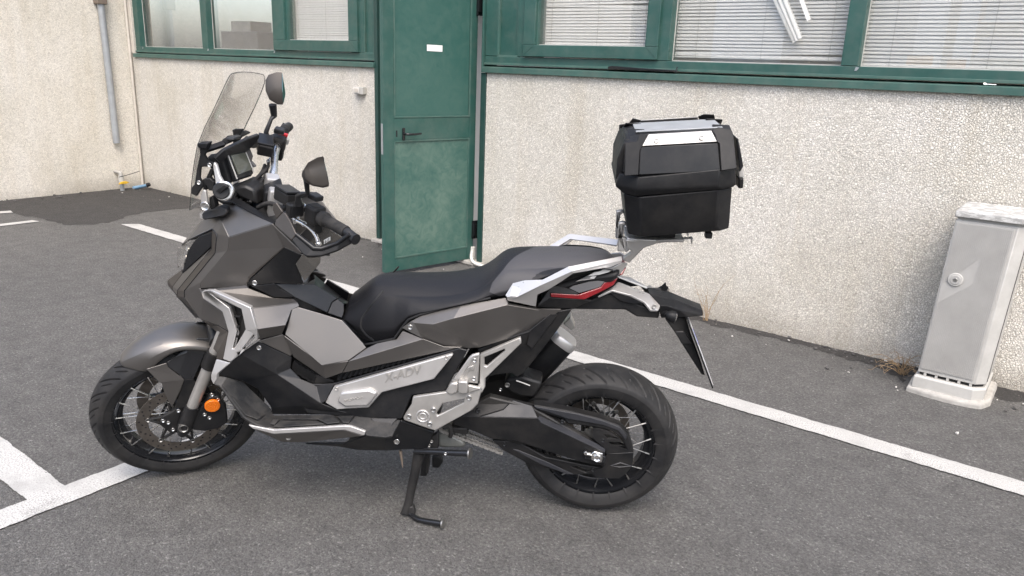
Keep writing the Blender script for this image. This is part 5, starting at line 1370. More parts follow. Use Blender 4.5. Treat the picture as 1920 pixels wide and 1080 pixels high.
for s in (1, -1):
    c_ = Vector([(-0.1968, 0.115, 0.8229)][0]); c_.y *= s
    k0 = Vector([(-0.1788, 0.07, 0.8132)][0]); k0.y *= s
    sweep('indicator_stalk', [k0, c_], [0.013, 0.011], 'black_plastic', MOTO, 10)
    prof = [(0.022, 0.004), (0.014, 0.012), (0.002, 0.017), (-0.010, 0.0175)]
    q = Vector((1, 0, 0.15))
    v, f = [], []
    M_ = Matrix.Translation(c_) @ Vector((1, 0.1 * s, 0.25)).to_track_quat('Z', 'Y').to_matrix().to_4x4()
    bm = bmesh.new()
    sweep('', [M_ @ Vector((0, 0, z)) for (z, r) in prof], [r for z, r in prof], None, None, 16, bm=bm)
    for vv in bm.verts: vv.co.z = c_.z + (vv.co.z - c_.z) * 1.15
    ho = bm_obj('rear_indicator', bm, 'black_plastic', MOTO, 50)
    bm = bmesh.new()
    prof = [(-0.010, 0.0168), (-0.014, 0.0155), (-0.017, 0.009)]
    sweep('', [M_ @ Vector((0, 0, z)) for (z, r) in prof], [r for z, r in prof], None, None, 16, bm=bm)
    bm_obj('indicator_lens', bm, 'lens_clear', ho, 50)

# luggage rack
rk = [(-0.0053, 0.08, 1.117), (-0.0203, 0.08, 1.1199), (-0.0279, 0.08, 1.1189), (-0.0307, 0.08, 1.1098), (-0.0198, 0.08, 1.1064), (-0.021, 0.08, 1.095), (-0.0131, 0.08, 1.0702), (-0.0341, 0.08, 1.0685), (-0.0366, 0.08, 1.0222), (-0.0098, 0.08, 1.0215)]
both(lambda p: prism('rack_post', p, (0, -0.02 if p[0][1] > 0 else 0.02, 0), 'cast_silver', MOTO, 0.004), rk)
ra = [(-0.0344, 0.085, 1.07), (-0.1293, 0.085, 1.068), (-0.1312, 0.08, 1.0536), (-0.0932, 0.078, 1.0371), (-0.0506, 0.07, 0.9788), (-0.0274, 0.07, 0.9904), (-0.0562, 0.085, 1.0228), (-0.0372, 0.085, 1.0363)]
both(lambda p: prism('rack_arm', p, (0, -0.03 if p[0][1] > 0 else 0.03, 0), 'cast_silver', MOTO, 0.005), ra)
t0, t1 = Vector([(-0.0331, 0.085, 1.0657)][0]), Vector([(-0.2187, 0.055, 1.0672)][0])
rk_v = (t1 - t0).normalized()
prism('rack_plate', [(t0.x, 0.09, t0.z), (t1.x, 0.06, t1.z), (t1.x, -0.06, t1.z), (t0.x, -0.09, t0.z)], (0, 0, -0.010), 'cast_silver', MOTO, 0.003)
tm0, tm1 = t0.lerp(t1, 0.22), t0.lerp(t1, 0.85)
prism('rack_pad', [(tm0.x, 0.05, tm0.z), (tm1.x, 0.05, tm1.z), (tm1.x, -0.05, tm1.z), (tm0.x, -0.05, tm0.z)], (0, 0, 0.03), 'black_plastic', MOTO, 0.003)
rp = [(-0.129, 0.08, 1.065), (-0.2111, 0.06, 1.0683), (-0.2465, 0.05, 1.07), (-0.2475, 0.05, 1.0672), (-0.1979, 0.06, 1.064), (-0.1311, 0.08, 1.0543)]
both(lambda p: prism('rack_arm', p, (0, -0.02 if p[0][1] > 0 else 0.02, 0), 'cast_silver', MOTO, 0.003), rp)
both(lambda p: prism('rack_hook', p, (0, -0.012 if p[0][1] > 0 else 0.012, 0), 'cast_silver', MOTO, 0.002), [(-0.2391, 0.05, 1.0682), (-0.2453, 0.05, 1.0685), (-0.2473, 0.05, 1.0505), (-0.244, 0.05, 1.0495)])
0 and both(lambda p: sweep('rail_bridge', spline(p, 5), 0.012, 'cast_silver', MOTO, 10), [(-0.0234, 0.095, 1.0097), (-0.026, 0.085, 1.0266), (-0.0242, 0.07, 1.038), (-0.0251, 0.03, 1.0326), (-0.0274, 0, 1.0251)])

# ---------- exhaust, lower frame side, rear hugger
sv = [(0.4265, 0.15, 0.6775), (0.3682, 0.15, 0.7109), (0.2564, 0.146, 0.7573), (0.1892, 0.118, 0.8144), (0.1192, 0.1, 0.8253), (0.1696, 0.108, 0.7405), (0.2714, 0.118, 0.5848), (0.2943, 0.118, 0.5682), (0.314, 0.13, 0.588), (0.3566, 0.138, 0.5854), (0.4022, 0.145, 0.5709)]
panel('frame_cover', sv, [(0, 1, 2, 3, 8, 9, 10), (3, 4, 5, 6, 7, 8)], 'black_plastic', MOTO, 0.02, 0.005, (0, 1, 0))
sv = [(0.2563, 0.149, 0.7586), (0.186, 0.122, 0.8163), (0.1694, 0.118, 0.8052), (0.248, 0.128, 0.6834), (0.2644, 0.14, 0.7024)]
panel('frame_cover', sv, [(0, 1, 2, 3, 4)], 'satin_black', MOTO, 0.004, 0.002, (0, 1, 0.3))
m0, m1 = Vector([(0.2848, -0.13, 0.4097)][0]), Vector([(0.1348, -0.13, 0.6177)][0])
md = (m1 - m0).normalized(); mu = md.cross(Vector((0, 1, 0))).normalized()
def msec(c, a, b, k=16):
    return [c + mu * (a * math.copysign(abs(math.cos(t)) ** 0.6, math.cos(t))) + Vector((0, 1, 0)) * (b * math.copysign(abs(math.sin(t)) ** 0.6, math.sin(t))) for t in [2 * math.pi * i / k for i in range(k)]]
L_ = (m1 - m0).length
loft('silencer', [msec(m0, .036, .036), msec(m0 + md * 0.03, .050, .046), msec(m1 - md * 0.03, .050, .047)], 'satin_black', MOTO, 40)
loft('silencer_cap', [msec(m1 - md * 0.029, .052, .049), msec(m1 - md * 0.005, .052, .049), msec(m1 + md * 0.004, .046, .042)], 'silver_paint', MOTO, 40)
gp = [(0.1487, -0.06, 0.6968), (0.1244, -0.06, 0.7268), (0.1063, -0.06, 0.6862), (0.1178, -0.06, 0.674)]
prism('silencer_guard', gp, (0, -0.05, 0), 'cast_silver', MOTO, 0.003)
hp = [(0.2992, 0.03, 0.5217), (0.2855, 0.03, 0.5297), (0.2081, 0.03, 0.5068), (0.2334, 0.03, 0.4438), (0.2826, 0.03, 0.4441), (0.3253, 0.03, 0.4608), (0.3472, 0.03, 0.4908), (0.3338, 0.03, 0.5153)]
prism('rear_hugger', hp, (0, -0.09, 0), 'frame_black', MOTO, 0.01)
sweep('hose_clip', [(0.3014, 0.045, 0.517), (0.2769, 0.045, 0.5098), (0.2523, 0.045, 0.501)], 0.003, 'dull_steel', MOTO, 6)
bolt([(0.3317, 0.05, 0.4988)][0], 0.009, 'dull_steel', twin=False)
bolt([(0.3541, 0.06, 0.485)][0], 0.006, 'bright_metal', twin=False)
# engine casing behind
prism('engine_case', [(0.5757, 0.1, 0.3202), (0.5446, 0.1, 0.3315), (0.5135, 0.1, 0.3117), (0.4823, 0.1, 0.2963), (0.4686, 0.1, 0.2839), (0.4743, 0.1, 0.2609), (0.5447, 0.1, 0.2552), (0.5722, 0.1, 0.2575)], (0, -0.16, 0), 'grey_cast', MOTO, 0.012)
prism('engine_case', [(0.9056, 0.11, 0.2549), (0.6033, 0.11, 0.3568), (0.578, 0.11, 0.3636), (0.5847, 0.11, 0.3148), (0.6, 0.11, 0.2597), (0.8634, 0.11, 0.2309)], (0, -0.22, 0), 'frame_black', MOTO, 0.015)
sweep('engine_hose', spline([(0.5498, 0.115, 0.3536), (0.5267, 0.115, 0.3598), (0.519, 0.115, 0.3383), (0.5236, 0.11, 0.3127)], 5), 0.008, 'rubber', MOTO, 8)
prism('engine_bracket', [(0.5229, 0.115, 0.3513), (0.4614, 0.115, 0.3561), (0.4574, 0.115, 0.3388), (0.465, 0.115, 0.3249), (0.5113, 0.115, 0.3301)], (0, -0.05, 0), 'frame_black', MOTO, 0.006)

# foot-peg plate, upper arm, peg
lo_ = [(0.6683, 0.212, 0.4386), (0.6383, 0.212, 0.493), (0.6347, 0.208, 0.518), (0.5265, 0.205, 0.5421), (0.4108, 0.202, 0.5666), (0.4044, 0.202, 0.5618), (0.4168, 0.204, 0.5051), (0.4329, 0.206, 0.4834), (0.5603, 0.21, 0.3947), (0.5841, 0.212, 0.4023), (0.6643, 0.213, 0.4289)]
h_ = [(0.5559, 0.21, 0.4628), (0.5321, 0.208, 0.5023), (0.4604, 0.205, 0.5238), (0.4642, 0.205, 0.5066), (0.5511, 0.21, 0.4532)]
PLT = prism('peg_plate', lo_, (0, -0.014, 0), 'cast_silver', MOTO, 0.004, holes=[h_])
prism('peg_plate', mirror_pts(lo_), (0, 0.014, 0), 'cast_silver', MOTO, 0.004, holes=[mirror_pts(h_)])
em = [(0.6004, 0.2125, 0.45)][0]
ring = [(em[0] + 0.021 * math.cos(t * math.pi / 16), em[1], em[2] + 0.021 * math.sin(t * math.pi / 16)) for t in range(32)]
sweep('raised_ring', ring, 0.0032, 'silver_paint', PLT, 8, closed=True)
ring = [(em[0] + 0.011 * math.cos(t * math.pi / 16), em[1], em[2] + 0.011 * math.sin(t * math.pi / 16)) for t in range(32)]
sweep('raised_ring', ring, 0.0025, 'silver_paint', PLT, 8, closed=True)
for b0 in [(0.647, 0.217, 0.4463), (0.5641, 0.217, 0.478), (0.577, 0.217, 0.4225), (0.4454, 0.211, 0.5292)]:
    bolt(b0, 0.0088, 'bright_metal')
up_ = [(0.5075, 0.2, 0.5815), (0.5009, 0.2, 0.5877), (0.4472, 0.196, 0.6731), (0.4384, 0.196, 0.6814), (0.4151, 0.194, 0.688), (0.4187, 0.196, 0.576), (0.4507, 0.198, 0.5783), (0.4859, 0.2, 0.5769)]
prism('heel_plate', up_, (0, -0.012, 0), 'cast_silver', MOTO, 0.004); prism('heel_plate', mirror_pts(up_), (0, 0.012, 0), 'cast_silver', MOTO, 0.004)
ip = [(0.4717, 0.203, 0.5848), (0.4509, 0.201, 0.6375), (0.4336, 0.2, 0.6446), (0.4333, 0.2, 0.6252), (0.4439, 0.2, 0.6288), (0.466, 0.202, 0.589)]
ip2 = [(0.5004, 0.203, 0.5906), (0.4468, 0.199, 0.6737), (0.436, 0.199, 0.6813), (0.4163, 0.197, 0.6877), (0.4169, 0.197, 0.6774), (0.433, 0.198, 0.6716), (0.4809, 0.202, 0.5879)]
prism('heel_ridge', ip2, (0, -0.006, 0), 'silver_paint', MOTO, 0.003)
prism('heel_ridge', ip, (0, -0.004, 0), 'cast_silver', MOTO, 0.0015)
for b0 in [(0.4308, 0.199, 0.6624), (0.4317, 0.201, 0.5962)]:
    bolt(b0, 0.0068, 'bright_metal')
ar = [(0.4159, 0.178, 0.6737), (0.2851, 0.165, 0.739), (0.2818, 0.165, 0.7183), (0.3964, 0.176, 0.5876), (0.3962, 0.185, 0.5592), (0.4071, 0.19, 0.5359), (0.4206, 0.186, 0.5654), (0.4149, 0.184, 0.5703)]
ah = [(0.4015, 0.177, 0.6649), (0.3367, 0.17, 0.696), (0.3333, 0.17, 0.6905), (0.3926, 0.176, 0.6317), (0.4004, 0.177, 0.6346)]
prism('peg_arm', ar, (0, -0.016, 0), 'cast_silver', MOTO, 0.0045, holes=[ah]); prism('peg_arm', mirror_pts(ar), (0, 0.016, 0), 'cast_silver', MOTO, 0.0045, holes=[mirror_pts(ah)])
pg = [(0.4808, 0.222, 0.5942), (0.4496, 0.222, 0.5943), (0.4493, 0.222, 0.5536), (0.4668, 0.222, 0.5479), (0.4818, 0.222, 0.5525)]
prism('foot_peg', pg, (0, -0.03, 0), 'cast_silver', MOTO, 0.004); prism('foot_peg', mirror_pts(pg), (0, 0.03, 0), 'cast_silver', MOTO, 0.004)
pg = [(0.5254, 0.212, 0.546), (0.5063, 0.208, 0.5805), (0.4825, 0.21, 0.5824), (0.4829, 0.214, 0.5494), (0.5037, 0.212, 0.5366)]
prism('peg_hinge', pg, (0, -0.014, 0), 'cast_silver', MOTO, 0.005)
pg = [(0.4496, 0.212, 0.5771), (0.4101, 0.208, 0.569), (0.4053, 0.208, 0.565), (0.4486, 0.212, 0.5473)]
prism('peg_hinge', pg, (0, -0.014, 0), 'cast_silver', MOTO, 0.004)

# ---------- swing arm, chain run, guards
sw = [(0.389, 0.098, 0.4826), (0.3065, 0.103, 0.4719), (0.3376, 0.126, 0.4447), (0.4169, 0.142, 0.4203), (0.5091, 0.142, 0.4132), (0.24, 0.108, 0.4575), (0.2166, 0.142, 0.4305), (0.2146, 0.12, 0.4296), (0.0113, 0.12, 0.3345), (-0.0215, 0.124, 0.316), (-0.0205, 0.14, 0.3113), (0.2048, 0.142, 0.4143), (-0.0228, 0.136, 0.2513), (0.0508, 0.132, 0.2568), (0.1856, 0.13, 0.2942), (0.2894, 0.13, 0.3265), (0.3738, 0.13, 0.326), (0.4536, 0.13, 0.3583), (0.5109, 0.13, 0.3756), (0.4784, 0.12, 0.4285)]
panel('swing_arm', sw, [(0, 1, 2, 3, 4, 19), (3, 6, 11, 10, 12, 13, 14, 15, 16, 17, 18, 4)], 'black_plastic', MOTO, 0.02, 0.004, (0, 1, 0.4))
panel('swing_arm_cover', [sw[i] for i in (1, 5, 6, 3, 2)], [(0, 1, 2, 3, 4)], 'graphite_skylit', MOTO, 0.012, 0.002, (0, 0.8, 1))  # up-facing arm facets, their sky reflection painted as a lighter black
panel('swing_arm_cover', [sw[i] for i in (7, 8, 9, 10, 11, 6)], [(0, 1, 2, 3, 4, 5)], 'graphite_skylit', MOTO, 0.012, 0.002, (0, 0.6, 1))
ss = [(0.5137, 0.112, 0.4039), (0.3876, 0.112, 0.4841), (0.2404, 0.112, 0.4547), (-0.0219, 0.112, 0.3056), (-0.0245, 0.112, 0.2388), (0.186, 0.112, 0.2865), (0.3748, 0.112, 0.3181), (0.5136, 0.112, 0.3668)]
prism('swing_arm_beam', [(p[0], 0.112, p[2]) for p in ss[:]], (0, -0.03, 0), 'frame_black', MOTO, 0.006)
prism('swing_arm_beam', [(p[0], -0.150, p[2]) for p in ss[:]], (0, 0.04, 0), 'frame_black', MOTO, 0.01)
bolt([(0.4246, 0.14, 0.4412)][0], 0.008, 'gloss_black', twin=False)
up_o = [(0.2389, 0.112, 0.4633), (0.1187, 0.112, 0.4489), (0.0056, 0.112, 0.4263), (-0.0649, 0.112, 0.4043), (-0.0997, 0.112, 0.3667), (-0.1218, 0.112, 0.3049), (-0.1201, 0.112, 0.295), (-0.0957, 0.112, 0.3027), (-0.0927, 0.112, 0.3157), (-0.0746, 0.112, 0.3538), (-0.035, 0.112, 0.3812), (0.0029, 0.112, 0.3886), (0.1158, 0.112, 0.3971), (0.1272, 0.112, 0.414), (0.2154, 0.112, 0.4386)]
prism('chain_guard', up_o, (0, -0.04, 0), 'black_plastic', MOTO, 0.006)
gt = [(0.2348, 0.118, 0.462), (0.0811, 0.118, 0.4425), (-0.0095, 0.118, 0.4216), (-0.0668, 0.118, 0.4003), (-0.0918, 0.118, 0.3677), (-0.0896, 0.117, 0.3494), (-0.0604, 0.118, 0.3869), (-0.0069, 0.118, 0.4051), (0.117, 0.118, 0.4205), (0.1929, 0.118, 0.4447), (0.2231, 0.118, 0.4509)]
panel('chain_guard_top', gt, [(0, 1, 8, 9, 10), (1, 2, 7, 8), (2, 3, 6, 7), (3, 4, 5, 6)], 'graphite_skylit', MOTO, 0.006, 0.003, (0, 1, 0.5), mirror=False)
rg = [(0.0272, 0.116, 0.3883), (-0.0007, 0.116, 0.3887), (-0.0352, 0.116, 0.3771), (-0.0747, 0.116, 0.3498), (-0.0947, 0.116, 0.3119), (-0.1208, 0.116, 0.3007), (-0.1212, 0.112, 0.2468), (-0.1016, 0.11, 0.2099), (-0.0804, 0.11, 0.1885), (-0.0041, 0.11, 0.1834), (0.0286, 0.112, 0.2117), (-0.0179, 0.114, 0.2296), (-0.0276, 0.116, 0.2887), (-0.0194, 0.116, 0.3124), (0.0186, 0.116, 0.3445)]
s1_ = [(-0.0134, 0.116, 0.368), (-0.0397, 0.116, 0.3675), (-0.0676, 0.116, 0.3536), (-0.0251, 0.116, 0.3524)]
s2_ = [(-0.0313, 0.116, 0.3389), (-0.0753, 0.116, 0.3424), (-0.0871, 0.116, 0.3258), (-0.039, 0.116, 0.3263)]
prism('sprocket_guard', rg, (0, -0.012, 0), 'black_plastic', MOTO, 0.003, holes=[s1_, s2_])
prism('guard_fin', [(-0.0348, 0.1175, 0.2916), (-0.1196, 0.1175, 0.3047), (-0.1208, 0.1175, 0.2995), (-0.0682, 0.1175, 0.2899)], (0, -0.004, 0), 'satin_black', MOTO, 0.001)
tri = [(-0.0474, 0.1135, 0.2426), (-0.0786, 0.1135, 0.2569), (-0.1173, 0.1135, 0.2466), (-0.0762, 0.1135, 0.2387)]
sweep('guard_rib', tri, 0.003, 'graphite_skylit', MOTO, 6, closed=True)
lg = [(0.375, 0.108, 0.3067), (0.3404, 0.108, 0.3085), (0.2867, 0.108, 0.311), (0.1847, 0.108, 0.2549), (0.0337, 0.108, 0.2312), (-0.0185, 0.108, 0.2242), (-0.0107, 0.108, 0.1986), (0.0504, 0.108, 0.1934), (0.081, 0.108, 0.1885), (0.245, 0.108, 0.2204), (0.3316, 0.108, 0.2676)]
lh = [(0.0868, 0.108, 0.2213), (0.0678, 0.108, 0.2247), (0.0304, 0.108, 0.211), (0.0395, 0.108, 0.2025)]
prism('chain_guard', lg, (0, -0.02, 0), 'black_plastic', MOTO, 0.003, holes=[lh])
lr = [(0.2994, 0.135, 0.2945), (0.2803, 0.135, 0.2925), (0.1836, 0.135, 0.2549), (0.0821, 0.135, 0.2085), (0.1049, 0.135, 0.2075), (0.206, 0.135, 0.2441)]
prism('guard_fin', lr, (0, -0.004, 0), 'graphite_skylit', MOTO, 0.0015)
for b0 in [(0.1328, 0.118, 0.4076), (-0.0115, 0.118, 0.3429), (0.0145, 0.114, 0.2179), (0.331, 0.11, 0.2958)]:
    bolt(b0, 0.007, 'gloss_black', twin=False)
prism('axle_slot', [(0.0524, 0.142, 0.3093), (0.0241, 0.142, 0.3059), (-0.0236, 0.142, 0.2944), (-0.0236, 0.142, 0.2679), (0.0486, 0.142, 0.2797)], (0, -0.01, 0), 'gloss_black', MOTO, 0.002)
ax = [(0.0279, 0.148, 0.3065), (0.0174, 0.148, 0.3161), (-0.0128, 0.148, 0.3107), (-0.0125, 0.148, 0.2745), (-0.0025, 0.148, 0.2719), (0.0262, 0.148, 0.2811)]
AXB = prism('axle_block', ax, (0, -0.012, 0), 'bright_metal', MOTO, 0.003)
disc('axle_nut', [(0.0067, 0.156, 0.2933)][0], (0, 1, 0), 0.0135, 0.012, 'bright_metal', AXB, 6, 0.001, True)
sweep('adjuster_bolt', [(0.0511, 0.148, 0.3063), (0.0258, 0.148, 0.3023)], 0.005, 'bright_metal', MOTO, 8)
disc('bolt', [(0.0469, 0.153, 0.31)][0], (0, 1, 0), 0.007, 0.010, 'bright_metal', MOTO, 6, 0.001)
# rear sprocket
sp = bmesh.new()
ring = []
for k in range(120):
    a = 2 * math.pi * k / 120
    r = 0.086 + (0.003 if (k // 2) % 2 else -0.003)
    ring.append((r * math.cos(a), 0.078, RR + r * math.sin(a)))
SPK = prism('rear_sprocket', ring, (0, -0.006, 0), 'dull_steel', MOTO)
# chain links: each plate pair one little link, joined
def chain(p0, p1, y):
    bm = bmesh.new()
    a, b_ = Vector(p0), Vector(p1)
    a.y = b_.y = y
    d = (b_ - a); n = int(d.length / 0.0105); d.normalize(); up = Vector((-d.z, 0, d.x))
    for k in range(n):
        c = a + d * (k + 0.5) * 0.0105
        wid = 0.0085 if k % 2 else 0.0062
        for s in (1, -1):
            cc = c + Vector((0, s * wid, 0))
            q = [cc + d * dx + up * dz for dx, dz in ((-0.0085, -0.0035), (-0.005, -0.0058), (0, -0.0042), (0.005, -0.0058), (0.0085, -0.0035), (0.0085, 0.0035), (0.005, 0.0058), (0, 0.0042), (-0.005, 0.0058), (-0.0085, 0.0035))]
            v1 = [bm.verts.new(p) for p in q]; v2 = [bm.verts.new(p + Vector((0, s * 0.0018, 0))) for p in q]
            bm.faces.new(v1); bm.faces.new(v2[::-1])
            for i in range(10):
                bm.faces.new((v1[i], v1[(i + 1) % 10], v2[(i + 1) % 10], v2[i]))
        sweep('', [c + d * 0.005 + Vector((0, -0.011, 0)), c + d * 0.005 + Vector((0, 0.011, 0))], 0.0034, None, None, 6, bm=bm)
    bmesh.ops.recalc_face_normals(bm, faces=bm.faces)
    o = bm_obj('drive_chain', bm, 'chain_metal', MOTO, 30)
    return o
c0, c1 = [(0.5673, 0.092, 0.3302), (0.3306, 0.092, 0.2469)]
ch = chain(c0, c1, 0.092); ch['kind'] = 'stuff'
c0, c1 = [(0.5166, 0.08, 0.3215), (0.3516, 0.08, 0.2624)]
ch = chain(c0, c1, 0.066); ch['kind'] = 'stuff'

# ---------- stands
ft0 = Vector([(0.6527, 0.1884, 0.0285)][0]); ft1 = Vector([(0.5294, 0.2443, 0.0434)][0]); ftm = Vector([(0.6149, 0.2205, 0.0333)][0])
lgb = Vector([(0.6718, 0.1819, 0.0279)][0])
top_ = Vector([(0.6272, 0.15, 0.2674)][0])
bm = bmesh.new()
sweep('', [top_, top_.lerp(lgb, 0.3), top_.lerp(lgb, 0.85), lgb + Vector((0, 0, 0.004))], [0.021, 0.017, 0.015, 0.018], None, None, 12, bm=bm)
SST = bm_obj('side_stand', bm, 'frame_black', MOTO, 40)
hw0 = top_.lerp(lgb, 0.86)
pl = [hw0 + Vector((0.012, 0.012, 0)), hw0 + Vector((-0.02, 0.012, 0)), lgb + Vector((-0.035, 0.012, 0.006)), lgb + Vector((0.022, 0.012, 0.0))]
prism('stand_gusset', pl, (0, -0.024, 0), 'frame_black', SST, 0.003)
sweep('stand_foot', spline([lgb + Vector((-0.005, 0.0, 0.012)), ft0, ftm, ft1], 5), 0.0098, 'gloss_black', SST, 12)
dd = (ft1 - ftm).normalized()
q = disc('foot_disc', ft1 + dd * 0.004, dd, 0.017, 0.006, 'dull_steel', SST, 20, 0.001)
# centre stand, folded up, with its lever
l0, l1 = Vector([(0.6414, 0.165, 0.2796)][0]), Vector([(0.4403, 0.215, 0.3186)][0])
LEV = sweep('centre_stand_lever', [l0, l0.lerp(l1, 0.6), l1], [0.0095, 0.0105, 0.0115], 'gloss_black', MOTO, 12)
ld = (l1 - l0).normalized()
disc('lever_pad', l1 + ld * 0.003, ld, 0.0185, 0.006, 'dull_steel', LEV, 18, 0.001)
bolt([(0.5244, 0.213, 0.3082)][0], 0.0055, 'bright_metal', twin=False)
prism('centre_stand', [(0.6437, 0.06, 0.1911), (0.6075, 0.06, 0.1941), (0.61, 0.06, 0.1446), (0.6197, 0.06, 0.102), (0.645, 0.06, 0.0999), (0.6382, 0.06, 0.1517)], (0, -0.03, 0), 'frame_black', MOTO, 0.005)
prism('centre_stand', [(0.6215, -0.06, 0.1139), (0.5899, -0.06, 0.114), (0.5795, -0.06, 0.0854), (0.5944, -0.06, 0.057), (0.622, -0.06, 0.0581)], (0, -0.03, 0), 'frame_black', MOTO, 0.006)
sweep('stand_spring', [(0.6949, 0.15, 0.2673), (0.6907, 0.15, 0.2308), (0.6879, 0.15, 0.1984)], [0.006, 0.0045, 0.002], 'brown_clamp', MOTO, 8)
sweep('stand_spring', [(0.6021, 0.11, 0.2252), (0.6066, 0.1, 0.1906), (0.6114, 0.09, 0.1415)], 0.005, 'frame_black', MOTO, 8)
bolt([(0.5808, 0.165, 0.3215)][0], 0.006, 'dull_steel', twin=False); bolt([(0.5894, 0.165, 0.3046)][0], 0.006, 'dull_steel', twin=False)
prism('stand_bracket', [(0.566, 0.155, 0.3506), (0.5584, 0.155, 0.3599), (0.5587, 0.155, 0.2896), (0.5894, 0.155, 0.2871), (0.5871, 0.155, 0.3314)], (0, -0.02, 0), 'frame_black', MOTO, 0.004)

# ---------- windscreen
WR = []
for row in ([(1.3902, 0.08, 1.0864)], [(1.3645, 0.11, 1.1433)], [(1.3422, 0.135, 1.1985)], [(1.319, 0.15, 1.2623)], [(1.3007, 0.155, 1.3146)], [(1.2694, 0.157, 1.373)], [(1.2396, 0.156, 1.4213)], [(1.2109, 0.153, 1.4715)], [(1.1927, 0.148, 1.5061)], [(1.1862, 0.138, 1.5225)], [(1.1848, 0.122, 1.5296)]):
    WR.append(row[0])
nx = 21
v, f = [], []
bul = [0.008, 0.010, 0.014, 0.034, 0.030, 0.018, 0.014, 0.013, 0.013, 0.011, 0.009]
for r_, (p, bg_) in enumerate(zip(WR, bul)):
    for k in range(nx):
        u = -1 + 2 * k / (nx - 1)
        s = 1 - abs(u) ** 2.2
        top_curve = 0.016 * s if r_ == len(WR) - 1 else 0.004 * s * (r_ / 10)
        v.append((p[0] + bg_ * s, p[1] * u, p[2] + top_curve * 0.4 - 0.10 * (p[1] - p[1] * u)))
for r_ in range(len(WR) - 1):
    for k in range(nx - 1):
        f.append((r_ * nx + k, r_ * nx + k + 1, (r_ + 1) * nx + k + 1, (r_ + 1) * nx + k))
SCR = mesh_from('windscreen', v, f, 'screen_clear', MOTO, 60)
s = SCR.modifiers.new('subsurf', 'SUBSURF'); s.levels = 1; s.render_levels = 1
so = SCR.modifiers.new('thickness', 'SOLIDIFY'); so.thickness = 0.003
loop = [v[i * nx] for i in range(len(WR))][::-1] + [v[k] for k in range(nx)] + [v[i * nx + nx - 1] for i in range(len(WR))]
topl = [v[(len(WR) - 1) * nx + k] for k in range(nx)][::-1]
rim_ = [v[i * nx + nx - 1] for i in range(len(WR))] + topl[1:] + [v[i * nx] for i in range(len(WR))][::-1][1:] + [v[k] for k in range(1, nx - 1)]
sweep('screen_edge', rim_, 0.0012, 'screen_edge', SCR, 6, closed=True)

# screen stay
st = [(1.3081, 0.13, 1.3081), (1.3007, 0.13, 1.3222), (1.2688, 0.125, 1.3242), (1.2765, 0.125, 1.3071), (1.2915, 0.125, 1.287), (1.2955, 0.125, 1.28), (1.2898, 0.115, 1.2596), (1.2755, 0.11, 1.2514), (1.2798, 0.11, 1.2417), (1.3103, 0.13, 1.243), (1.3177, 0.13, 1.208), (1.3126, 0.13, 1.1924), (1.3095, 0.13, 1.183), (1.3339, 0.135, 1.1485), (1.3507, 0.135, 1.1566), (1.3464, 0.135, 1.1776), (1.3355, 0.135, 1.1877), (1.3259, 0.13, 1.2328), (1.3086, 0.13, 1.2835)]
for q, d in ((st, -0.012), (mirror_pts(st), 0.012)):
    prism('screen_stay', q, (0, d, 0), 'black_plastic', MOTO, 0.003)
for b0 in [(1.2804, 0.134, 1.2514), (1.3194, 0.138, 1.1946)]:
    bolt(b0, 0.0066, 'bright_metal')
c_ = [(1.3106, 0.12, 1.3185), (1.2733, 0.12, 1.3216), (1.2808, 0.12, 1.3029), (1.3077, 0.12, 1.3032)]
for q, d in ((c_, 0.018), (mirror_pts(c_), -0.018)):
    prism('stay_clamp', q, (0, d, 0), 'satin_black', MOTO, 0.003)
a_, b_ = [(1.2952, 0.115, 1.2951), (1.2613, 0.06, 1.3052)]
both(lambda p: sweep('screen_crossbar', p, [0.010, 0.011], 'black_plastic', MOTO, 4), [a_, b_])
sweep('screen_crossbar', [b_, (b_[0] + 0.012, 0, b_[2] + 0.004), (b_[0], -b_[1], b_[2])], 0.011, 'black_plastic', MOTO, 4)
cb_ = [(1.2813, 0.03, 1.31), (1.2733, 0.03, 1.3173), (1.2388, 0.03, 1.3188), (1.2381, 0.03, 1.3103), (1.269, 0.03, 1.2962), (1.2839, 0.03, 1.2956)]
prism('screen_slider', cb_, (0, -0.06, 0), 'satin_black', MOTO, 0.004)
# silver adjuster arms
arm = [(1.2727, 0.118, 1.2578), (1.2644, 0.118, 1.252), (1.2536, 0.128, 1.2169), (1.2383, 0.135, 1.194), (1.2535, 0.135, 1.1895), (1.2667, 0.135, 1.192), (1.2711, 0.125, 1.2154), (1.2767, 0.118, 1.2451)]
for q, d in ((arm, -0.014), (mirror_pts(arm), 0.014)):
    prism('adjuster_arm', q, (0, d, 0), 'silver_paint', MOTO, 0.003)
kc = [(1.2356, 0.15, 1.1755)][0]
kn = (Vector((-0.25, 1, 0.25))).normalized()
disc('adjuster_ring', kc, kn, 0.0315, 0.022, 'bright_metal', MOTO, 32, 0.004)
disc('adjuster_knob', tuple(Vector(kc) + kn * 0.010 + Vector((0.006, 0, 0))), kn, 0.026, 0.012, 'satin_black', MOTO, 28, 0.003)
kk = [(1.2525, 0.168, 1.1791), (1.2217, 0.168, 1.201), (1.2099, 0.168, 1.1937), (1.2409, 0.168, 1.1702)]
prism('knob_grip', kk, (0, -0.012, 0), 'black_plastic', MOTO, 0.002)
arm = [(1.3121, 0.128, 1.1696), (1.3043, 0.128, 1.1668), (1.3027, 0.128, 1.1315), (1.3027, 0.128, 1.112), (1.3153, 0.128, 1.1016), (1.3256, 0.128, 1.1108), (1.3241, 0.128, 1.1498)]
for q, d in ((arm, -0.012), (mirror_pts(arm), 0.012)):
    prism('screen_link', q, (0, d, 0), 'silver_paint', MOTO, 0.003)
pv_ = [(1.3114, 0.134, 1.1164)][0]
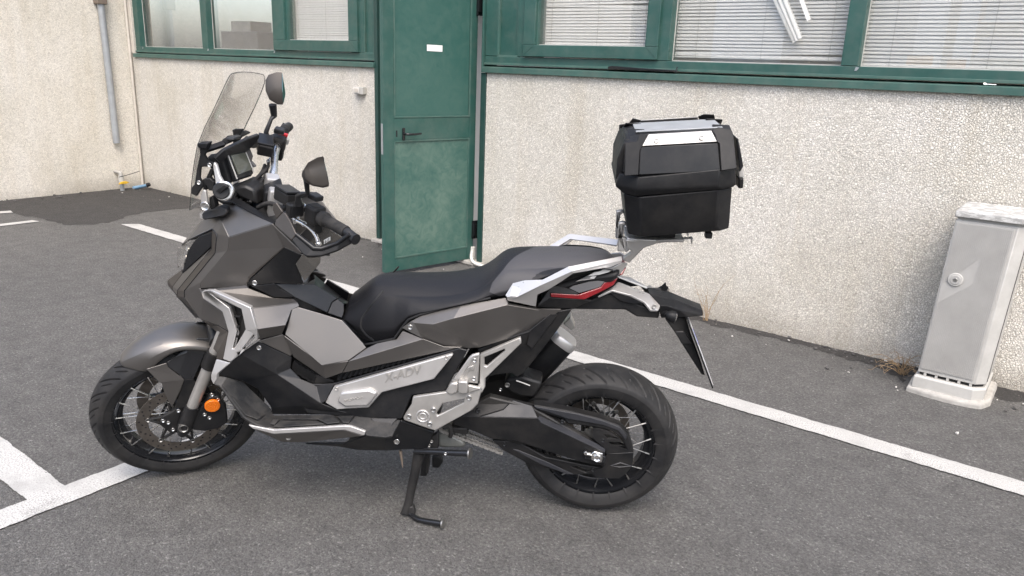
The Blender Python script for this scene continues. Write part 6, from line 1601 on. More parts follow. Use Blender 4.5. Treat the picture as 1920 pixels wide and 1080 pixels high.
for s in (1, -1):
    disc('pivot_bolt', (pv_[0], s * pv_[1], pv_[2]), (0, s, 0), 0.0150, 0.012, 'bright_metal', MOTO, 24, 0.003, True)
arm = [(1.3162, 0.12, 1.201), (1.2904, 0.12, 1.207), (1.2773, 0.12, 1.195), (1.2839, 0.12, 1.1659), (1.2985, 0.12, 1.1651), (1.3048, 0.12, 1.1809), (1.3083, 0.12, 1.1647), (1.3163, 0.12, 1.1659)]
both(lambda p: prism('screen_bracket', p, (0, -0.02 if p[0][1] > 0 else 0.02, 0), 'black_plastic', MOTO, 0.003), arm)
arm = [(1.2902, 0.11, 1.2349), (1.2791, 0.11, 1.2339), (1.2921, 0.11, 1.2047), (1.3083, 0.11, 1.2039)]
both(lambda p: prism('screen_bracket', p, (0, -0.015 if p[0][1] > 0 else 0.015, 0), 'black_plastic', MOTO, 0.003), arm)
arm = [(1.3111, 0.1, 1.1369), (1.2972, 0.1, 1.1441), (1.2918, 0.1, 1.1051), (1.3108, 0.1, 1.0975)]
both(lambda p: prism('screen_bracket', p, (0, -0.03 if p[0][1] > 0 else 0.03, 0), 'frame_black', MOTO, 0.003), arm)
# nose deck closing the gap under the screen
dk = [(1.3036, 0.08, 1.1388), (1.268, 0.09, 1.1234), (1.2439, 0.085, 1.1233), (1.2453, 0.05, 1.1275)]
panel('nose_deck', dk + mirror_pts(dk), [(0, 1, 5, 4), (1, 2, 6, 5), (2, 3, 7, 6)], 'black_plastic', MOTO, 0.01, 0.003, (0, 0, 1), mirror=False)
dk2 = [(1.369, 0.055, 1.0452), (1.3534, 0.065, 1.0521), (1.2993, 0.075, 1.0979), (1.4556, 0.045, 0.9503)]
panel('nose_top', dk2 + mirror_pts(dk2), [(0, 1, 5, 4), (1, 2, 6, 5), (0, 3, 7, 4)], 'bronze_paint', MOTO, 0.005, 0.003, (0.5, 0, 1), mirror=False)

# ---------- instrument display
dl = [(1.267, 0.075, 1.2667), (1.2535, 0.07, 1.2774), (1.2459, -0.055, 1.2603), (1.2219, -0.055, 1.1843), (1.2296, -0.055, 1.1755), (1.2442, 0.07, 1.1811), (1.2479, 0.075, 1.1876)]
dn = (Vector(dl[5]) - Vector(dl[1])).cross(Vector(dl[2]) - Vector(dl[1])).normalized()
if dn.x > 0: dn = -dn
DIS = prism('instrument_display', dl, -dn * 0.05, 'black_plastic', MOTO, 0.006)
bz = [(1.253, 0.068, 1.2745), (1.2459, -0.053, 1.2587), (1.2223, -0.053, 1.1854), (1.2363, 0.064, 1.1872)]
prism('display_bezel', [Vector(p) + dn * 0.004 for p in bz], -dn * 0.01, 'satin_black', DIS, 0.003)
ds = [(1.2519, 0.05, 1.2673), (1.2445, -0.045, 1.2589), (1.2254, -0.045, 1.2015), (1.2356, 0.045, 1.2031)]
prism('display_glass', [Vector(p) + dn * 0.0075 for p in ds], -dn * 0.004, 'display_glass', DIS, 0.001)
for (e0, e1) in (((505, 322), (600, 575)), ((690, 300), (772, 505))):
    pass
e_ = [(1.2532, 0.066, 1.2719), (1.2327, 0.062, 1.1928), (1.2445, -0.051, 1.2571), (1.2236, -0.051, 1.1926)]
for i in (0, 2):
    sweep('display_strip', [Vector(e_[i]) + dn * 0.006, Vector(e_[i + 1]) + dn * 0.006], 0.0022, 'grey_plastic', DIS, 6)
for b0 in [(1.2522, 0.05, 1.28), (1.2488, 0.02, 1.2809), (1.2463, -0.02, 1.2774)]:
    pp = Vector(b0) + dn * 0.002
    q = disc('display_button', tuple(pp), dn, 0.012, 0.010, 'gloss_black', DIS, 12, 0.002)
vs = [(1.2724, 0.115, 1.2775), (1.2484, 0.105, 1.2993), (1.234, 0.04, 1.3081), (1.2304, -0.03, 1.3114), (1.2206, -0.11, 1.313), (1.2217, -0.11, 1.3013), (1.2413, -0.09, 1.2733), (1.2476, -0.06, 1.2642), (1.2526, 0.072, 1.2772), (1.2645, 0.1, 1.2552), (1.2716, 0.114, 1.2721)]
panel('display_hood', vs, [(0, 1, 8, 9, 10), (1, 2, 7, 8), (2, 3, 6, 7), (3, 4, 5, 6)], 'satin_black', MOTO, 0.012, 0.004, (-0.3, 0, 1), mirror=False)
sd_ = [(1.2645, 0.1, 1.2552), (1.2521, 0.073, 1.2775), (1.2646, 0.078, 1.2674), (1.2433, 0.072, 1.1816), (1.2456, 0.078, 1.1819), (1.2627, 0.1, 1.2483)]
vs2 = [(1.2477, -0.06, 1.2632), (1.2406, -0.09, 1.2706), (1.2257, -0.08, 1.2397), (1.2284, -0.06, 1.2167), (1.2375, -0.058, 1.22)]
panel('display_side', vs2, [(0, 1, 2, 3, 4)], 'dark_bronze', MOTO, 0.008, 0.003, (-1, 0.5, 0), mirror=False)
vs3 = [(1.2501, -0.02, 1.3058), (1.2402, -0.05, 1.3303), (1.232, -0.08, 1.3165), (1.2386, -0.05, 1.3125)]
prism('screen_slider', vs3, (0, -0.02, 0), 'satin_black', MOTO, 0.003)
un = [(1.2471, 0.05, 1.1737), (1.2241, -0.04, 1.1757), (1.2089, -0.03, 1.15), (1.2298, 0.05, 1.1482), (1.2446, 0.05, 1.1342)]
prism('dash_base', un, (0.03, 0, -0.05), 'frame_black', MOTO, 0.006)
prism('dash_base', [(1.2399, 0.06, 1.1698), (1.2032, 0.06, 1.1749), (1.1717, 0.06, 1.16), (1.1667, 0.06, 1.1075), (1.2274, 0.06, 1.131), (1.2453, 0.06, 1.1499)], (0, -0.14, 0), 'frame_black', MOTO, 0.01)

# ---------- handlebar, both sides from one set of steering coordinates
sgn = lambda fn: (fn(lambda p: p), fn(smir))
Lgrip = sloc([(0.8836, 0.2645, 1.1362), (0.7956, 0.3272, 1.1178), (0.7725, 0.3414, 1.1059)])
g0, g1, g2 = [Vector(p) for p in Lgrip]
gd_ = (g1 - g0).normalized()
elbow = Vector((g0.x + 0.085, 0.125, g0.z + 0.0)); elbow = Vector(sloc([(1.0444, 0.1591, 1.2554)])[0]) if False else elbow
inner = Vector((1.128, 0.055, 1.165))
hb_l = None
RSH = 0.072
for fl in (1, -1):
    F_ = lambda pts: [tuple(STEER @ Vector((p[0] + (0.0 if fl > 0 else RSH * max(0.0, min(1.0, (p[1] - 0.10) / 0.32))), p[1] * fl, p[2] - (0.0 if fl > 0 else 0.012 * max(0.0, min(1.0, (p[1] - 0.10) / 0.2)))))) for p in pts]
    q2 = g0 - gd_ * 0.02; q1 = g0 - gd_ * 0.17
    bz_ = [inner.lerp(q1, t / 10).lerp(q1.lerp(q2, t / 10), t / 10) for t in range(11)]
    sweep('handlebar', F_(bz_), 0.0135, 'bright_metal', MOTO, 16)
    # grip with rings
    pts = [g0 - gd_ * 0.010, g0, g0 + gd_ * 0.012, g0 + gd_ * 0.016] + [g0.lerp(g1, t) for t in (0.2, 0.35, 0.5, 0.65, 0.8)] + [g1 - gd_ * 0.006, g1]
    GR = sweep('grip', F_(pts), [0.020, 0.0225, 0.0225, 0.0172, 0.0172, 0.0176, 0.0174, 0.0176, 0.0172, 0.0180, 0.0172], 'rubber', MOTO, 20)
    for k in range(9):
        c = g0.lerp(g1, 0.2 + 0.07 * k)
        ring = []
        e1 = gd_.orthogonal().normalized(); e2 = gd_.cross(e1)
        for t in range(14):
            ring.append(c + (e1 * math.cos(t * math.pi / 7) + e2 * math.sin(t * math.pi / 7)) * 0.0173)
        sweep('grip_rib', F_(ring), 0.0008, 'rubber', GR, 5, closed=True)
    sweep('bar_end', F_([g1 + gd_ * 0.001, g1 + gd_ * 0.02, g2, g2 + gd_ * 0.014]), [0.015, 0.013, 0.0165, 0.0165], 'satin_black', MOTO, 20)
    # switch housing
    sw0 = g0 - gd_ * 0.008
    def blk(name, c, ax, ux, l, h_, w, mat, parent=None, bev=0.005, taper=1.0):
        ax = ax.normalized(); ux = (ux - ax * ux.dot(ax)).normalized(); wx = ax.cross(ux)
        pts = []
        for s_, k_ in ((-0.5, 1.0), (0.5, taper)):
            for (a, b) in ((-.5, -.5), (.5, -.5), (.5, .5), (-.5, .5)):
                pts.append(c + ax * (l * s_) + ux * (h_ * a * k_) + wx * (w * b * k_))
        pts = F_(pts)
        fcs = [(0, 3, 2, 1), (4, 5, 6, 7), (0, 1, 5, 4), (1, 2, 6, 5), (2, 3, 7, 6), (3, 0, 4, 7)]
        o = mesh_from(name, pts, fcs, mat, parent or MOTO)
        bm = bmesh.new(); bm.from_mesh(o.data); bmesh.ops.recalc_face_normals(bm, faces=bm.faces); bm.to_mesh(o.data); bm.free()
        return bevel_mod(o, bev)
    UP = Vector((-0.25, 0, 1))
    SH = blk('switch_housing', sw0 - gd_ * 0.030, gd_, UP, 0.052, 0.058, 0.048, 'black_plastic', None, 0.010)
    blk('switch_body', sw0 - gd_ * 0.030 + Vector((0.004, 0, -0.035)), gd_, UP, 0.042, 0.05, 0.036, 'black_plastic', SH, 0.008)
    blk('switch_rocker', sw0 - gd_ * 0.040 + Vector((-0.012, 0, 0.052)), gd_, UP, 0.040, 0.018, 0.034, 'satin_black', SH, 0.004, 0.9)
    if fl < 0:
        blk('stop_switch', sw0 - gd_ * 0.006 + Vector((-0.016, 0, 0.024)), gd_, UP, 0.018, 0.012, 0.030, 'red_switch', SH, 0.003)
        blk('start_switch', sw0 - gd_ * 0.012 + Vector((-0.028, 0, 0.0)), gd_, UP, 0.02, 0.022, 0.012, 'grey_plastic', SH, 0.003)
    else:
        blk('turn_switch', sw0 - gd_ * 0.036 + Vector((-0.026, 0, -0.012)), gd_, UP, 0.016, 0.016, 0.016, 'grey_plastic', SH, 0.003, 0.7)
        blk('horn_switch', sw0 - gd_ * 0.045 + Vector((-0.022, 0, -0.040)), gd_, UP, 0.018, 0.022, 0.014, 'grey_plastic', SH, 0.004)
    # master cylinder and lever clamp
    mc = Vector((1.082, 0.205, 1.222))
    MC = blk('brake_reservoir', mc + Vector((0.022, -0.005, 0.008)), Vector((-0.35, 1, 0.12)), UP, 0.085, 0.040, 0.050, 'black_plastic', None, 0.005, 0.92)
    blk('reservoir_lid', mc + Vector((0.018, -0.005, 0.032)), Vector((-0.35, 1, 0.12)), UP, 0.083, 0.007, 0.050, 'satin_black', MC, 0.002, 0.92)
    blk('lever_clamp', mc + Vector((0.008, 0.050, -0.010)), gd_, UP, 0.030, 0.044, 0.050, 'satin_black', None, 0.006)
    # brake lever
    lv_ = [Vector((1.120, 0.205, 1.178)), Vector((1.128, 0.255, 1.182)), Vector((1.102, 0.315, 1.172)), Vector((1.062, 0.365, 1.158)), Vector((1.018, 0.400, 1.136))]
    if fl == 1:
        lv_ = [Vector(p) for p in sloc([(0.9896, 0.2033, 1.1075), (0.9567, 0.2287, 1.1047), (0.9256, 0.2546, 1.0965), (0.9021, 0.2794, 1.082), (0.8906, 0.2984, 1.0665)])]
        LV0 = lv_
    else:
        lv_ = LV0
    LV = sweep('brake_lever', F_(spline(lv_, 6)), [0.0105] * 2 + [0.0085] * 6 + [0.0062] * (len(spline(lv_, 6)) - 8), 'bright_metal', MOTO, 12)
    bm = bmesh.new(); bmesh.ops.create_uvsphere(bm, u_segments=14, v_segments=10, radius=0.0095, matrix=Matrix.Translation(F_([lv_[-1]])[0]))
    bm_obj('lever_ball', bm, 'bright_metal', LV, 60)
    lp_ = lv_[0]
    disc('lever_pivot', F_([lp_ + Vector((0, 0, 0.012))])[0], STEER.to_3x3() @ Vector((0, 0, 1)), 0.012, 0.02, 'bright_metal', LV, 16, 0.003, True)
    # mirror: stem, shell, glass
    FB_ = F_
    F_ = lambda pts: [tuple(STEER @ Vector((p[0] + (0.0 if fl > 0 else 0.028), p[1] * fl, p[2] + (0.0 if fl > 0 else 0.016)))) for p in pts]
    ms0 = mc + Vector((-0.004, 0.058, 0.008))
    mt = Vector(sloc([(0.9213, 0.2776, 1.2413)])[0])
    STM = sweep('mirror_stem', FB_([ms0, ms0 + Vector((0, 0, 0.03))]) + F_([ms0.lerp(mt, 0.55), mt - Vector((0, 0, 0.03)), mt + Vector((0, 0, 0.012))]), [0.013, 0.0085, 0.0068, 0.0068, 0.0085] if fl > 0 else [0.013, 0.0085, 0.0065, 0.011, 0.014], 'satin_black', MOTO, 12)
    # outline of the mirror in its own plane (u across, w up), apex leaning in
    mo = sloc([(0.8756, 0.3416, 1.3353), (0.8589, 0.3302, 1.3226), (0.8403, 0.3247, 1.3055), (0.8314, 0.3246, 1.2866), (0.8252, 0.3227, 1.2551), (0.8294, 0.3197, 1.2484), (0.8796, 0.2982, 1.2461), (0.9236, 0.2782, 1.248), (0.9229, 0.2859, 1.2708), (0.9079, 0.3069, 1.302)])
    mo = [Vector(p) for p in mo]
    cxm = sum((p for p in mo), Vector()) / len(mo)
    if fl < 0:
        mo = [Vector((p.x, cxm.y + (p.y - cxm.y) * 0.78, p.z)) for p in mo]
    r0 = [Vector((cxm.x - 0.012 + 0.10 * (p.z - cxm.z) * 0, p.y, p.z)) for p in mo]
    r1 = [Vector((cxm.x + 0.006, p.y, p.z)) for p in mo]
    r2 = [Vector((cxm.x + 0.034, cxm.y + (p.y - cxm.y) * 0.80, cxm.z + 0.004 + (p.z - cxm.z) * 0.76)) for p in mo]
    r3 = [Vector((cxm.x + 0.046, cxm.y + (p.y - cxm.y) * 0.40, cxm.z + 0.010 + (p.z - cxm.z) * 0.32)) for p in mo]
    tiltM = Matrix.Translation(cxm) @ Matrix.Rotation(math.radians(16), 4, 'Z') @ Matrix.Translation(-cxm)
    rr4 = [[tiltM @ p for p in r_] for r_ in (r0, r1, r2, r3)]
    MS = loft('mirror', [F_(r_) for r_ in rr4], 'dark_bronze', MOTO, 38)
    bevel_mod(MS, 0.003)
    gl = [tiltM @ Vector((cxm.x - 0.0126, cxm.y + (p.y - cxm.y) * 0.92, cxm.z + (p.z - cxm.z) * 0.92)) for p in mo]
    d3 = STEER.to_3x3() @ (tiltM.to_3x3() @ Vector((-1, 0, 0)) * 0.001)
    if fl < 0:
        d3 = STEER.to_3x3() @ Vector((-0.001, 0, 0))
    prism('mirror_glass', F_(gl), d3, 'mirror_glass', MS)
    F_ = FB_
    # hand guard: broad blade in front of the levers, running to the bar end
    hgL = [(1.0253, 0.286, 1.1835), (1.0139, 0.2864, 1.1848), (0.9905, 0.3033, 1.1618), (0.9824, 0.3046, 1.1604), (0.9663, 0.3216, 1.1457), (0.9382, 0.3466, 1.1097), (0.8818, 0.3649, 1.0754), (0.8615, 0.3602, 1.0736), (0.8164, 0.3476, 1.0897), (0.7783, 0.3535, 1.12), (0.7634, 0.3523, 1.1218), (0.7605, 0.3494, 1.1067), (0.7762, 0.3505, 1.0894), (0.8153, 0.3551, 1.0673), (0.86, 0.3691, 1.0532), (0.9003, 0.3797, 1.0522), (0.9135, 0.3772, 1.0619), (0.9526, 0.3529, 1.0929), (1.0183, 0.3067, 1.1207), (1.0143, 0.2972, 1.1363), (1.0271, 0.2866, 1.1599)]
    hg = sloc(hgL)
    HGM = 'black_plastic'
    idx_in = [0, 1, 2, 3, 4, 17, 18, 19, 20]
    a_in = F_([Vector(hg[i]) for i in (2, 3, 4, 5, 17, 18, 19)])
    o3 = STEER.to_3x3() @ Vector((0.6, fl, 0.2))
    panel('hand_guard_cap', a_in, [(0, 1, 2, 3, 4, 5, 6)], 'dark_bronze', MOTO, 0.008, 0.003, tuple(o3), mirror=False)
    a_in = F_([Vector(hg[i]) for i in (0, 1, 2, 19, 20)])
    panel('hand_guard_cap', a_in, [(0, 1, 2, 3, 4)], 'dark_bronze', MOTO, 0.008, 0.003, tuple(o3), mirror=False)
    a_in = F_([Vector(hg[i]) for i in (5, 6, 7, 8, 9, 10, 11, 12, 13, 14, 15, 16, 17)])
    HG = panel('hand_guard', a_in, [(0, 1, 10, 11, 12), (1, 2, 9, 10), (2, 3, 8, 9), (3, 4, 7, 8), (4, 5, 6, 7)], HGM, MOTO, 0.018, 0.005, tuple(o3), mirror=False)[0]
    rim2 = F_([Vector(hg[i]) for i in (5, 6, 7, 8, 9)])
    sweep('guard_lip', rim2, [0.006, 0.008, 0.007, 0.006, 0.006], 'satin_black', HG, 8)
    # bar clamp
    blk('bar_clamp', Vector((1.128, 0.05, 1.158)), Vector((0, 1, 0.1)), UP, 0.045, 0.05, 0.046, 'silver_paint', None, 0.006)
    blk('bar_riser', Vector((1.135, 0.05, 1.118)), Vector((0, 1, 0)), UP, 0.034, 0.06, 0.042, 'silver_paint', None, 0.006, 1.0)
# smoked deflectors on the cowl, ahead of the knees
df = [(1.0075, 0.186, 0.9577), (0.9472, 0.212, 1.0395), (0.9355, 0.216, 1.0549), (0.888, 0.228, 1.1009), (0.8698, 0.23, 1.0874), (0.8352, 0.232, 1.0691), (0.8747, 0.222, 1.0429), (0.9182, 0.206, 0.9945), (0.9235, 0.2, 0.9706), (0.9469, 0.19, 0.9419), (0.9912, 0.168, 0.8928)]
panel('wind_deflector', df, [(0, 1, 7, 8, 9, 10), (1, 2, 3, 4, 5, 6, 7)], 'smoked_plastic', MOTO, 0.003, 0.001, (0, 1, 0), mirror=False)
stk = [(0.896, 0.232, 1.0582), (0.8732, 0.236, 1.072), (0.874, 0.236, 1.0595), (0.896, 0.231, 1.0446)]
STK = prism('sticker', stk, (0, 0.001, 0), 'white_sticker', MOTO)
nn = [(0.8913, 0.2345, 1.049), (0.8896, 0.2345, 1.0582), (0.8851, 0.2345, 1.0531), (0.8839, 0.2345, 1.0615)]
sweep('sticker_mark', nn, 0.0012, 'sticker_ink', STK, 5)
nn = [(0.8803, 0.2355, 1.0552), (0.8801, 0.2355, 1.0651), (0.8767, 0.2355, 1.0668), (0.8768, 0.2355, 1.0584)]
sweep('sticker_mark', nn, 0.0011, 'sticker_ink', STK, 5, closed=True)
FS = lambda pts: [tuple(STEER @ Vector(p)) for p in pts]
yoke = [(1.215, 0.125, 1.085), (1.215, -0.125, 1.085), (1.13, -0.10, 1.10), (1.075, -0.03, 1.115), (1.075, 0.03, 1.115), (1.13, 0.10, 1.10)]
prism('top_yoke', FS(yoke), STEER.to_3x3() @ Vector((0, 0, -0.03)), 'satin_black', MOTO, 0.006)
for s in (1, -1):
    disc('fork_cap', FS([(1.185, 0.098 * s, 1.098)])[0], STEER.to_3x3() @ Vector((-0.3, 0, 1)), 0.022, 0.02, 'bright_metal', MOTO, 24, 0.003, True)
box_ = [(1.16, 0.03, 1.165), (1.10, 0.03, 1.185), (1.10, -0.03, 1.185), (1.16, -0.03, 1.165)]
prism('key_console', FS(box_), STEER.to_3x3() @ Vector((0.01, 0, -0.06)), 'satin_black', MOTO, 0.006)
# cables
for (a, mid, c, r_) in (([(1.2128, -0.1382, 1.1977)], [(1.2096, 0, 1.1571)], [(1.2018, 0.05, 1.1131)], 0.0062), ([(1.2086, -0.1533, 1.1913)], [(1.1891, 0.02, 1.1462)], [(1.1924, 0.06, 1.1161)], 0.0055), ([(1.2005, -0.1435, 1.2006)], [(1.2045, -0.05, 1.1727)], [(1.2295, 0.05, 1.1183)], 0.006)):
    sweep('cable', spline([a[0], tuple((Vector(a[0]) + Vector(mid[0])) / 2 + Vector((-0.012, 0, 0.008))), mid[0], c[0]], 6), r_, 'rubber', MOTO, 8)
sweep('cable', spline([(1.1515, 0.0956, 1.1111), (1.1181, 0.1182, 1.1302), (1.0842, 0.1379, 1.1386), (1.0349, 0.1694, 1.1335), (1.0029, 0.193, 1.154)], 6), 0.0075, 'rubber', MOTO, 8)
sweep('cable', spline([(1.0446, 0.1613, 1.1277), (1.0112, 0.1965, 1.1514), (0.9704, 0.2033, 1.1677)], 6), 0.005, 'rubber', MOTO, 8)

# ------------------------------------------------------------------ top case on the rack
bc = Vector([(-0.211, 0, 1.0653)][0])
TCASE = empty('top_case', matrix=BIKE @ Matrix.Translation(bc))
tag(TCASE, 'black hard luggage case with silver lid plates resting on the rear rack', 'top case')
def tc(pts):
    return [tuple(Vector(p) - bc) for p in pts]
def ring_from(pL, pR, half, ch, chx=None, z_in=0.0):
    """rectangular ring with cut corners from two traced points on the near side"""
    (xl, _, zl), (xr, _, zr) = pL, pR
    chx = chx or ch
    pts = []
    for (x, y, z) in ((xl - chx, half, zl), (xl, half - ch, zl), (xl, -half + ch, zl), (xl - chx, -half, zl), (xr + chx, -half, zr), (xr, -half + ch, zr), (xr, half - ch, zr), (xr + chx, half, zr)):
        pts.append((x - bc.x, y, z - bc.z))
    return pts
R = lambda a, b, half, ch, chx=None: ring_from(a, b, half, ch, chx)
b0 = [(-0.0348, 0.15, 1.0939), (-0.3388, 0.15, 1.1272)]
b1 = [(-0.0296, 0.16, 1.1099), (-0.337, 0.16, 1.1441)]
b2 = [(-0.0086, 0.178, 1.2268), (-0.3268, 0.178, 1.2605)]
o = loft('case_base', [R(*b0, .150, .03), R(*b1, .162, .035, .045), R(*b2, .180, .035, .045)], 'black_plastic', TCASE, 30); bevel_mod(o, 0.004)
r0 = [(-0.0064, 0.182, 1.2291), (-0.3279, 0.182, 1.2628)]; r1 = [(0.0175, 0.192, 1.2492), (-0.3354, 0.192, 1.2718)]; r2 = [(0.0175, 0.194, 1.2586), (-0.3339, 0.194, 1.2801)]; r3 = [(0.0075, 0.19, 1.2874), (-0.3259, 0.19, 1.3233)]
o = loft('case_rim', [R(*r0, .182, .035), R(*r1, .193, .04, .06), R(*r2, .194, .04, .06), R(*r3, .188, .04, .05)], 'black_plastic', TCASE, 30); bevel_mod(o, 0.003)
l0_ = [(0.0011, 0.182, 1.2894), (-0.3238, 0.182, 1.3249)]; l1_ = [(0.0008, 0.16, 1.3743), (-0.3064, 0.16, 1.4081)]; l2_ = [(-0.0058, 0.128, 1.3907), (-0.3081, 0.128, 1.4185)]; l3_ = [(-0.0297, 0.088, 1.399), (-0.2941, 0.088, 1.4235)]
LID = loft('case_lid', [R(*l0_, .181, .04, .05), R(*l1_, .160, .04, .05), R(*l2_, .128, .04, .05), R(*l3_, .086, .03)], 'black_plastic', TCASE, 30); bevel_mod(LID, 0.004)
# smooth side panel set into the lid
pp = tc([(-0.0436, 0.166, 1.3731), (-0.2637, 0.166, 1.394), (-0.2776, 0.185, 1.3182), (-0.0448, 0.185, 1.2958)])
for q, d in ((pp, 0.003), (mirror_pts(pp), -0.003)):
    prism('lid_panel', q, (0, d, 0), 'satin_black', LID, 0.002)
# corner guards


ga_ = tc([(0.0016, 0.16, 1.3838), (-0.0303, 0.164, 1.3894), (-0.0398, 0.146, 1.4091), (-0.0672, 0.132, 1.4054), (-0.0478, 0.166, 1.375), (-0.0435, 0.17, 1.3617), (-0.0437, 0.189, 1.2949), (-0.0301, 0.189, 1.2934), (-0.0022, 0.186, 1.2887)])
gb_ = tc([(-0.2476, 0.132, 1.4252), (-0.2664, 0.128, 1.4339), (-0.3006, 0.14, 1.4322), (-0.3064, 0.152, 1.4195), (-0.3233, 0.184, 1.3262), (-0.2936, 0.188, 1.3213), (-0.2779, 0.188, 1.318), (-0.2669, 0.168, 1.3928), (-0.2606, 0.164, 1.3978), (-0.2552, 0.146, 1.4141)])
for g in (ga_, gb_):
    for q, d in ((g, 0.006), (mirror_pts(g), -0.006)):
        oo = prism('corner_guard', q, (0, d, 0.001), 'black_plastic', LID, 0.003)
# silver plates folding over the lid edge
pl_ = tc([(-0.067, 0.134, 1.4053), (-0.2466, 0.134, 1.4238), (-0.2606, 0.166, 1.3982), (-0.0477, 0.166, 1.3759)])
for q, d in ((pl_, 0.004), (mirror_pts(pl_), -0.004)):
    P_ = prism('lid_plate', q, (0, d, 0.0012), 'cast_silver', LID, 0.0012)
for (u, w) in ((398, 236), (702, 215)):
    pass
for p in tc([(-0.0889, 0.16, 1.3895), (-0.2169, 0.16, 1.4042)]):
    disc('rivet', (p[0], p[1] + 0.004, p[2] + 0.003), (0, 1, 0.6), 0.007, 0.005, 'dull_steel', LID, 12, 0.001, True)
tp = tc([(-0.0633, 0.125, 1.4066), (-0.2488, 0.125, 1.425), (-0.2383, 0.09, 1.4337), (-0.0587, 0.09, 1.4182)])
tz = [(tp[0][0], 0.118, tp[0][2] + 0.004), (tp[1][0], 0.118, tp[1][2] + 0.004), (tp[1][0] - 0.0, -0.118, tp[1][2] + 0.004), (tp[0][0], -0.118, tp[0][2] + 0.004)]
lt = [Vector(p) - bc for p in l3_]
ztop = (lt[0].z, lt[1].z)
def on_top(x, y, dz):
    t = (x - lt[0].x) / (lt[1].x - lt[0].x)
    return (x, y, ztop[0] + (ztop[1] - ztop[0]) * t + dz)
xs_ = (lt[0].x - 0.005, lt[1].x + 0.005)
tz = [on_top(xs_[0], .080, 0.0005), on_top(xs_[1], .080, 0.0005), on_top(xs_[1], -.080, 0.0005), on_top(xs_[0], -.080, 0.0005)]
prism('lid_top_plate', tz, (0, 0, 0.004), 'galvanised', LID, 0.001)
for xx in xs_:
    for yy in (.084, -.084):
        c_ = on_top(xx, yy, 0.0)
        s = 1 if xx == xs_[0] else -1
        sy = 1 if yy > 0 else -1
        q = [(c_[0] + s * 0.03, c_[1] + sy * 0.028, c_[2] - 0.022), (c_[0] - s * 0.03, c_[1] + sy * 0.028, c_[2] - 0.022), (c_[0] - s * 0.028, c_[1] - sy * 0.028, c_[2] + 0.003), (c_[0] + s * 0.024, c_[1] - sy * 0.028, c_[2] + 0.003)]
        prism('lid_bump', q, (0, 0, 0.006), 'black_plastic', LID, 0.003)
# latch at the back end, hinge cover at the front
la = tc([(-0.3511, 0.06, 1.3138), (-0.3689, 0.06, 1.3137), (-0.3766, 0.06, 1.2737), (-0.3612, 0.06, 1.2721)])
prism('latch', [(p[0], 0.06, p[2]) for p in la], (0, -0.12, 0), 'cabinet_ribbed', TCASE, 0.004)
la = tc([(-0.3613, 0.06, 1.2711), (-0.3768, 0.06, 1.2728), (-0.379, 0.06, 1.2404), (-0.3658, 0.06, 1.2379)])
prism('latch', [(p[0], 0.06, p[2]) for p in la], (0, -0.12, 0), 'black_plastic', TCASE, 0.004)
sd_ = tc([(-0.3297, 0.05, 1.3989), (-0.335, 0.05, 1.3991), (-0.3616, 0.05, 1.3168), (-0.3529, 0.05, 1.298)])
prism('lid_end', [(p[0], 0.10, p[2]) for p in sd_], (0, -0.20, 0), 'satin_black', LID, 0.004)
sd_ = tc([(-0.0023, 0.05, 1.3825), (0.0056, 0.05, 1.3685), (0.0181, 0.05, 1.3269), (0.017, 0.05, 1.2714), (0.0102, 0.05, 1.2436), (-0.0056, 0.05, 1.2584)])
prism('lid_end', [(p[0], 0.13, p[2]) for p in sd_], (0, -0.26, 0), 'black_plastic', LID, 0.006)
for p in tc([(-0.2703, 0.12, 1.1022), (-0.2943, 0.12, 1.1044)][0:1]):
    prism('case_foot', [(p[0], 0.13, p[2] + 0.01), (p[0] - 0.02, 0.13, p[2] + 0.01), (p[0] - 0.02, 0.13, p[2] - 0.008), (p[0], 0.13, p[2] - 0.008)], (0, -0.03, 0), 'black_plastic', TCASE, 0.002)

# ------------------------------------------------------------------ grey utility cabinet by the wall
CB = empty('utility_cabinet', (-0.38, 4.42, 0))
tag(CB, 'weathered pale grey roadside cabinet with ribbed door and round lock, leaning by the wall', 'utility cabinet')
def cab(pts):
    return [(p[0] + 0.38, p[1] - 4.42, p[2]) for p in pts]
# plan rings (x, y) with cut front corners; the cabinet leans slightly to the right as it rises
def cring(z, x0, x1, y0, y1, c, lean=0.044):
    s = lean * z
    pts = [(x0 + 0.0 + s, y0 + 0.0, z), (x1 - c + s, y0, z), (x1 + s, y0 + c, z), (x1 + s, y1, z), (x0 + s, y1, z)]
    return cab(pts)
loft('cabinet_body', [cring(0.115, -0.535, -0.228, 4.262, 4.60, 0.045), cring(0.926, -0.535, -0.228, 4.262, 4.60, 0.045)], 'cabinet_grey', CB, 20); bevel_mod(col.objects[-1], 0.003)
LD = loft('cabinet_lid', [cring(0.942, -0.542, -0.216, 4.245, 4.61, 0.048), cring(0.972, -0.542, -0.216, 4.245, 4.61, 0.048), cring(0.978, -0.536, -0.222, 4.255, 4.60, 0.045)], 'flaked_white', CB, 20); bevel_mod(LD, 0.004)
loft('lid_gap', [cring(0.924, -0.53, -0.235, 4.27, 4.59, 0.045), cring(0.943, -0.53, -0.235, 4.27, 4.59, 0.045)], 'cabinet_ribbed', CB, 20)
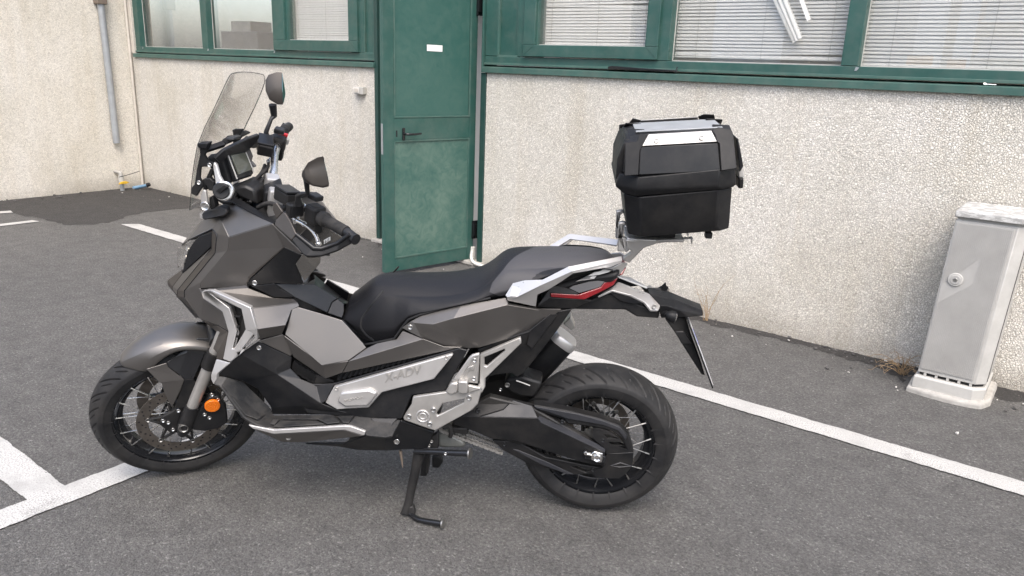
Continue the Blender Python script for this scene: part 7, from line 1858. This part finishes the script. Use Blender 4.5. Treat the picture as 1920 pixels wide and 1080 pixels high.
# door: flat sheet with vertical ribs each built proud
def dpt(x, z, y=4.2605):
    return cab([(x + 0.044 * z, y, z)])[0]
DR = prism('cabinet_door', [dpt(-0.528, 0.135), dpt(-0.285, 0.135), dpt(-0.285, 0.915), dpt(-0.528, 0.915)], (0, -0.003, 0), 'cabinet_ribbed', CB, 0.001)
tri_z0, tri_z1 = 0.515, 0.735
nr = 30
for k in range(nr):
    x = -0.523 + (k + 0.5) * 0.2335 / nr
    zc0, zc1 = 0.14, 0.91
    segs = [(zc0, zc1)]
    t = (x + 0.523) / 0.2335
    if t < 0.56:                         # smooth parallelogram round the lock
        lo = 0.505 + 0.045 * t / 0.5 + 0.03 * t; hi = 0.585 + 0.30 * t
        lo = 0.500 + 0.22 * t
        hi = 0.600 + 0.28 * t
        if hi - lo > 0.02:
            segs = [(zc0, lo), (hi, zc1)]
    for (za, zb) in segs:
        w = 0.0021
        prism('rib', [dpt(x - w, za, 4.2574), dpt(x + w, za, 4.2574), dpt(x + w, zb, 4.2574), dpt(x - w, zb, 4.2574)], (0, -0.0022, 0), 'cabinet_ribbed', DR)
lc = dpt(-0.472, 0.631, 4.250)
disc('lock', lc, (0, -1, 0), 0.034, 0.010, 'cabinet_grey', DR, 32, 0.003)
disc('lock_dial', (lc[0], lc[1] - 0.003, lc[2]), (0, -1, 0), 0.024, 0.006, 'cabinet_ribbed', DR, 28, 0.002)
disc('lock_core', (lc[0], lc[1] - 0.006, lc[2]), (0, -1, 0), 0.010, 0.006, 'dull_steel', DR, 20, 0.002)
# side seam
sweep('side_seam', [cab([(-0.228 + 0.044 * z, 4.3062, z)])[0] for z in (0.13, 0.915)], 0.0022, 'dark_stone', CB, 6)
# slotted vent band, plinth cover, concrete foot
loft('vent_band', [cring(0.098, -0.525, -0.24, 4.275, 4.59, 0.04), cring(0.116, -0.525, -0.24, 4.275, 4.59, 0.04)], 'gloss_black', CB, 20)
for k in range(5):
    x = -0.50 + 0.052 * k
    box('vent_bar', (x + 0.38, 4.262 - 4.42, 0.0995), (x + 0.38 + 0.012, 4.275 - 4.42, 0.1145), 'cabinet_grey', CB)
PLN = loft('plinth_cover', [cring(0.030, -0.545, -0.222, 4.247, 4.605, 0.05), cring(0.090, -0.545, -0.222, 4.247, 4.605, 0.05), cring(0.098, -0.538, -0.228, 4.255, 4.60, 0.047)], 'cabinet_grey', CB, 20); bevel_mod(PLN, 0.003)
rndc = random.Random(3)
cc = []
for (x, y) in [(-0.565, 4.245), (-0.48, 4.225), (-0.38, 4.222), (-0.27, 4.222), (-0.215, 4.25), (-0.192, 4.33), (-0.19, 4.62), (-0.57, 4.62), (-0.575, 4.40)]:
    cc.append((x + rndc.uniform(-.006, .006), y + rndc.uniform(-.006, .006)))
loft('concrete_foot', [cab([(x, y, -0.02) for x, y in cc]), cab([(x + (-.38 - x) * 0.02, y, 0.022) for x, y in cc]), cab([(x + (-.38 - x) * 0.06, y + 0.012, 0.034) for x, y in cc])], 'concrete', CB, 30); bevel_mod(col.objects[-1], 0.006)

# ------------------------------------------------------------------ pipes and small fittings on the walls
DP = empty('downpipe', (XL + 0.03, 4.36, 0.543))
tag(DP, 'short grey drainpipe with brown clamp hanging on the side wall', 'drainpipe')
def rel(o, root):
    o.parent = root
    o.matrix_parent_inverse = Matrix.Translation(-root.location)
    return o
rel(sweep('pipe', [(XL + 0.045, 4.362, 0.545), (XL + 0.045, 4.350, 2.07)], 0.038, 'galvanised', None, 20), DP)
rel(box('pipe_clamp', (XL + 0.0, 4.29, 2.07), (XL + 0.10, 4.40, 2.20), 'brown_clamp', None, 0.006), DP)
rel(sweep('pipe', [(XL + 0.045, 4.346, 2.201), (XL + 0.045, 4.335, 3.6)], 0.036, 'galvanised', None, 20), DP)
CP = tag(sweep('corner_conduit', [(XL + 0.022, YW - 0.03, 0.02), (XL + 0.022, YW - 0.028, 1.55), (XL + 0.020, YW - 0.03, 3.2)], 0.016, 'cream_pipe', None, 12), 'thin cream conduit running up the corner where the two walls meet', 'conduit')
WJ = tag(box('window_jamb', (XL + 0.03, YW - 0.012, 1.56), (XL + 0.098, YW - 0.001, 2.9), 'cream_pipe', None, 0.003), 'cream rendered strip beside the left end of the green window band', 'jamb')
GV = empty('gas_valve', (XL + 0.13, 4.33, 0))
tag(GV, 'grey pipe stub with a yellow tap handle low on the side wall', 'valve')
rel(sweep('pipe', [(XL + 0.13, 4.33, -0.02), (XL + 0.13, 4.33, 0.11)], 0.024, 'galvanised', None, 14), GV)
rel(sweep('pipe_collar', [(XL + 0.13, 4.33, 0.111), (XL + 0.13, 4.33, 0.165)], 0.032, 'grey_plastic', None, 14), GV)
rel(sweep('pipe', [(XL + 0.13, 4.33, 0.166), (XL + 0.13, 4.33, 0.195)], 0.024, 'grey_plastic', None, 14), GV)
rel(sweep('pipe_elbow', spline([(XL + 0.13, 4.33, 0.196), (XL + 0.12, 4.33, 0.208), (XL + 0.06, 4.33, 0.212), (XL + 0.0, 4.33, 0.212)], 4), 0.021, 'concrete', None, 12), GV)
rel(prism('tap_handle', [(XL + 0.165, 4.27, 0.085), (XL + 0.165, 4.30, 0.112), (XL + 0.165, 4.36, 0.115), (XL + 0.165, 4.40, 0.098), (XL + 0.165, 4.36, 0.082)], (0.018, 0, 0), 'yellow_handle', None, 0.004), GV)
rel(sweep('wire', spline([(XL + 0.15, 4.30, 0.165), (XL + 0.17, 4.42, 0.19), (XL + 0.16, 4.54, 0.215)], 4), 0.004, 'rubber', None, 6), GV)
HN = empty('hose_connector', (-8.98, 4.53, 0.02))
tag(HN, 'pale blue hose nozzle lying on the ground in the wall corner', 'hose nozzle')
sweep('nozzle', [(-0.05, -0.08, 0.0), (0.06, 0.03, 0.035)], [0.022, 0.018], 'blue_handle', HN, 10)
sweep('nozzle_cap', [(0.062, 0.032, 0.036), (0.085, 0.055, 0.05)], [0.026, 0.024], 'black_plastic', HN, 10)
DB = empty('door_bell', (-5.225, YW, 1.318))
tag(DB, 'small weathered white bell push on the wall left of the green door', 'bell push')
box('bell_case', (-0.058, -0.045, -0.030), (0.058, 0.0, 0.032), 'grey_plastic', DB, 0.005)
box('bell_frame', (-0.054, -0.050, -0.020), (0.014, -0.0455, 0.028), 'white_plastic', DB, 0.002)
box('bell_button', (-0.042, -0.054, -0.012), (0.004, -0.0505, 0.020), 'cream_pipe', DB, 0.003)
CC = tag(sweep('cable_conduit', spline([(-3.90, YW - 0.03, 0.12), (-3.90, YW - 0.04, 0.06), (-3.86, YW - 0.05, 0.025), (-3.76, YW - 0.045, 0.012), (-3.66, YW - 0.04, 0.01)], 5), 0.013, 'white_plastic', None, 10), 'white cable bending out at the foot of the door post', 'cable')
tag(box('plastic_wedge', (-3.99, YW + 0.02, 0.03), (-3.93, YW + 0.05, 0.13), 'white_plastic', None, 0.003), 'white block standing between the open door and its post', 'block')
WP = empty('wiper_arm', (-2.50, YW - 0.005, 1.575))
tag(WP, 'thin black plastic arm lying on the sill under the middle window', 'wiper arm')
prism('arm', [(-0.25, -0.012, 0.0), (0.245, -0.010, 0.0), (0.245, -0.010, 0.008), (-0.05, -0.012, 0.016), (-0.22, -0.012, 0.022), (-0.25, -0.012, 0.016)], (0, 0.012, 0), 'gloss_black', WP, 0.002)
sweep('arm_tip', [(0.250, -0.004, -0.006), (0.254, -0.002, 0.03)], [0.006, 0.003], 'gloss_black', WP, 8)
KY = empty('metal_bolt', (-0.515, YW - 0.012, 1.568))
tag(KY, 'small shiny bolt lying on the sill above the grey cabinet', 'bolt')
sweep('shank', [(-0.012, 0, 0.0), (0.032, 0.004, -0.001)], 0.0035, 'bright_metal', KY, 8)
sweep('head', [(-0.024, -0.001, 0.001), (-0.012, 0, 0.0)], 0.007, 'bright_metal', KY, 6)

# ------------------------------------------------------------------ dry weeds and litter
def weed(name, x, y, label, stems, seed, spread, h):
    r = random.Random(seed)
    root = empty(name, (x, y, 0))
    tag(root, label, 'weed')
    for k in range(stems):
        a = r.uniform(0, 2 * math.pi)
        L = h * r.uniform(0.35, 1.0)
        lean = spread * r.uniform(0.2, 1.0)
        bm = bmesh.new()
        p = [Vector((r.uniform(-.02, .02), r.uniform(-.015, .015), 0))]
        d = Vector((math.cos(a) * lean, -abs(math.sin(a)) * lean * 0.7, 1)).normalized()
        for j in range(5):
            d = (d + Vector((r.uniform(-.2, .2), r.uniform(-.2, .1), -0.12 * j * spread))).normalized()
            p.append(p[-1] + d * L / 5)
        for q in p: q.z = max(q.z, 0.004); q.y = min(q.y, YW - y - 0.006)
        sweep('', spline(p, 2), [0.0022 - 0.0015 * i / 10 for i in range(11)], None, None, 4, bm=bm)
        for j in range(4):
            c = p[2 + j % 4]
            e = c + Vector((r.uniform(-.03, .03), r.uniform(-.03, 0.0), r.uniform(0, .035)))
            e.y = min(e.y, YW - y - 0.006); e.z = max(e.z, 0.003)
            sweep('', [c, e], [0.0012, 0.0006], None, None, 3, bm=bm)
        bm_obj('stem', bm, 'dry_stem', root, 60)
    return root
weed('dry_weed', -1.84, 4.60, 'thin brown dead weed standing against the wall behind the number plate', 7, 11, 0.22, 0.36)
weed('dry_grass', -0.63, 4.48, 'tuft of dead straw-coloured grass at the left foot of the grey cabinet', 22, 5, 1.3, 0.24)

def stones(name, n, fn, mat, smin, smax, seed, label=None):
    r = random.Random(seed)
    bm = bmesh.new()
    for k in range(n):
        x, y = fn(r)
        s = smin + (smax - smin) * r.random() ** 3
        m = Matrix.Translation((x, y, s * 0.25 + 0.003)) @ Matrix.Rotation(r.uniform(0, 6.28), 4, 'Z') @ Matrix.Diagonal((s * r.uniform(.7, 1.5), s * r.uniform(.6, 1.1), s * r.uniform(.35, .7), 1))
        res = bmesh.ops.create_icosphere(bm, subdivisions=1, radius=0.5, matrix=m)
        for vv in res['verts']:
            vv.co += Vector((r.uniform(-1, 1), r.uniform(-1, 1), r.uniform(-1, 1))) * s * 0.09
    o = bm_obj(name, bm, mat, None, None)
    o['kind'] = 'stuff'
    return o
stones('grit', 420, lambda r: (r.uniform(-9.1, 1.2), YW - 0.02 - abs(r.gauss(0, 0.13))), 'dark_stone', 0.006, 0.030, 21)
stones('pale_chips', 120, lambda r: (r.uniform(-9.0, 1.0), YW - 0.03 - abs(r.gauss(0, 0.25))), 'pale_stone', 0.004, 0.020, 22)
stones('scattered_chips', 260, lambda r: (r.uniform(-7.5, 0.6), r.uniform(0.6, 4.2)), 'dark_stone', 0.003, 0.010, 23)
stones('side_wall_grit', 160, lambda r: (XL + 0.02 + abs(r.gauss(0, 0.12)), r.uniform(0.5, YW)), 'dark_stone', 0.008, 0.04, 24)
